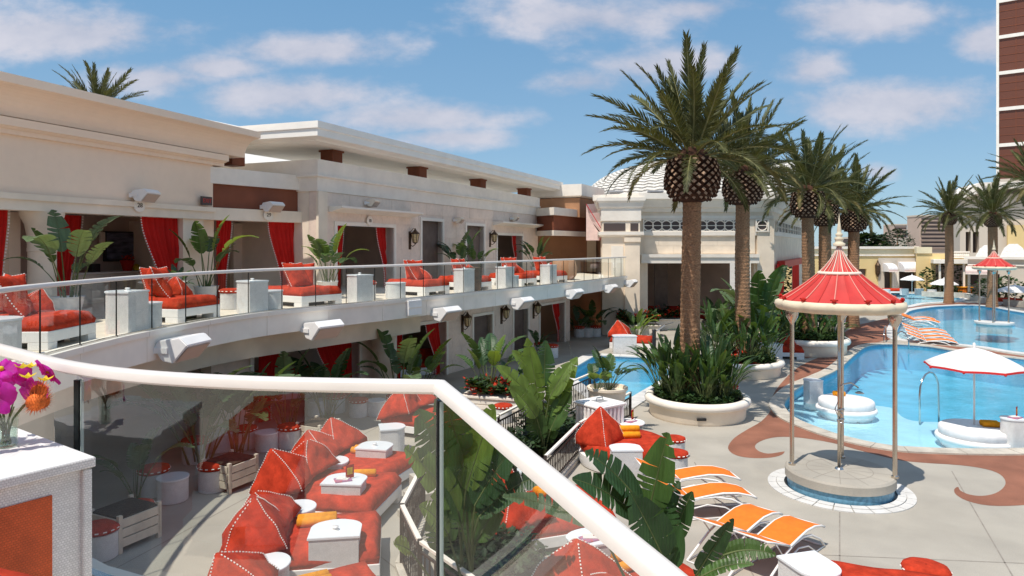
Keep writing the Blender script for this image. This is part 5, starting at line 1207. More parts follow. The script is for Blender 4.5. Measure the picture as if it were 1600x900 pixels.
    bm = B(); lathe(bm, [(r_+.0, z-.03*s), (r_+.045*s, z-.035*s), (r_+.05*s, z+.0*s), (r_+.02*s, z+.03*s), (r_-.02, z+.03*s)], 48); O('collar', bm, 'pav_rib', t, smooth=True)
    bm = B()
    for k in range(m_):
        a = k*2*math.pi/m_; c_ = Vector((math.cos(a)*1.035*Rr, math.sin(a)*1.035*Rr, H0+.32*s)); lathe_pts = []
        bmesh.ops.create_uvsphere(bm, u_segments=8, v_segments=5, radius=.045*s, matrix=Matrix.Translation(c_))
        d = Vector((-math.sin(a), math.cos(a), 0)); tube(bm, [c_-d*.07*s+Vector((0, 0, .02)), c_+d*.07*s+Vector((0, 0, .02))], .014*s, 5)
    O('rosette', bm, 'dark_red', t, smooth=True)
    zt = rz_(.965)[1]
    q = .60*s
    bm = B(); lathe(bm, [(.11*s, zt-.05*s), (.12*s, zt), (.08*s, zt+.04*q), (.07*s, zt+.10*q), (.09*s, zt+.15*q), (.09*s, zt+.19*q), (.05*s, zt+.24*q), (.07*s, zt+.29*q), (.07*s, zt+.33*q), (.04*s, zt+.38*q), (.045*s, zt+.44*q), (.02*s, zt+.75*q), (.002, zt+1.05*q)], 16); O('finial', bm, 'pav_cream', t, smooth=True)
    return t
pc = G(1313, 764); pavilion('large red tented pavilion with cream scalloped rim on the near deck', (pc.x, pc.y+.05), 0, 1.0)
# ---------------------------------------------------------------- pool furniture
def water_bed(label, c, rx, ry, rz=0.):
    t = T('water_daybed', label, 'daybed', (c[0], c[1], -.1), rz, 'white daybeds in the pool')
    def el(k0, z): return (k0, z)
    for nm, prof, m in (('base', [(.9, -.22), (1.0, -.05), (1.08, -.02), (1.10, .05), (1.08, .10), (.98, .12), (.001, .12)], 'white_paint'), ('mattress', [(.97, .12), (1.0, .15), (1.01, .24), (.99, .32), (.93, .36), (.5, .375), (.001, .375)], 'umb_white')):
        bm = B(); lathe(bm, prof, 48); bm.transform(Matrix.Diagonal((rx, ry, 1, 1))); o = O(nm, bm, m, t, smooth=True)
    bm = B(); box(bm, (rx*.0, -ry*.9, -.2), (.08, .05, .24)); O('foot', bm, 'grey', t)
    return t
g = G(1322, 626, .2); b1 = water_bed('round white daybed standing in the shallows at left, in palm shadow', (g.x, g.y), .80, .80)
g2 = G(1525, 672, .15); b2 = water_bed('round white daybed under the umbrella in the main pool', (g2.x, g2.y), .86, .84)
towels('rolled orange towels on the round white daybed at left in the pool', (g.x-.05, g.y+.35, .275), .3, 2, L=.3)
towels('rolled orange towels on the white daybed under the pool umbrella', (g2.x+.3, g2.y-.1, .275), -.25, 2, L=.42)
def umbrella(label, c, zr, za, r, z0, trim='umb_red', n=8, pole=True):
    t = T('umbrella', label, 'umbrella', (c[0], c[1], z0), 0, 'white pool umbrellas')
    bm = B(); tube(bm, [(0, 0, 0), (0, 0, za-z0)], .024, 8); O('pole', bm, 'white_paint', t, smooth=True)
    for k in range(n):
        bm = B(); rows = []
        for i in range(7):
            f = i/6; rr = r*f; z = za-z0-(za-zr)*(f**1.55*.75+.25*f); 
            rows.append([bm.verts.new((math.cos((k+j/4)*2*math.pi/n)*rr*(1-.045*math.sin(math.pi*j/4)*f), math.sin((k+j/4)*2*math.pi/n)*rr*(1-.045*math.sin(math.pi*j/4)*f), z+.02*math.sin(math.pi*j/4)*f)) for j in range(5)])
        for A, C in zip(rows, rows[1:]):
            for j in range(4): bm.faces.new((A[j], A[j+1], C[j+1], C[j]))
        dn = [bm.verts.new(v.co-Vector((0, 0, .05*r))) for v in rows[-1]]
        for j in range(4): bm.faces.new((rows[-1][j], rows[-1][j+1], dn[j+1], dn[j])).material_index = 1
        O('canopy_panel', bm, ['umb_white', trim], t, smooth=True)
    bm = B(); lathe(bm, [(.03, za-z0-.02), (.05, za-z0+.03), (.03, za-z0+.06), (.04, za-z0+.1), (.001, za-z0+.14)], 10); O('finial', bm, 'white_paint', t, smooth=True)
    bm = B()
    for k in range(n):
        a = k*2*math.pi/n; tube(bm, [(0, 0, (zr-z0)*.86), (math.cos(a)*r*.55, math.sin(a)*r*.55, za-z0-(za-zr)*.50-.02)], .008, 4)
        if trim == 'umb_red': bmesh.ops.create_uvsphere(bm, u_segments=6, v_segments=4, radius=.035, matrix=Matrix.Translation((math.cos(a)*r, math.sin(a)*r, zr-z0-.05)))
    O('spokes', bm, 'umb_red' if trim == 'umb_red' else 'white_paint', t)
    return t
uc = (g2.x+.02, g2.y+.1)
q_ = lambda y: EZ+(HOR-y)*uc[1]/F
umbrella('white umbrella with red trimmed edge over the pool daybed', uc, q_(571), q_(543), 68*uc[1]/F, .27)
g = G(1556, 665, .4); dtable('narrow white half round table standing in the pool by the umbrella daybed', (g.x+.35, g.y-.2, -.3), R(80), .5, .5, .95, False); magazine('red menu cards on the pool table by the umbrella', (g.x+.35, g.y-.2, .65), .3)
g = G(1275, 612, .3); dtable('white half round table half behind the left pool daybed', (g.x, g.y+.2, -.3), R(10), .5, .5, .95, False)
def handrails(label, pa, pb, h):
    t = T('pool_handrail', label, 'handrail', (pa[0], pa[1], -.3), 0, 'steel pool handrails'); a, b = Vector(pa), Vector(pb); d = b-a; bm = B()
    a.z = -.3; b.z = -.6 if b.z < 0 else b.z
    pts = [a, a+Vector((0, 0, h*.7))+d*.0]+[a+d*(.5-.5*math.cos(k*math.pi/8))+Vector((0, 0, h*(.7+.5*math.sin(k*math.pi/8)))) for k in range(1, 8)]+[b+Vector((0, 0, h*.5)), b]
    tube(bm, pts, .028, 8); O('rail_tube', bm, 'steel', t, smooth=True, world=True); return t
handrails('arched steel handrail in the middle of the main pool', G(1437, 652, -.1), G(1467, 646, -.1), 1.25)
handrails('thin steel handrail at the far left rim of the main pool', G(1401, 540, 0), G(1420, 546, 0), .9)
handrails('second thin steel handrail at the far rim of the main pool', G(1381, 537, 0), G(1385, 530, 0), .9)
# far loungers standing on the ledge of the far pool
for k, (x, y) in enumerate(((1428, 493), (1434, 497), (1440, 511), (1444, 516), (1448, 521.5), (1452, 527))):
    gg = G(x, y, .3); o = dup(lg, (gg.x, gg.y, -.28), R(-28 if k > 1 else -40), ['lounger at the back of the upper pair on the far pool ledge', 'lounger at the front of the upper pair on the far pool ledge', 'backmost lounger of the lower four on the far pool ledge', 'lounger second from the back of the lower four on the far pool ledge', 'lounger third from the back of the lower four on the far pool ledge', 'frontmost lounger of the lower four on the far pool ledge'][k].replace('lounger', 'pale orange lounger', 1), 1.1, 'pale orange loungers on the far pool ledge'); o.scale.y = 1.6
# ---------------------------------------------------------------- curtains
def curtain(label, fac, xa, xb, side, z0, z1, v, tie=.55, m='curtain', dots=True, folds=None):
    ua, ub = fac.U(xa, v), fac.U(xb, v); w = ub-ua; c = fac.pt((ua+ub)/2, v, z0)
    t = T('curtain', label, 'curtain', (c.x, c.y, z0), fac.a, 'red cabana curtains'); bm = B(); nf = folds or max(5, int(w/.16)); nx, nz = nf*5, 14
    def edges(f):
        if side == 'S': return -w/2, w/2
        g = min(1, f/.85); g = g*g*(3-2*g); keep = 1-(1-tie)*g
        return (-w/2, -w/2+w*keep) if side == 'L' else (w/2-w*keep, w/2)
    rows = []
    for i in range(nz+1):
        f = i/nz; a, b = edges(f); z = (z1-z0)*(1-f)
        rows.append([bm.verts.new((a+(b-a)*j/nx, -(.045+.03*f)*math.sin(j/nx*nf*2*math.pi+.6*f*math.sin(j))-.02*math.sin(j*.7), z+(.0 if i < nz else .02*math.sin(j*.8)))) for j in range(nx+1)])
    for A, C in zip(rows, rows[1:]):
        for j in range(nx): bm.faces.new((A[j], A[j+1], C[j+1], C[j]))
    O('cloth', bm, m, t, smooth=True)
    if dots and side != 'S':
        bm = B(); n = 34
        for k in range(n):
            p = []
            for f in ((k+.1)/n, (k+.6)/n):
                a, b = edges(f); p.append(Vector(((b if side == 'L' else a), -.03, (z1-z0)*(1-f))))
            tube(bm, p, .022, 4)
        O('piping', bm, 'piping', t, kind='stuff')
    return t
zt1 = tops[6]+.02
for a, b, s, v, lab in ((-18, 13, 'L', -.3, 'red curtain at the left edge of the photo beside the round column'), (84, 128, 'L', -1.6, 'red curtain behind the banana plant and round column'), (219, 287, 'R', -.25, 'red curtain with dotted white edge right of the wall television')):
    curtain(lab, F1, a, b, s, TZ, zt1, v, .55)
for a, b, s, v, lab in ((338, 362, 'L', -.4, 'narrow red curtain behind the second banana plant'), (383, 407, 'S', -2.5, 'dark red drape at the back of the brown bay'), (418, 467, 'R', -.25, 'wide red curtain gathered at the right of the brown bay')):
    curtain(lab, F2, a, b, s, TZ, zb[3]+.02, v, .6, 'curtain')
curtain('thin red curtain at the left of the first stone wing opening', F3, 525.5, 536, 'L', TZ, zd1, -.35, .4)
curtain('red curtain at the right of the first stone wing opening', F3, 587, 612, 'R', TZ, zd1, -.35, .5)
curtain('red curtain in the second stone wing opening', F3, 799, 814, 'R', TZ, zo2, -.35, .6)
for a, b, s, lab in ((404, 440, 'L', 'short red curtain at the left below the fascia'), (492, 549, 'R', 'wide red curtain hanging below the long fascia, left of the lower column'), (619, 628, 'L', 'sliver of red curtain right of the lower column'), (664, 695, 'R', 'tall red curtain left of the first lower lantern'), (862, 880, 'R', 'red curtain in the last lower opening before the recess')):
    curtain(lab, F5, a, b, s, 0, zl+.02, -.3, .5)
for a, b, lab in ((1214, 1224, 'left'), (1238, 1248, 'right')): curtain(f'{lab} red curtain under the flat red valance of the domed lounge', F7, a, b, 'S', 0, h(413), .15, dots=False, folds=4)
# ---------------------------------------------------------------- cabana interiors
tvc = F1.pt(F1.U(192, -3.2), -3.2, 0); tzs = F1.Z(192, 408, -3.2), F1.Z(192, 362, -3.2)
tv = T('wall_television', 'black flat television on the back wall of the left cabana', 'television', (tvc.x, tvc.y, (tzs[0]+tzs[1])/2), F1.a)
wt = F1.U(222, -3.2)-F1.U(163, -3.2); ht = tzs[1]-tzs[0]
bm = B(); box(bm, (0, -.03, 0), (wt, .1, ht), 0, .012); O('casing', bm, 'black', tv)
bm = B(); box(bm, (0, -.084, .01), (wt*.93, .012, ht*.88)); O('screen', bm, 'picture', tv)
c = F1.pt(F1.U(185, -2.7), -2.7, TZ); sb = T('sideboard', 'low white sideboard under the television', 'sideboard', c, F1.a)
bm = B(); box(bm, (0, 0, .42), (3.6, .6, .84), 0, .01); O('cabinet', bm, 'cream', sb)
bm = B(); box(bm, (0, -.03, .87), (3.7, .7, .05), 0, .008); O('counter', bm, 'offwhite', sb)
for k in range(3): bm = B(); box(bm, (-1.2+k*1.2, -.31, .42), (1.1, .03, .7)); O('door', bm, 'cream', sb)
c = F1.pt(F1.U(199, -2.6), -2.6, TZ+.9); fb = T('gift_basket', 'red gift basket on the sideboard before the television', 'basket', c); bm = B(); lathe(bm, [(.12, 0), (.2, .3), (.22, .32), (.18, .3), (.1, .05)], 14); O('basket', bm, 'dark_red', fb)
clump('red wrapped gifts in the basket on the sideboard', [(c.x+math.cos(a)*.17, c.y+math.sin(a)*.17, c.z+.25) for a in [k*.8 for k in range(8)]], .2, 80, .1, 3, 'gift_filling', 'flower_red', cat='gifts')
c = F1.pt(F1.U(213, -2.6), -2.6, TZ+.9); fv = T('fruit_bowl', 'yellow flowers in a bowl on the sideboard', 'bowl', c); bm = B(); lathe(bm, [(.08, 0), (.13, .12), (.02, .2)], 14); O('bowl', bm, 'flower_yellow', fv)
c = F1.pt(F1.U(147, -2.6), -2.6, TZ+.9); sp_ = T('table_speaker', 'small black speaker on the sideboard', 'speaker', c); bm = B(); box(bm, (0, 0, .12), (.26, .2, .24), F1.a, .01); O('case', bm, 'black', sp_)
c = F1.pt(F1.U(157, -3.2), -3.2, F1.Z(157, 375, -3.2)); wl = T('wall_lamp', 'pale wall lamp beside the television', 'lamp', c, F1.a); bm = B(); box(bm, (0, -.06, 0), (.16, .1, .5), 0, .02); O('shade', bm, 'cream', wl)
c = F3.pt(F3.U(583, -3.9), -3.9, F3.Z(583, 385, -3.9)); tv2 = T('wall_television', 'dark television inside the first stone wing opening', 'television', c, F3.a); bm = B(); box(bm, (0, -.06, 0), (1.5, .1, 1.3), 0, .01); O('casing', bm, 'black', tv2); bm = B(); box(bm, (0, -.115, 0), (1.4, .01, 1.2)); O('screen', bm, 'screen', tv2)
c = F3.pt(F3.U(573, -2.5), -2.5, TZ); sb2 = T('sideboard', 'low white sideboard inside the first stone wing opening', 'sideboard', c, F3.a); bm = B(); box(bm, (0, 0, .4), (2.6, .6, .8), 0, .01); O('cabinet', bm, 'cream', sb2)
# exit sign, number medallions
c = F1.pt(F1.U(327, .12)-.02, .10, F1.Z(327, 315)); ex = T('exit_sign', 'dark red sign reading EXIT at the corner of the peach wall', 'sign', c, F1.a)
bm = B(); box(bm, (-.12, -.04, 0), (.42, .07, .26), 0, .01); O('sign_box', bm, 'far_dark', ex)
def text(s, size, par, loc, m, rot=(R(90), 0, 0)):
    cu = bpy.data.curves.new('lettering', 'FONT'); cu.body = s; cu.size = size; cu.align_x = 'CENTER'; cu.align_y = 'CENTER'; cu.extrude = .004
    ob = bpy.data.objects.new('lettering', cu); COL.objects.link(ob); dg = bpy.context.evaluated_depsgraph_get(); me = bpy.data.meshes.new_from_object(ob.evaluated_get(dg)); bpy.data.objects.remove(ob)
    me.materials.clear(); me.materials.append(MAT[m]); o = bpy.data.objects.new('lettering', me); COL.objects.link(o); o.parent = par; o.location = loc; o.rotation_euler = rot; return o
text('EXIT', .17, ex, (-.12, -.082, 0), 'pav_red')
for fac, px, py, s, lab in ((F1, 217, 321, '28', 'round number medallion on the lintel under the left wall speaker'), (F2, 419, 336, '29', 'round number medallion on the lintel below the brown panel'), (F3, 577, 345, '30', 'round number medallion above the first stone wing opening')):
    v = .085; c = fac.pt(fac.U(px, v), v, fac.Z(px, py, v)); t = T('number_medallion', lab, 'sign', c, fac.a, 'cabana number medallions')
    bm = B(); lathe(bm, [(.001, 0), (.17, 0), (.19, .02), (.17, .04), (.001, .035)], 20); bm.transform(Matrix.Rotation(R(90), 4, 'X')); O('disc', bm, 'offwhite', t)
    text(s, .17, t, (0, -.042, 0), 'bronze')
v = -.45; 
# ---------------------------------------------------------------- lanterns and wall speakers
def lantern(fac, px, py, lab, hgt, v=.02):
    c = fac.pt(fac.U(px, v), v, fac.Z(px, py, v)); s = hgt; t = T('wall_lantern', lab, 'wall lantern', c, fac.a, 'bronze wall lanterns')
    bm = B(); box(bm, (-.05*s, -.02, -.12*s), (.13*s, .05, .72*s), 0, .008); O('backplate', bm, 'bronze', t)
    bm = B(); tube(bm, [(-.05*s, -.03, -.30*s), (0, -.12*s, -.36*s), (.02*s, -.22*s, -.28*s), (.02*s, -.22*s, -.2*s)], .018, 6); tube(bm, [(-.05*s, -.03, .2*s), (0, -.14*s, .36*s), (.02*s, -.22*s, .34*s)], .014, 6); O('arm', bm, 'bronze', t)
    bm = B(); lathe(bm, [(.09*s, -.2*s), (.15*s, .13*s), (.15*s, .14*s), (.001, .15*s)], 6, (.02*s, -.22*s), cap=True); O('lantern_glass', bm, 'lamp_glass', t)
    bm = B()
    for k in range(6):
        a = k*math.pi/3; tube(bm, [(.02*s+math.cos(a)*.092*s, -.22*s+math.sin(a)*.092*s, -.2*s), (.02*s+math.cos(a)*.155*s, -.22*s+math.sin(a)*.155*s, .14*s)], .013*s+.004, 4)
    O('cage', bm, 'bronze', t, kind='stuff')
    bm = B(); lathe(bm, [(.18*s, .13*s), (.17*s, .17*s), (.07*s, .26*s), (.03*s, .33*s), (.001, .38*s)], 6, (.02*s, -.22*s)); lathe(bm, [(.001, -.27*s), (.05*s, -.24*s), (.10*s, -.2*s)], 6, (.02*s, -.22*s)); O('roof', bm, 'bronze', t, kind='stuff')
lantern(F3, 641, 371, 'bronze wall lantern left of the first upper door', 1.05); lantern(F3, 766, 371, 'bronze wall lantern right of the second upper door', 1.05)
lantern(F5, 723, 501, 'bronze wall lantern beside the first lower door', 1.0); lantern(F5, 784, 489, 'bronze wall lantern between the two lower doors', 1.0); lantern(F5, 834, 482, 'bronze wall lantern right of the second lower door', 1.0)
def speaker(loc, a, s, lab, group, m='white_paint', out=1.):
    t = T('white_speaker', lab, 'speaker', loc, a, group); w = .82*s
    prof = [(-.02, .02), (.06, .16), (.50, .22), (.66, .08), (.36, -.26), (.14, -.22)]
    bm = B(); A = [bm.verts.new((-w/2, -o*s*out, z*s)) for o, z in prof]; C = [bm.verts.new((w/2, -o*s*out, z*s)) for o, z in prof]; n = len(prof)
    for i in range(n): bm.faces.new((A[i], A[(i+1) % n], C[(i+1) % n], C[i]))
    bm.faces.new(A); bm.faces.new(C); bmesh.ops.bevel(bm, geom=list(bm.edges), offset=.018*s, segments=2, affect='EDGES'); O('case', bm, m, t)
    bm = B(); P = [Vector((sx*w*.45, -(.66+(.36-.66)*f)*s*out-.004, (.08+(-.26-.08)*f)*s-.012)) for sx, f in ((-1, .1), (1, .1), (1, .92), (-1, .92))]; nrm = Vector((0, -.75, -.66))*.008
    face(bm, [p+nrm for p in P]); O('speaker_grille', bm, 'grey' if 0 else 'far_pink', t)
    for sx in (-1, 1): bm = B(); box(bm, (sx*(w/2+.02), -.12*s, -.02*s), (.025, .30*s, .10*s)); O('bracket', bm, 'white_paint', t)
    bm = B(); box(bm, (0, -.0, -.02), (w+.06, .08, .12)); O('mount', bm, 'white_paint', t)
def edgept(px, off=0.):
    P = [p for p in ARC if p.y > 8]; best = min(range(len(P)-1), key=lambda i: abs(800+P[i].x/P[i].y*F-px))
    a, b = P[max(0, best-1)], P[min(len(P)-1, best+1)]; 
    x0, x1 = 800+a.x/a.y*F, 800+b.x/b.y*F; t = (px-x0)/(x1-x0); d = (b-a).normalized(); n = Vector((-d.y, d.x))
    return a.lerp(b, t)+n*off, d, n
for px, py, s, lab in ((262, 541, 1.05, 'white fascia speaker nearest the camera, just above the foreground handrail'), (492, 512, 1.05, 'big white fascia speaker second from the left'), (685, 488, 1.0, 'white fascia speaker third from the left, right of the mounting plate'), (804, 472, 1., 'white fascia speaker fourth from the left, above the lower lantern'), (887, 458, .95, 'white fascia speaker fifth from the left'), (945, 450, .9, 'white fascia speaker second from the far end'), (978, 442, .9, 'white fascia speaker at the far end beside the pilaster')):
    p, d, n = edgept(px); speaker((p.x, p.y, EZ+(HOR-py)*p.y/F), math.atan2(d.y, d.x), s, lab, 'white speakers along the fascia')
for px, py, fac, lab in ((218, 305, F1, 'white wall speaker on the peach wall above the television'), (420, 323, F2, 'white wall speaker on the brown panel'), (577, 317, F3, 'small wall speaker on top of the first canopy'), (713, 344, F3, 'small wall speaker between the two upper doors'), (801, 341, F3, 'small wall speaker over the second canopy')):
    c = fac.pt(fac.U(px, .1), .06, fac.Z(px, py, .1)); speaker(c, fac.a+.2, .72 if fac is not F3 else .6, lab, 'wall speakers', 'white_paint' if fac is not F3 else 'cream')
p, d, n = edgept(644); 
bm = B(); box(bm, (0, -.06, 0), (.62, .1, .46), 0, .01); mp_ = T('mounting_plate', 'blank white double plate on the fascia beside the third speaker', 'plate', (p.x, p.y, TZ-.26), math.atan2(d.y, d.x)); O('plate', bm, 'white_paint', mp_); bm = B(); box(bm, (0, -.115, 0), (.6, .02, .05)); O('groove', bm, 'offwhite', mp_)
# ---------------------------------------------------------------- upper terrace furniture
where = ['first from the left', 'second from the left', 'third from the left', 'fourth from the left', 'third from the far end', 'second from the far end', 'nearest the far end']
for k, (px, off, sc_) in enumerate(((150, 1.25, 1.0), (335, 1.3, 1.05), (520, 1.35, 1.05), (700, 1.35, 1.0), (776, 1.5, .95), (848, 1.5, .95), (897, 1.5, .95))):
    p, d, n = edgept(px, off); a = math.atan2(-n.y, -n.x)
    t = daybed(f'upper terrace daybed with red mattress and white base, {where[k]}', (p.x, p.y, TZ), a, 1.75*sc_, 1.35*sc_, 'red daybeds on the upper terrace', (.30, .52))
    for j in (0, 1):
        q = rel(t, (.18, -.30)[j], (-.12, .26)[j], .50); yaw = a+(.45, -.5)[j]+.35*math.sin(k*2.1)
        square_pillow(q, yaw, (.88, .82)[j], f'{"front" if j == 0 else "rear"} red square pillow on the upper daybed {where[k]}', k+j, (-.50, -.42)[j])
    if k != 2: pillow(rel(t, -.05, .42, .5), a+.8+k, (.62, .62, .75), f'small red pyramid pillow on the upper daybed {where[k]}', k+1, .1)
for k, (px, off, hh, w) in enumerate(((232, .42, .80, .62), (414, .42, .80, .62), (579, .45, .82, .64), (741, .45, .85, .66), (806, .5, .85, .66), (873, .5, .85, .66))):
    p, d, n = edgept(px, off); t = dtable('white half round table at the glass, '+['first', 'second', 'third', 'fourth', 'fifth', 'sixth'][k]+' from the left on the upper terrace', (p.x, p.y, TZ), math.atan2(d.y, d.x), w, .62, hh)
for k, (px, off, s, red, lab) in enumerate(((72, .75, 1.35, 0, 'large low white drum table at the left end of the upper terrace'), (25, .9, 1.1, 1, 'red cushioned stool at the left edge of the upper terrace'), (268, .6, 1.15, 0, 'white drum table right of the first upper half round table'), (447, .6, 1.15, 0, 'white drum table right of the second upper half round table'), (612, 1.1, 1.1, 1, 'red cushioned stool beside the third upper half round table'), (640, .6, 1.15, 0, 'white drum table before the fourth upper daybed'), (430, 1.7, 1.0, 1, 'red cushioned stool behind the second upper half round table'), (815, .5, 1.1, 0, 'white drum table before the sixth upper daybed'))):
    p, d, n = edgept(px, off); stool(lab, (p.x, p.y, TZ), s, bool(red), 'drum stools on the upper terrace')
p, d, n = edgept(762, .6); ib = T('waste_bin', 'dark tapered bin against the upper glass', 'bin', (p.x, p.y, TZ)); bm = B(); lathe(bm, [(.22, 0), (.30, .85), (.32, .87), (.28, .86), (.2, .1)], 20); O('body', bm, 'bronze', ib, smooth=True)
p, d, n = edgept(928, 1.6); tb = T('planter_barrel', 'dark rounded barrel planter behind the last upper glass pane', 'planter', (p.x, p.y, TZ)); bm = B(); lathe(bm, [(.45, 0), (.62, .25), (.66, .6), (.55, .95), (.45, 1.0), (.4, .95)], 22); O('barrel', bm, 'tan', tb, smooth=True)
c = D(255, 452, 17.5); tu = T('bistro_table', 'white pedestal table by the curtains on the upper terrace', 'table', (c.x, c.y, TZ)); bm = B(); lathe(bm, [(.3, 0), (.05, .05), (.04, .7), (.55, .72), (.58, .75), (.001, .76)], 24); O('stand', bm, 'white_paint', tu)
for k, (fac, px, v, hh, nlf, kind, lab) in enumerate(((F1, 106, 1.0, 2.85, 9, 'grey', 'tall broad leaved banana plant before the round column'), (F1, 322, .9, 2.7, 9, 'bop', 'banana plant before the peach pier'), (F3, 512, 1.0, 2.5, 12, 'bop', 'bright green palm like plant at the corner of the stone wing'), (F3, 716, 1.0, 2.6, 13, 'dark', 'dark green plant before the second upper door'), (F3, 742, 1.1, 2.4, 10, 'bop', 'yellowish plant right of the second upper door'), (F3, 838, 1.3, 2.6, 13, 'dark', 'dark green plant at the far corner of the stone wing'), (F1, 278, 1.6, 1.25, 16, 'dark', 'low spiky plant under the dotted curtain'))):
    c = fac.pt(fac.U(px, v), v, TZ); pt_ = T('plant_pot', 'grey tapered pot holding the '+' '.join(lab.split(' ')[0:10]), 'pot', c, 0, 'pots on the upper terrace'); bm = B(); lathe(bm, [(.22, 0), (.33, .5), (.35, .52), (.30, .5), (.28, .45), (.001, .45)], 20); O('pot', bm, 'white_paint', pt_, smooth=True)
    plant(lab, (c.x, c.y, TZ+.42), hh-.42, nlf, 200+k*5, kind, 30)
# ---------------------------------------------------------------- lower deck: planters, bin, fences, plunge pool
g = G(775, 652); fp = T('flower_planter', 'long white trough planter with red flowers in front of the lower doors', 'planter', (g.x, g.y+.5, 0), R(-18))
bm = B(); box(bm, (0, 0, .26), (1.75, 1.0, .52), 0, .02); O('trough', bm, 'offwhite', fp)
for k in range(3): bm = B(); box(bm, (0, -.505, .12+k*.15), (1.7, .03, .11), 0, .004); O('slat', bm, 'offwhite', fp)
bm = B(); box(bm, (0, 0, .56), (1.9, 1.12, .07), 0, .01); O('rim', bm, 'offwhite', fp)
FPp = [rel(fp, x, y, .6) for x, y in ((-.85, -.5), (.85, -.5), (.85, .5), (-.85, .5))]
clump('leafy bed of the long white trough planter', FPp, .45, 900, .22, 7, 'planter_foliage', 'cover', cat='foliage'); clump('red impatiens blooming in the long white trough planter', FPp, .5, 380, .15, 8, 'red_flowers', 'flower_red', cat='flowers')
plant('tall torn banana plant rising from the long trough planter', rel(fp, -.3, .2, .58), 2.1, 12, 301, 'bop', 34); plant('small dark plant at the right end of the long trough planter', rel(fp, .6, .1, .58), 1.3, 10, 303, 'dark', 40)
for (px, py, hh, nn, kind, lab, s) in ((622, 640, 2.75, 13, 'grey', 'tall pale banana plant before the lower column', 11), (655, 625, 2.2, 12, 'bop', 'bright green plant right of the lower column', 12), (300, 740, 2.9, 15, 'grey', 'banana plant in the shade seen through the glass at left', 13), (360, 720, 2.5, 14, 'dark', 'dark banana plant behind the shaded planter box', 14), (505, 668, 2.3, 13, 'dark', 'dark leafy plant behind the slatted box right of the stools', 15), (440, 680, 2.3, 12, 'grey', 'grey green banana plant beside the shaded stools', 16), (195, 800, 1.6, 10, 'grey', 'thin leaved plant in the slatted box at lower left', 17), (905, 528, 2.0, 12, 'dark', 'tall dark plant at the left of the brown recess', 18), (928, 526, 2.3, 12, 'dark', 'tall dark plant at the right of the brown recess', 19), (840, 560, 1.3, 9, 'dark', 'small plant before the last lower lantern', 20)):
    g = G(px, py); plant(lab, (g.x, g.y+.4, .1), hh, nn, 400+s, kind, 30)
g = D(940, 600, 18.2); ur = T('tall_pot', 'tall tapered beige pot beside the plunge pool', 'pot', (g.x+.2, g.y+.3, 0)); bm = B(); lathe(bm, [(.30, 0), (.34, .05), (.5, 1.1), (.55, 1.14), (.55, 1.2), (.48, 1.2), (.45, 1.1), (.001, 1.1)], 28); sharp(O('pot', bm, 'cream', ur, smooth=True))
plant('dark paddle leaved plant in the tall beige pot', (g.x+.25, g.y+.3, 1.12), 1.25, 16, 311, 'dark', 44); plant('drooping dark plant at the left of the tall beige pot', (g.x-.1, g.y+.25, 1.1), .9, 9, 312, 'philo', 50)
c = D(937, 690, 16.9); bn = T('towel_bin', 'white fluted square bin with recessed lid beside the round daybed', 'bin', (c.x, c.y, 0), R(38)); W_ = .86
bm = B(); box(bm, (0, 0, .56), (W_-.06, W_-.06, 1.1)); O('body', bm, 'white_paint', bn)
for sd_, (ox, oy, rz) in enumerate(((0, -1, 0), (1, 0, 90), (-1, 0, 90), (0, 1, 0))):
    for k in range(6):
        u = (k-2.5)*W_/6.3; bm = B(); box(bm, (ox*W_/2 if ox else u, oy*W_/2 if oy else u, .54), (.075 if oy else .06, .06 if oy else .075, 1.04), 0, .012); O('flute', bm, 'white_paint', bn)
bm = B(); box(bm, (0, 0, 1.125), (W_+.08, W_+.08, .05), 0, .012); box(bm, (0, 0, 1.16), (W_-.02, W_-.02, .03), 0, .01); O('lid', bm, 'white_paint', bn)
bm = B(); box(bm, (0, 0, 1.178), (.30, .30, .012)); O('lid_opening', bm, 'grey', bn)
bm = B(); tube(bm, [(-.12, 0, 1.18), (-.1, 0, 1.26), (.1, 0, 1.26), (.12, 0, 1.18)], .014, 6); O('handle', bm, 'steel', bn)
def iron_fence(label, P, h=1.0, z0=0., curb=True):
    P = [Vector(p[:2]) for p in P]; t = T('iron_fence', label, 'fence', (P[0].x, P[0].y, 0)); nb = 0
    for i, (a, b) in enumerate(zip(P, P[1:])):
        d = b-a; L = d.length; an = math.atan2(d.y, d.x); m = (a+b)/2
        bm = B(); box(bm, (m.x, m.y, h-.02), (L-.08, .07, .045), an, .006); O('top_rail', bm, 'offwhite', t, world=True)
        for zz in (.14, h-.16): bm = B(); box(bm, (m.x, m.y, zz), (L-.09, .03, .035), an); O('rail', bm, 'iron', t, world=True)
        if curb: bm = B(); box(bm, (m.x, m.y, .045), (L, .22, .09), an, .01); O('curb', bm, 'coping', t, world=True)
        n = max(2, int(L/.125))
        for k in range(1, n):
            c = a.lerp(b, k/n); bm = B(); box(bm, (c.x, c.y, h/2-.02), (.018, .018, h-.3), an)
            if k % 2 == 0:
                q = Vector((d.x/L, d.y/L, 0)); tube(bm, [Vector((c.x, c.y, h*.5))+q*.045*math.cos(s)+Vector((0, 0, .07*math.sin(s))) for s in [j*math.pi/4 for j in range(9)]], .007, 4, False)
            O('baluster', bm, 'iron', t, world=True, kind='stuff'); nb += 1
    for p in P: bm = B(); box(bm, (p.x, p.y, h/2), (.06, .06, h), 0); O('post', bm, 'iron', t, world=True)
iron_fence('dark iron fence with pale top rail along the foot of the left daybeds', [G(662, 722, 1.0), G(628, 787, 1.0), G(656, 843, 1.0), G(742, 903, 1.0), G(790, 960, 1.)])
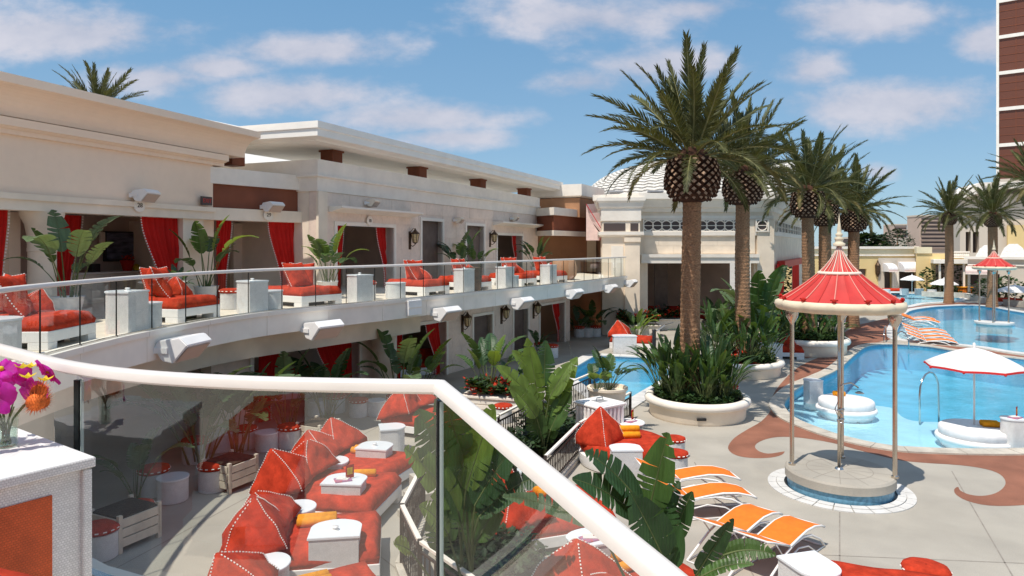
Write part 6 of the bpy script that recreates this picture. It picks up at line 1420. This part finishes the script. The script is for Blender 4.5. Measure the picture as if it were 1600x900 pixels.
iron_fence('iron scroll fence with pale top rail running up to the plunge pool', [G(722, 688, 1.0), G(779, 648, 1.0), G(845, 615, 1.0), G(922, 583, 1.0)])
iron_fence('low iron fence right of the tall plant, behind the fluted bin', [G(852, 712, .8), G(905, 660, .8), G(985, 612, .8)], .8)
bed = [G(*p) for p in ((690, 800), (675, 860), (705, 930), (860, 960), (830, 880), (770, 800), (800, 740), (880, 700), (905, 665), (860, 650), (760, 720))]
bm = B(); fill(bm, [bed], .02); O('planting_bed', bm, 'soil', kind='structure', flat=True)
clump('dense dark shrub bed between the iron fence and the big torn leaves', [Vector((p.x, p.y, .02)) for p in (bed[0], bed[1], bed[2], bed[3], bed[4], bed[5])], .85, 5200, .14, 9, 'shrub_bed', 'cover_dark')
clump('dark shrubs under the tall sunlit plant behind the scroll fence', [Vector((p.x, p.y, .02)) for p in (bed[5], bed[6], bed[7], bed[8], bed[9], bed[10])], .65, 2600, .16, 10, 'shrub_bed', 'cover_dark')
# steps down into the planting bed
stp = T('garden_steps', 'short flight of pale steps inside the iron fence corner', 'steps', G(660, 790))
for k in range(3):
    c = G(668-8*k, 772+16*k); bm = B(); box(bm, (c.x+.05, c.y, .06+.1*(2-k)), (.75, .38, .12+.2*(2-k)*0+.1*(2-k)), R(30), .01); O('step', bm, 'coping', stp, world=True)
jet = T('fountain_jet', 'thin arching jet of water falling into the plunge pool', 'fountain', G(873, 552)); A = G(873, 550); C = Vector((PLUNGE[0].x, PLUNGE[0].y, 0)).lerp(G(920, 600), .5)
for k in range(1):
    bm = B(); o = Vector((.5*k, .8*k, 0)); tube(bm, [A.lerp(C, f)+o+Vector((0, 0, 1.0*4*f*(1-f)+.3*(1-f)-.08)) for f in [i/14 for i in range(15)]], .008, 5); O('water_arc', bm, 'vase_glass', jet, smooth=True, world=True)
# planters and hedges before the lounge
for px, py, w, lab in ((1000, 527, 2.2, 'white planter with red flowers left of the nearest palm before the lounge'), (1055, 516, 3.2, 'planter of red flowers directly before the lounge entrance')):
    g = G(px, py); t = T('flower_planter', lab, 'planter', (g.x, g.y+.5, 0)); bm = B(); box(bm, (0, 0, .3), (w, .9, .6), 0, .02); O('trough', bm, 'offwhite', t); bm = B(); box(bm, (0, 0, .63), (w+.12, 1.02, .06), 0, .01); O('rim', bm, 'offwhite', t)
    PP = [rel(t, x, y, .62) for x, y in ((-w/2, -.4), (w/2, -.4), (w/2, .4), (-w/2, .4))]
    clump('green foliage of the '+lab[:60].rsplit(' ', 1)[0], PP, .8, 900, .26, 17, 'planter_foliage', 'cover', cat='foliage'); clump('red blooms in the '+lab[:60].rsplit(' ', 1)[0], PP, .85, 260, .2, 18, 'red_flowers', 'flower_red', cat='flowers')
for k, (px, py, hh, kind, lab) in enumerate(((995, 530, 1.9, 'bop', 'leafy plant in the white planter beside the lounge pilaster'), (1120, 520, 2.3, 'bop', 'green plant between the two nearest palm trunks'), (1180, 545, 4.3, 'grey', 'tall pale banana clump right of the second palm trunk'), (1205, 540, 3.9, 'bop', 'tall green banana clump left of the red pavilion'), (1195, 560, 2.6, 'dark', 'dark bush below the tall banana clump'), (1225, 545, 3.0, 'dark', 'dark bush right of the tall banana clump'), (1142, 548, 2.6, 'dark', 'dark bush at the foot of the second palm'), (1250, 530, 2.0, 'dark', 'dark bush behind the left pole of the red pavilion'))):
    g = G(px, py); plant(lab, (g.x, g.y, 0), hh, 16, 500+k, kind, 34)
for k, (px, py) in enumerate(((1022, 556), (1102, 548))):
    g = G(px, py); t = T('deck_bollard', ['black bollard post by the right end of the plunge pool', 'black bollard post right of the nearest palm trunk'][k], 'bollard', (g.x, g.y, 0)); bm = B(); lathe(bm, [(.12, 0), (.12, .03), (.09, .05), (.09, 1.15), (.11, 1.17), (.11, 1.2), (.001, 1.22)], 14); O('post', bm, 'black', t, smooth=True); bm = B(); tube(bm, [(.1, 0, 1.12), (.5, .0, 1.4), (.9, .1, 1.5)], .03, 6); O('arm', bm, 'steel', t)
# lounge seating seen through its entrance
for k, (px, py) in enumerate(((1040, 506), (1075, 506), (1125, 505))):
    g = G(px, py); t = T('lounge_sofa', ['red sofa at the left of the lounge entrance', 'red sofa in the middle of the lounge entrance', 'red sofa at the right of the lounge entrance'][k], 'sofa', (g.x, g.y+2.5, 0), 0, 'red sofas inside the lounge'); bm = B(); box(bm, (0, 0, .25), (1.8, .8, .4), 0, .05); O('seat', bm, 'dark_red', t); bm = B(); box(bm, (0, .4, .6), (1.8, .2, .6), 0, .06); O('backrest', bm, 'dark_red', t)

for k, (px, py, s, red, lab) in enumerate(((305, 688, 1.05, 1, 'red cushioned stool deepest in the shade at left'), (345, 672, 1.0, 0, 'white drum table deep in the shade behind the lone stool'), (525, 618, 1.0, 1, 'red cushioned stool in the shade left of the long fascia group'), (495, 622, 1.0, 0, 'white drum table in the shade left of the long fascia group'), (660, 600, .95, 1, 'red cushioned stool in shade under the red lower curtain'))):
    stool(lab, at_top(px, py, .5), s, bool(red), 'white drum stools with red cushions' if red else 'white drum tables')
for k, (px, py, rz, lab) in enumerate(((430, 628, 32, 'added low red sofa in the shaded lower cabana at left'), (655, 588, 30, 'added low red sofa in the lower cabana beside the red curtain'))):  # sofas added to stand in for red reflections in the glass
    g = G(px, py); t = T('standin_sofa', lab, 'sofa', (g.x, g.y+.6, 0), R(rz), 'added red sofas in the lower cabanas'); bm = B(); box(bm, (0, 0, .15), (2.2, .85, .28), 0, .01); O('base', bm, 'white_paint', t); bm = B(); box(bm, (0, 0, .38), (2.15, .82, .18), 0, .05); O('seat', bm, 'red_cloth', t); bm = B(); box(bm, (0, .36, .66), (2.15, .18, .5), 0, .06); O('backrest', bm, 'red_cloth', t)
# ---------------------------------------------------------------- across the pool
YB = 76.
FY = Fac((D(1225, 0, YB).x, YB), (D(1434, 0, YB).x, YB)); hy = lambda y, Y=YB: EZ+(HOR-y)*Y/F
yb = T('yellow_building', 'long pale yellow pool building with white arch panel and awnings', 'building', (FY.p.x, YB, 0))
opsY = [(FY.U(1340), FY.U(1354), 0, hy(420)), (FY.U(1381), FY.U(1393), 0, hy(423)), (FY.U(1403), FY.U(1431), 0, hy(423)), (FY.U(1300), FY.U(1310), 0, hy(424))]
bm = B(); FY.wall(bm, 0, FY.len, 0, hy(388), -.6, 0, opsY); O('wall', bm, 'yellow_wall', yb, world=True)
bm = B(); FY.box(bm, 0, FY.len, -.8, .25, hy(389), hy(385)); FY.box(bm, 0, FY.len, -.5, .12, hy(400), hy(397.5)); O('cornice', bm, 'offwhite', yb, world=True)
bm = B(); FY.box(bm, 0, FY.len, -.55, .04, hy(397), hy(389.5)); O('frieze', bm, 'pale_yellow', yb, world=True)
bm = B(); FY.wall(bm, FY.U(1372), FY.U(1434), 0, hy(403), .005, .12, [(o[0], o[1], 0, o[3]) for o in opsY[1:3]]); O('arch_panel', bm, 'far_cream', yb, world=True)
for k in (1394, 1397.5, 1401): bm = B(); lathe(bm, [(.16, 0), (.14, .1), (.13, 2.3), (.2, 2.45)], 12, FY.pt(FY.U(k), .25, 0)); O('column', bm, 'offwhite', yb, world=True)
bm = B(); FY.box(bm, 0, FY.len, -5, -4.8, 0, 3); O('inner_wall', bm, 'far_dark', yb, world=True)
for o in opsY: bm = B(); FY.box(bm, o[0]+.03, o[1]-.03, -.4, -.3, 0, o[3]-.02); O('door', bm, 'dooring' if o is opsY[0] else 'far_dark', yb, world=True)
def awning(label, fac, xa, xb, y0, y1, Y, out=1.4, m='umb_white', trim='awning_pink'):
    ua, ub = fac.U(xa), fac.U(xb); z0, z1 = hy(y0, Y), hy(y1, Y); c = fac.pt((ua+ub)/2, 0, z1); t = T('awning', label, 'awning', c)
    bm = B(); n = 8; P = [(out*math.sin(k/n*math.pi/2), z0-(z0-z1-.25)*(1-math.cos(k/n*math.pi/2))) for k in range(n+1)]+[(out, z1)]
    for a, b in zip(P, P[1:]): face(bm, [fac.pt(ua, a[0], a[1]), fac.pt(ub, a[0], a[1]), fac.pt(ub, b[0], b[1]), fac.pt(ua, b[0], b[1])], 1 if b is P[-1] else 0)
    for u in (ua, ub):
        f = bm.faces.new([bm.verts.new(fac.pt(u, a, z)) for a, z in P]+[bm.verts.new(fac.pt(u, .0, z1))])
    O('canvas', bm, [m, trim], t, world=True)
    bm = B(); tube(bm, [fac.pt(ua, out, z1), fac.pt(ub, out, z1)], .03, 5); O('front_bar', bm, 'offwhite', t, world=True)
awning('white rounded awning over the narrow dark doorway of the yellow building', FY, 1378, 1392, 411, 424, YB); awning('white awning over the wide dark doorway of the yellow building', FY, 1402, 1439, 409, 424, YB)
for px, lab in ((1370, 'dark lantern left of the white arch panel'), (1446, 'dark lantern right of the white awning')):
    c = FY.pt(FY.U(px), .2 if px < 1434 else -1.2, hy(420)); t = T('wall_lantern', lab, 'wall lantern', c); bm = B(); lathe(bm, [(.05, -.9), (.25, -.5), (.3, .4), (.12, .7), (.02, 1.0)], 8); O('lantern_body', bm, 'bronze', t)
FT = Fac((D(1432, 0, 74).x, 74), (D(1515, 0, 72).x, 72))
tb_ = T('tan_wing', 'tan yellow wing with balustrade and white pergola roof across the pool', 'building', (FT.p.x, 74, 0))
bm = B(); FT.wall(bm, 0, FT.len, 0, hy(396, 73), -.6, 0, [(FT.U(1462), FT.U(1505), 0, hy(414, 73))]); O('wall', bm, 'yellow_wall', tb_, world=True)
bm = B(); FT.box(bm, 0, FT.U(1456), -4, .15, hy(396, 73), hy(386, 73)); O('upper_wall', bm, 'pale_yellow', tb_, world=True)
bm = B(); FT.box(bm, FT.U(1454), FT.len+.6, -.4, 2.2, hy(411, 73), hy(405, 73)); O('pergola_roof', bm, 'offwhite', tb_, world=True)
bm = B(); FT.box(bm, FT.U(1484), FT.len, -.1, .15, hy(394.5, 73), hy(392.5, 73)); FT.box(bm, FT.U(1484), FT.len, -.1, .15, hy(403, 73), hy(401, 73)); O('balustrade_rail', bm, 'offwhite', tb_, world=True)
for k in range(10): bm = B(); lathe(bm, [(.07, hy(401, 73)), (.12, hy(399, 73)), (.06, hy(396, 73)), (.09, hy(394.5, 73))], 8, FT.pt(FT.U(1486+k*3), .02, 0)); O('baluster', bm, 'offwhite', tb_, world=True)
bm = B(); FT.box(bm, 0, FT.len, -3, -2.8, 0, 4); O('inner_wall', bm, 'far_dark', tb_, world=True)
for k in (1463, 1478, 1500): bm = B(); FT.box(bm, FT.U(k), FT.U(k+3), 1.4, 1.8, 0, hy(411, 73)); O('column', bm, 'offwhite', tb_, world=True)
FC = Fac((D(1512, 0, 68).x, 68), (D(1720, 0, 62).x, 62)); hc = lambda y: hy(y, 67)
cb = T('cream_building', 'cream pool building with white hipped roofs behind the small pavilion', 'building', (FC.p.x, 68, 0))
bm = B(); FC.wall(bm, 0, FC.len, 0, hc(402), -.6, 0, [(FC.U(1516), FC.U(1530), 0, hc(425)), (FC.U(1548), FC.U(1562), 0, hc(428))]); O('wall', bm, 'far_cream', cb, world=True)
bm = B(); FC.box(bm, -.3, FC.len, -.6, .35, hc(405), hc(401)); FC.box(bm, 0, FC.len, -.2, .12, hc(415), hc(413)); O('cornice', bm, 'offwhite', cb, world=True)
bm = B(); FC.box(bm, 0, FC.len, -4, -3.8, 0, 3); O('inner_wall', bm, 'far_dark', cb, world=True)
for a, b, top in ((1524, 1562, 383), (1562, 1605, 381)):
    u0, u1 = FC.U(a), FC.U(b); bm = B(); z0, z1 = hc(401), hc(top); base = [FC.pt(u0, 0, z0), FC.pt(u1, 0, z0), FC.pt(u1, -5, z0), FC.pt(u0, -5, z0)]; m_ = (u0+u1)/2; w = (u1-u0)*.16; tp = [FC.pt(m_-w, -2, z1), FC.pt(m_+w, -2, z1), FC.pt(m_+w, -3, z1), FC.pt(m_-w, -3, z1)]
    mid = [b_.lerp(t_, .45)+Vector((0, 0, (z1-z0)*.22)) for b_, t_ in zip(base, tp)]
    for P, Q in ((base, mid), (mid, tp)):
        for i in range(4): face(bm, [P[i], P[(i+1) % 4], Q[(i+1) % 4], Q[i]])
    face(bm, tp); O('hipped_roof', bm, 'tile_roof', cb, world=True)
awning('pink awning at the left of the cream building', FC, 1510, 1545, 416, 428, 67, 1.6, 'awning_pink')
FK = Fac((D(1496, 0, 112).x, 112), (D(1800, 0, 104).x, 104)); hk = lambda y: hy(y, 110)
tbld = T('tall_building', 'tall cream building with chamfered cornice below the brown tower', 'building', (FK.p.x, 112, 0))
bm = B(); FK.wall(bm, FK.U(1500), FK.len, 0, hk(300), -8, 0, [(FK.U(1509), FK.U(1517), hk(395), hk(362)), (FK.U(1520), FK.U(1530), hk(395), hk(362))]); FK.box(bm, FK.U(1508), FK.U(1531), -6, -5.5, hk(396), hk(360)); O('wall', bm, 'far_cream', tbld, world=True)
bm = B(); FK.box(bm, FK.U(1509), FK.U(1530), -2, -1.8, hk(395), hk(362)); O('window', bm, 'far_dark', tbld, world=True)
bm = B(); FK.box(bm, FK.U(1548), FK.len, .0, .1, hk(303), hk(297)); O('painted_shadow_strip', bm, 'far_dark', tbld, world=True)  # dark strip on the wall face, painted as shade under the cornice
bm = B(); A = [(FK.U(1493), hk(304)), (FK.U(1498), hk(299)), (FK.U(1524), hk(286)), (FK.len, hk(285)), (FK.len, hk(296)), (FK.U(1540), hk(296)), (FK.U(1500), hk(310))]
for v in (-9, 2.2): bm.faces.new([bm.verts.new(FK.pt(u, v, z)) for u, z in A])
n = len(A)
for i in range(n): face(bm, [FK.pt(A[i][0], -9, A[i][1]), FK.pt(A[(i+1) % n][0], -9, A[(i+1) % n][1]), FK.pt(A[(i+1) % n][0], 2.2, A[(i+1) % n][1]), FK.pt(A[i][0], 2.2, A[i][1])])
O('cornice', bm, 'offwhite', tbld, world=True)
bm = B(); FK.box(bm, FK.U(1572), FK.len, .3, .8, hk(390), hk(352)); O('yellow_wing', bm, 'yellow_wall', tbld, world=True)
YT = 150.; FTw = Fac((D(1561, 0, YT).x, YT), (D(1561, 0, YT).x+48*.8, YT-48*.6)); ht_ = lambda y: hy(y, YT)
tw = T('hotel_tower', 'bronze brown glass hotel tower with white floor bands at the right edge', 'tower', (FTw.p.x, YT, 0))
bm = B(); FTw.box(bm, 0, 48, -20, 0, 0, ht_(-330)); O('core', bm, 'tower_brown', tw, world=True)
bm = B(); FTw.box(bm, -.5, .0, -20, .35, ht_(284), ht_(-330)); O('corner_fin', bm, 'roofwhite', tw, world=True)
for k in range(-6, 6):
    y0 = 2.5+56.2*k
    if y0 > 290: continue
    bm = B(); FTw.box(bm, .001, 48, 0, .3, ht_(y0+2.6), ht_(y0-2.6)); O('floor_band', bm, 'roofwhite', tw, world=True)
    for j in range(1, 4): bm = B(); FTw.box(bm, .001, 48, 0, .06, ht_(y0+3.6+j*12.3+.5), ht_(y0+3.6+j*12.3-.5)); O('glazing_bar', bm, 'brown', tw, world=True)
    for j in range(1, 8): bm = B(); FTw.box(bm, j*3.0-.06, j*3.0+.06, .0, .1, ht_(y0+52.6), ht_(y0+3.6)); O('mullion', bm, 'brown', tw, world=True)
bm = B(); FTw.box(bm, -.5, 48, -20, .5, ht_(295), ht_(280)); O('base_band', bm, 'far_cream', tw, world=True)
def hotel(label, xa, xb, yt, Y, m, fl):
    c = D((xa+xb)/2, HOR, Y); w = (xb-xa)*Y/F; z1 = hy(yt, Y); t = T('far_hotel', label, 'building', (c.x, Y, 0)); bm = B(); box(bm, (0, 6, z1/2), (w, 12, z1)); O('wall', bm, m, t)
    for k in range(fl):
        z = z1-(k+.7)*z1/(fl+2.); bm = B(); box(bm, (0, -.05, z), (w*.9, .3, z1/(fl+2)*.42)); O('window', bm, 'far_dark', t); bm = B(); box(bm, (0, -.4, z-z1/(fl+2)*.36), (w*.94, 1, z1/(fl+2)*.18)); O('balcony', bm, m, t)
    bm = B(); box(bm, (0, 5.9, z1+.4), (w*1.03, 12.6, .8)); O('parapet', bm, 'far_cream', t)
hotel('distant pink hotel block with flat roof, left of the far palms', 1397, 1417, 352, 420, 'far_pink', 5); hotel('distant stacked pink hotel behind the slim palm', 1437, 1492, 338, 380, 'far_pink', 8)
hotel('low distant pale block between the two pink hotels', 1416, 1440, 374, 400, 'far_cream', 2); hotel('low dark distant block behind the yellow roof', 1325, 1352, 373, 300, 'far_dark', 2); hotel('long low distant pink block at the horizon', 1374, 1400, 370, 430, 'far_pink', 3)
def bush(label, c, r_, hgt, n, size, seed, trunk=False, name='leafy_tree', m='cover_dark'):
    r = random.Random(seed); t = T(name, label, 'tree' if trunk else 'shrub', c); bm = B()
    for k in range(n):
        a = r.uniform(0, 6.28); f = r.random(); rad = r_*(.35+.65*r.random()**.5)*(math.sin(math.pi*min(.98, .12+f*.86))**.6)*(1+.25*math.sin(a*3+seed)); p = Vector((math.cos(a)*rad, math.sin(a)*rad, hgt*(.15*trunk+f*(1-.15*trunk)))); q = r.uniform(0, 6.28); s = size*r.uniform(.6, 1.4)
        d = Vector((math.cos(q), math.sin(q), r.uniform(-.4, .8))).normalized(); e = d.cross(Vector((0, 0, 1))).normalized()*s*.35; bm.faces.new([bm.verts.new(x) for x in (p, p+d*s*.5+e, p+d*s, p+d*s*.5-e)])
    O('crown', bm, m, t, kind='stuff')
    bm = B(); tube(bm, [(0, 0, 0), (.02, 0, hgt*.5), (0, .03, hgt*.85)], [.06*r_+.03, .04*r_+.02, .01], 6); O('trunk', bm, 'bark', t)
for px, Y, r_, hh, lab in ((1402, 250, 6, 11, 'distant round tree before the pink hotel'), (1378, 240, 4, 9, 'distant tree left of the pink hotel'), (1355, 120, 3, 7, 'tree rising behind the yellow building left of the palms')):
    c = D(px, HOR, Y); bush(lab, (c.x, Y, 0), r_, hh, 900, 1.1, px, True)
for px, py, r_, hh, n, lab, nm in ((1448, 459, .9, 2.6, 260, 'potted palm like bush beside the far umbrella', 'leafy_shrub'), (1472, 458, .7, 3.6, 300, 'dark slim cypress by the slim palm', 'cypress_shrub'), (1500, 458, .8, 3.4, 300, 'dark slim cypress right of the slim palm', 'cypress_shrub'), (1545, 470, 1.5, 2.0, 500, 'dark shrub seen through the poles of the small pavilion, left', 'leafy_shrub'), (1572, 471, 1.5, 2.2, 500, 'dark shrub seen through the poles of the small pavilion, right', 'leafy_shrub'), (1480, 460, 2.0, .9, 420, 'low hedge under the second far umbrella', 'leafy_shrub'), (1240, 470, 2.2, 3.0, 700, 'big shrub behind the third palm', 'leafy_shrub'), (1330, 470, 1.6, 2.2, 500, 'shrub before the yellow building, right of the pavilion', 'leafy_shrub')):
    g = G(px, py); bush(lab, (g.x, g.y, 0), r_, hh, n, .38, px*3, False, nm, 'cover')
def far_umb(px, apex, rim, rpx, base, lab): g = G(px, base); Y = g.y; umbrella(lab, (g.x, Y), hy(rim, Y), hy(apex, Y), rpx*Y/F, 0, 'umb_white')
far_umb(1425, 430, 437, 17, 462, 'small white umbrella before the yellow building doorway'); far_umb(1475, 435, 444, 20, 462, 'small white umbrella over the low hedge by the slim palm'); far_umb(1586, 445, 455, 27, 478, 'white umbrella at the right edge across the pool')
for px, py, lab in ((1398, 459, 'red daybed before the white arch of the yellow building'), (1570, 476, 'red daybed under the umbrella at the right edge across the pool')):
    g = G(px, py); daybed('far '+lab, (g.x, g.y, 0), 0, 2.2, 1.4, 'red daybeds across the pool')
g = G(1508, 461); t = T('towel_kiosk', 'small orange box stand below the pergola across the pool', 'stand', (g.x, g.y, 0)); bm = B(); box(bm, (0, 0, .4), (.95, .8, .7), 0, .02); O('body', bm, 'orange', t); bm = B(); box(bm, (0, 0, .8), (1.1, .95, .08), 0, .02); O('counter', bm, 'towel', t)
pw = G(1492, 464); t = T('low_wall', 'curved low pale planter wall beyond the shallow pool', 'wall', (pw.x, pw.y, 0)); bm = B(); sweep(bm, [G(x, y) for x, y in [(1440, 463), (1470, 464), (1510, 466), (1540, 474), (1600, 480), (1660, 486)]], [(-.2, 0), (.2, 0), (.2, .5), (-.2, .5), (-.2, 0)]); O('wall', bm, 'coping', t, world=True)
for k, (px, py) in enumerate(((1413, 461), (1436, 461), (1384, 462), (1456, 463))): g = G(px, py); stool('small white drum '+['beside the red daybed before the white arch', 'right of the doorway umbrella', 'left of the red daybed before the white arch', 'left of the low hedge across the pool'][k], (g.x, g.y, 0), 1.5, False, 'white drums across the pool')
c = G(1553, 507, -.1); pavilion('small far red tented pavilion standing in the pool on slim poles', (c.x, c.y), -.12, .98, False)
# ---------------------------------------------------------------- wing behind the viewer (reflected in the glass)
FV = Fac((-17, -7.0), (14, -7.0)); FV.n = Vector((0, 1)); wv = T('rear_wing', 'peach cabana wing behind the balcony, seen only as a reflection', 'building', (0, -7, TZ))
bm = B(); FV.wall(bm, 0, FV.len, 0, tops[0], -.5, 0, [(k*4.2+1, k*4.2+4, TZ, tops[6]) for k in range(7)]); O('wall', bm, 'peach', wv, world=True)
bm = B(); FV.box(bm, 0, FV.len, -4, -3.8, TZ, tops[6]+.3); FV.box(bm, 0, FV.len, -3.8, -.5, TZ-.3, TZ); FV.box(bm, 0, FV.len, -3.8, -.5, tops[6]+.1, tops[6]+.3); O('back_wall', bm, 'taupe', wv, world=True)
# ---------------------------------------------------------------- foreground: wicker table, vase, daybed corner
tz = EZ-.95; c0 = Vector((-1.90, 3.08, 0)); bx = Vector((-.82, .57, 0)); fx = Vector((-.57, -.82, 0)); ang = math.atan2(-bx.y, -bx.x)
wtb = T('wicker_table', 'white wicker table with orange side panel at the left foreground', 'table', (*(c0+bx*.45+fx*.42)[:2], TZ), ang)
bm = B(); box(bm, (0, 0, (tz-TZ)-.0225), (.93, .87, .045), 0, .006); O('table_top', bm, 'wicker', wtb)
bm = B(); box(bm, (0, 0, (tz-TZ-.046)/2), (.86, .80, tz-TZ-.047), 0, .004); O('body', bm, 'wicker', wtb)
bm = B(); box(bm, (.432, -.06, .32), (.012, .66, .50), 0, .002); O('side_panel', bm, 'orange_wicker', wtb)
for sx in (-1, 1):
    for sy in (-1, 1): bm = B(); box(bm, (sx*.435, sy*.405, (tz-TZ-.05)/2), (.04, .04, tz-TZ-.05), 0, .008); O('leg', bm, 'wicker', wtb)
vp = c0+bx*.50+fx*.157+Vector((0, 0, tz)); vs = T('flower_vase', 'clear glass vase of magenta orchids and orange pincushion flowers on the wicker table', 'vase', vp)
bm = B(); lathe(bm, [(.001, .004), (.045, .004), (.05, .012), (.046, .06), (.05, .13), (.055, .15)], 20); O('glass', bm, 'vase_glass', vs, smooth=True)
bm = B(); lathe(bm, [(.001, .006), (.042, .008), (.042, .085), (.001, .085)], 16); O('water', bm, 'vase_glass', vs, smooth=True)
r = random.Random(5)
for k in range(11):
    a = k*2.4; bm = B(); tube(bm, [(math.cos(a+2)*.02, math.sin(a+2)*.02, .015), (math.cos(a)*.03, math.sin(a)*.03, .13), (math.cos(a)*.085, math.sin(a)*.085, .20)], .0035, 5); O('stem', bm, 'stalk', vs)
def orchid(p, nrm, s):
    bm = B(); n = Vector(nrm).normalized(); u = n.cross(Vector((0, 0, 1))).normalized(); w = u.cross(n)
    for k in range(5):
        a = R(90+72*k); d = u*math.cos(a)+w*math.sin(a); e = n.cross(d); wd = s*(.62 if k in (1, 4) else .34); L = s*(.95 if k in (1, 4) else 1.0); ce = None; rows = []
        for i in range(7):
            f = i/6; ww = wd*math.sin(math.pi*min(1, .08+f*.9))**.6; rows.append([bm.verts.new(p+d*L*f+e*ww*x+n*(s*.18*math.sin(f*2.2)-s*.15*x*x+s*.03*k)) for x in (-1, -.5, 0, .5, 1)])
        for A, C in zip(rows, rows[1:]):
            for j in range(4): bm.faces.new((A[j], A[j+1], C[j+1], C[j]))
    o = O('orchid', bm, 'orchid', vs, smooth=True, world=True)
    bm = B(); bmesh.ops.create_uvsphere(bm, u_segments=10, v_segments=6, radius=s*.16, matrix=Matrix.Translation(p+n*s*.2)); O('orchid_lip', bm, 'flower_yellow', o, smooth=True, world=True)
for q, nn, s in (((.03, -.09, .20), (.3, -.9, .1), .085), ((-.02, -.11, .13), (.0, -.9, .1), .075), ((.0, -.02, .28), (.2, -.5, .8), .07), ((-.11, .0, .22), (-.6, -.6, .3), .08), ((-.04, .09, .24), (-.2, .8, .4), .08), ((.09, .08, .25), (.5, .6, .5), .075), ((.02, .11, .17), (.2, .9, .2), .08)): orchid(vp+Vector(q)*1.3, nn, s*1.1)
for q, s in (((.125, -.02, .17), .062), ((.08, .06, .19), .055), ((-.05, -.03, .27), .05), ((.05, .12, .14), .055)):
    q = Vector(q)*1.28; s *= 1.2; bm = B(); bmesh.ops.create_uvsphere(bm, u_segments=12, v_segments=8, radius=s*.55, matrix=Matrix.Translation(Vector(q)))
    for k in range(170):
        z = 1-2*(k+.5)/170; a = k*2.39996; rr = (1-z*z)**.5; d = Vector((rr*math.cos(a), rr*math.sin(a), z)); e = d.cross(Vector((.3, .2, .9))).normalized()*.0022; P = Vector(q); bm.faces.new([bm.verts.new(x) for x in (P+d*s*.5-e, P+d*s*.5+e, P+d*s*1.0+Vector((0, 0, .008)))])
    O('pincushion', bm, 'pincushion', vs)
for q in ((.10, -.03, .255), (.13, .02, .235), (.06, .0, .285), (.02, .1, .27), (-.09, .06, .25)):
    bm = B(); P = Vector(q)*1.3
    for k in range(6): a = k*math.pi/3; d = Vector((math.cos(a), math.sin(a), .55)); e = Vector((-math.sin(a), math.cos(a), 0))*.012; bm.faces.new([bm.verts.new(x) for x in (P, P+d*.018+e, P+d*.042, P+d*.018-e)])
    O('yellow_flower', bm, 'flower_yellow', vs)
daybed('red daybed corner at the bottom left foreground beside the wicker table', (-2.08, 1.77, TZ), R(-24), .74, 1.6, 'red daybeds on the upper terrace', (.28, .52))
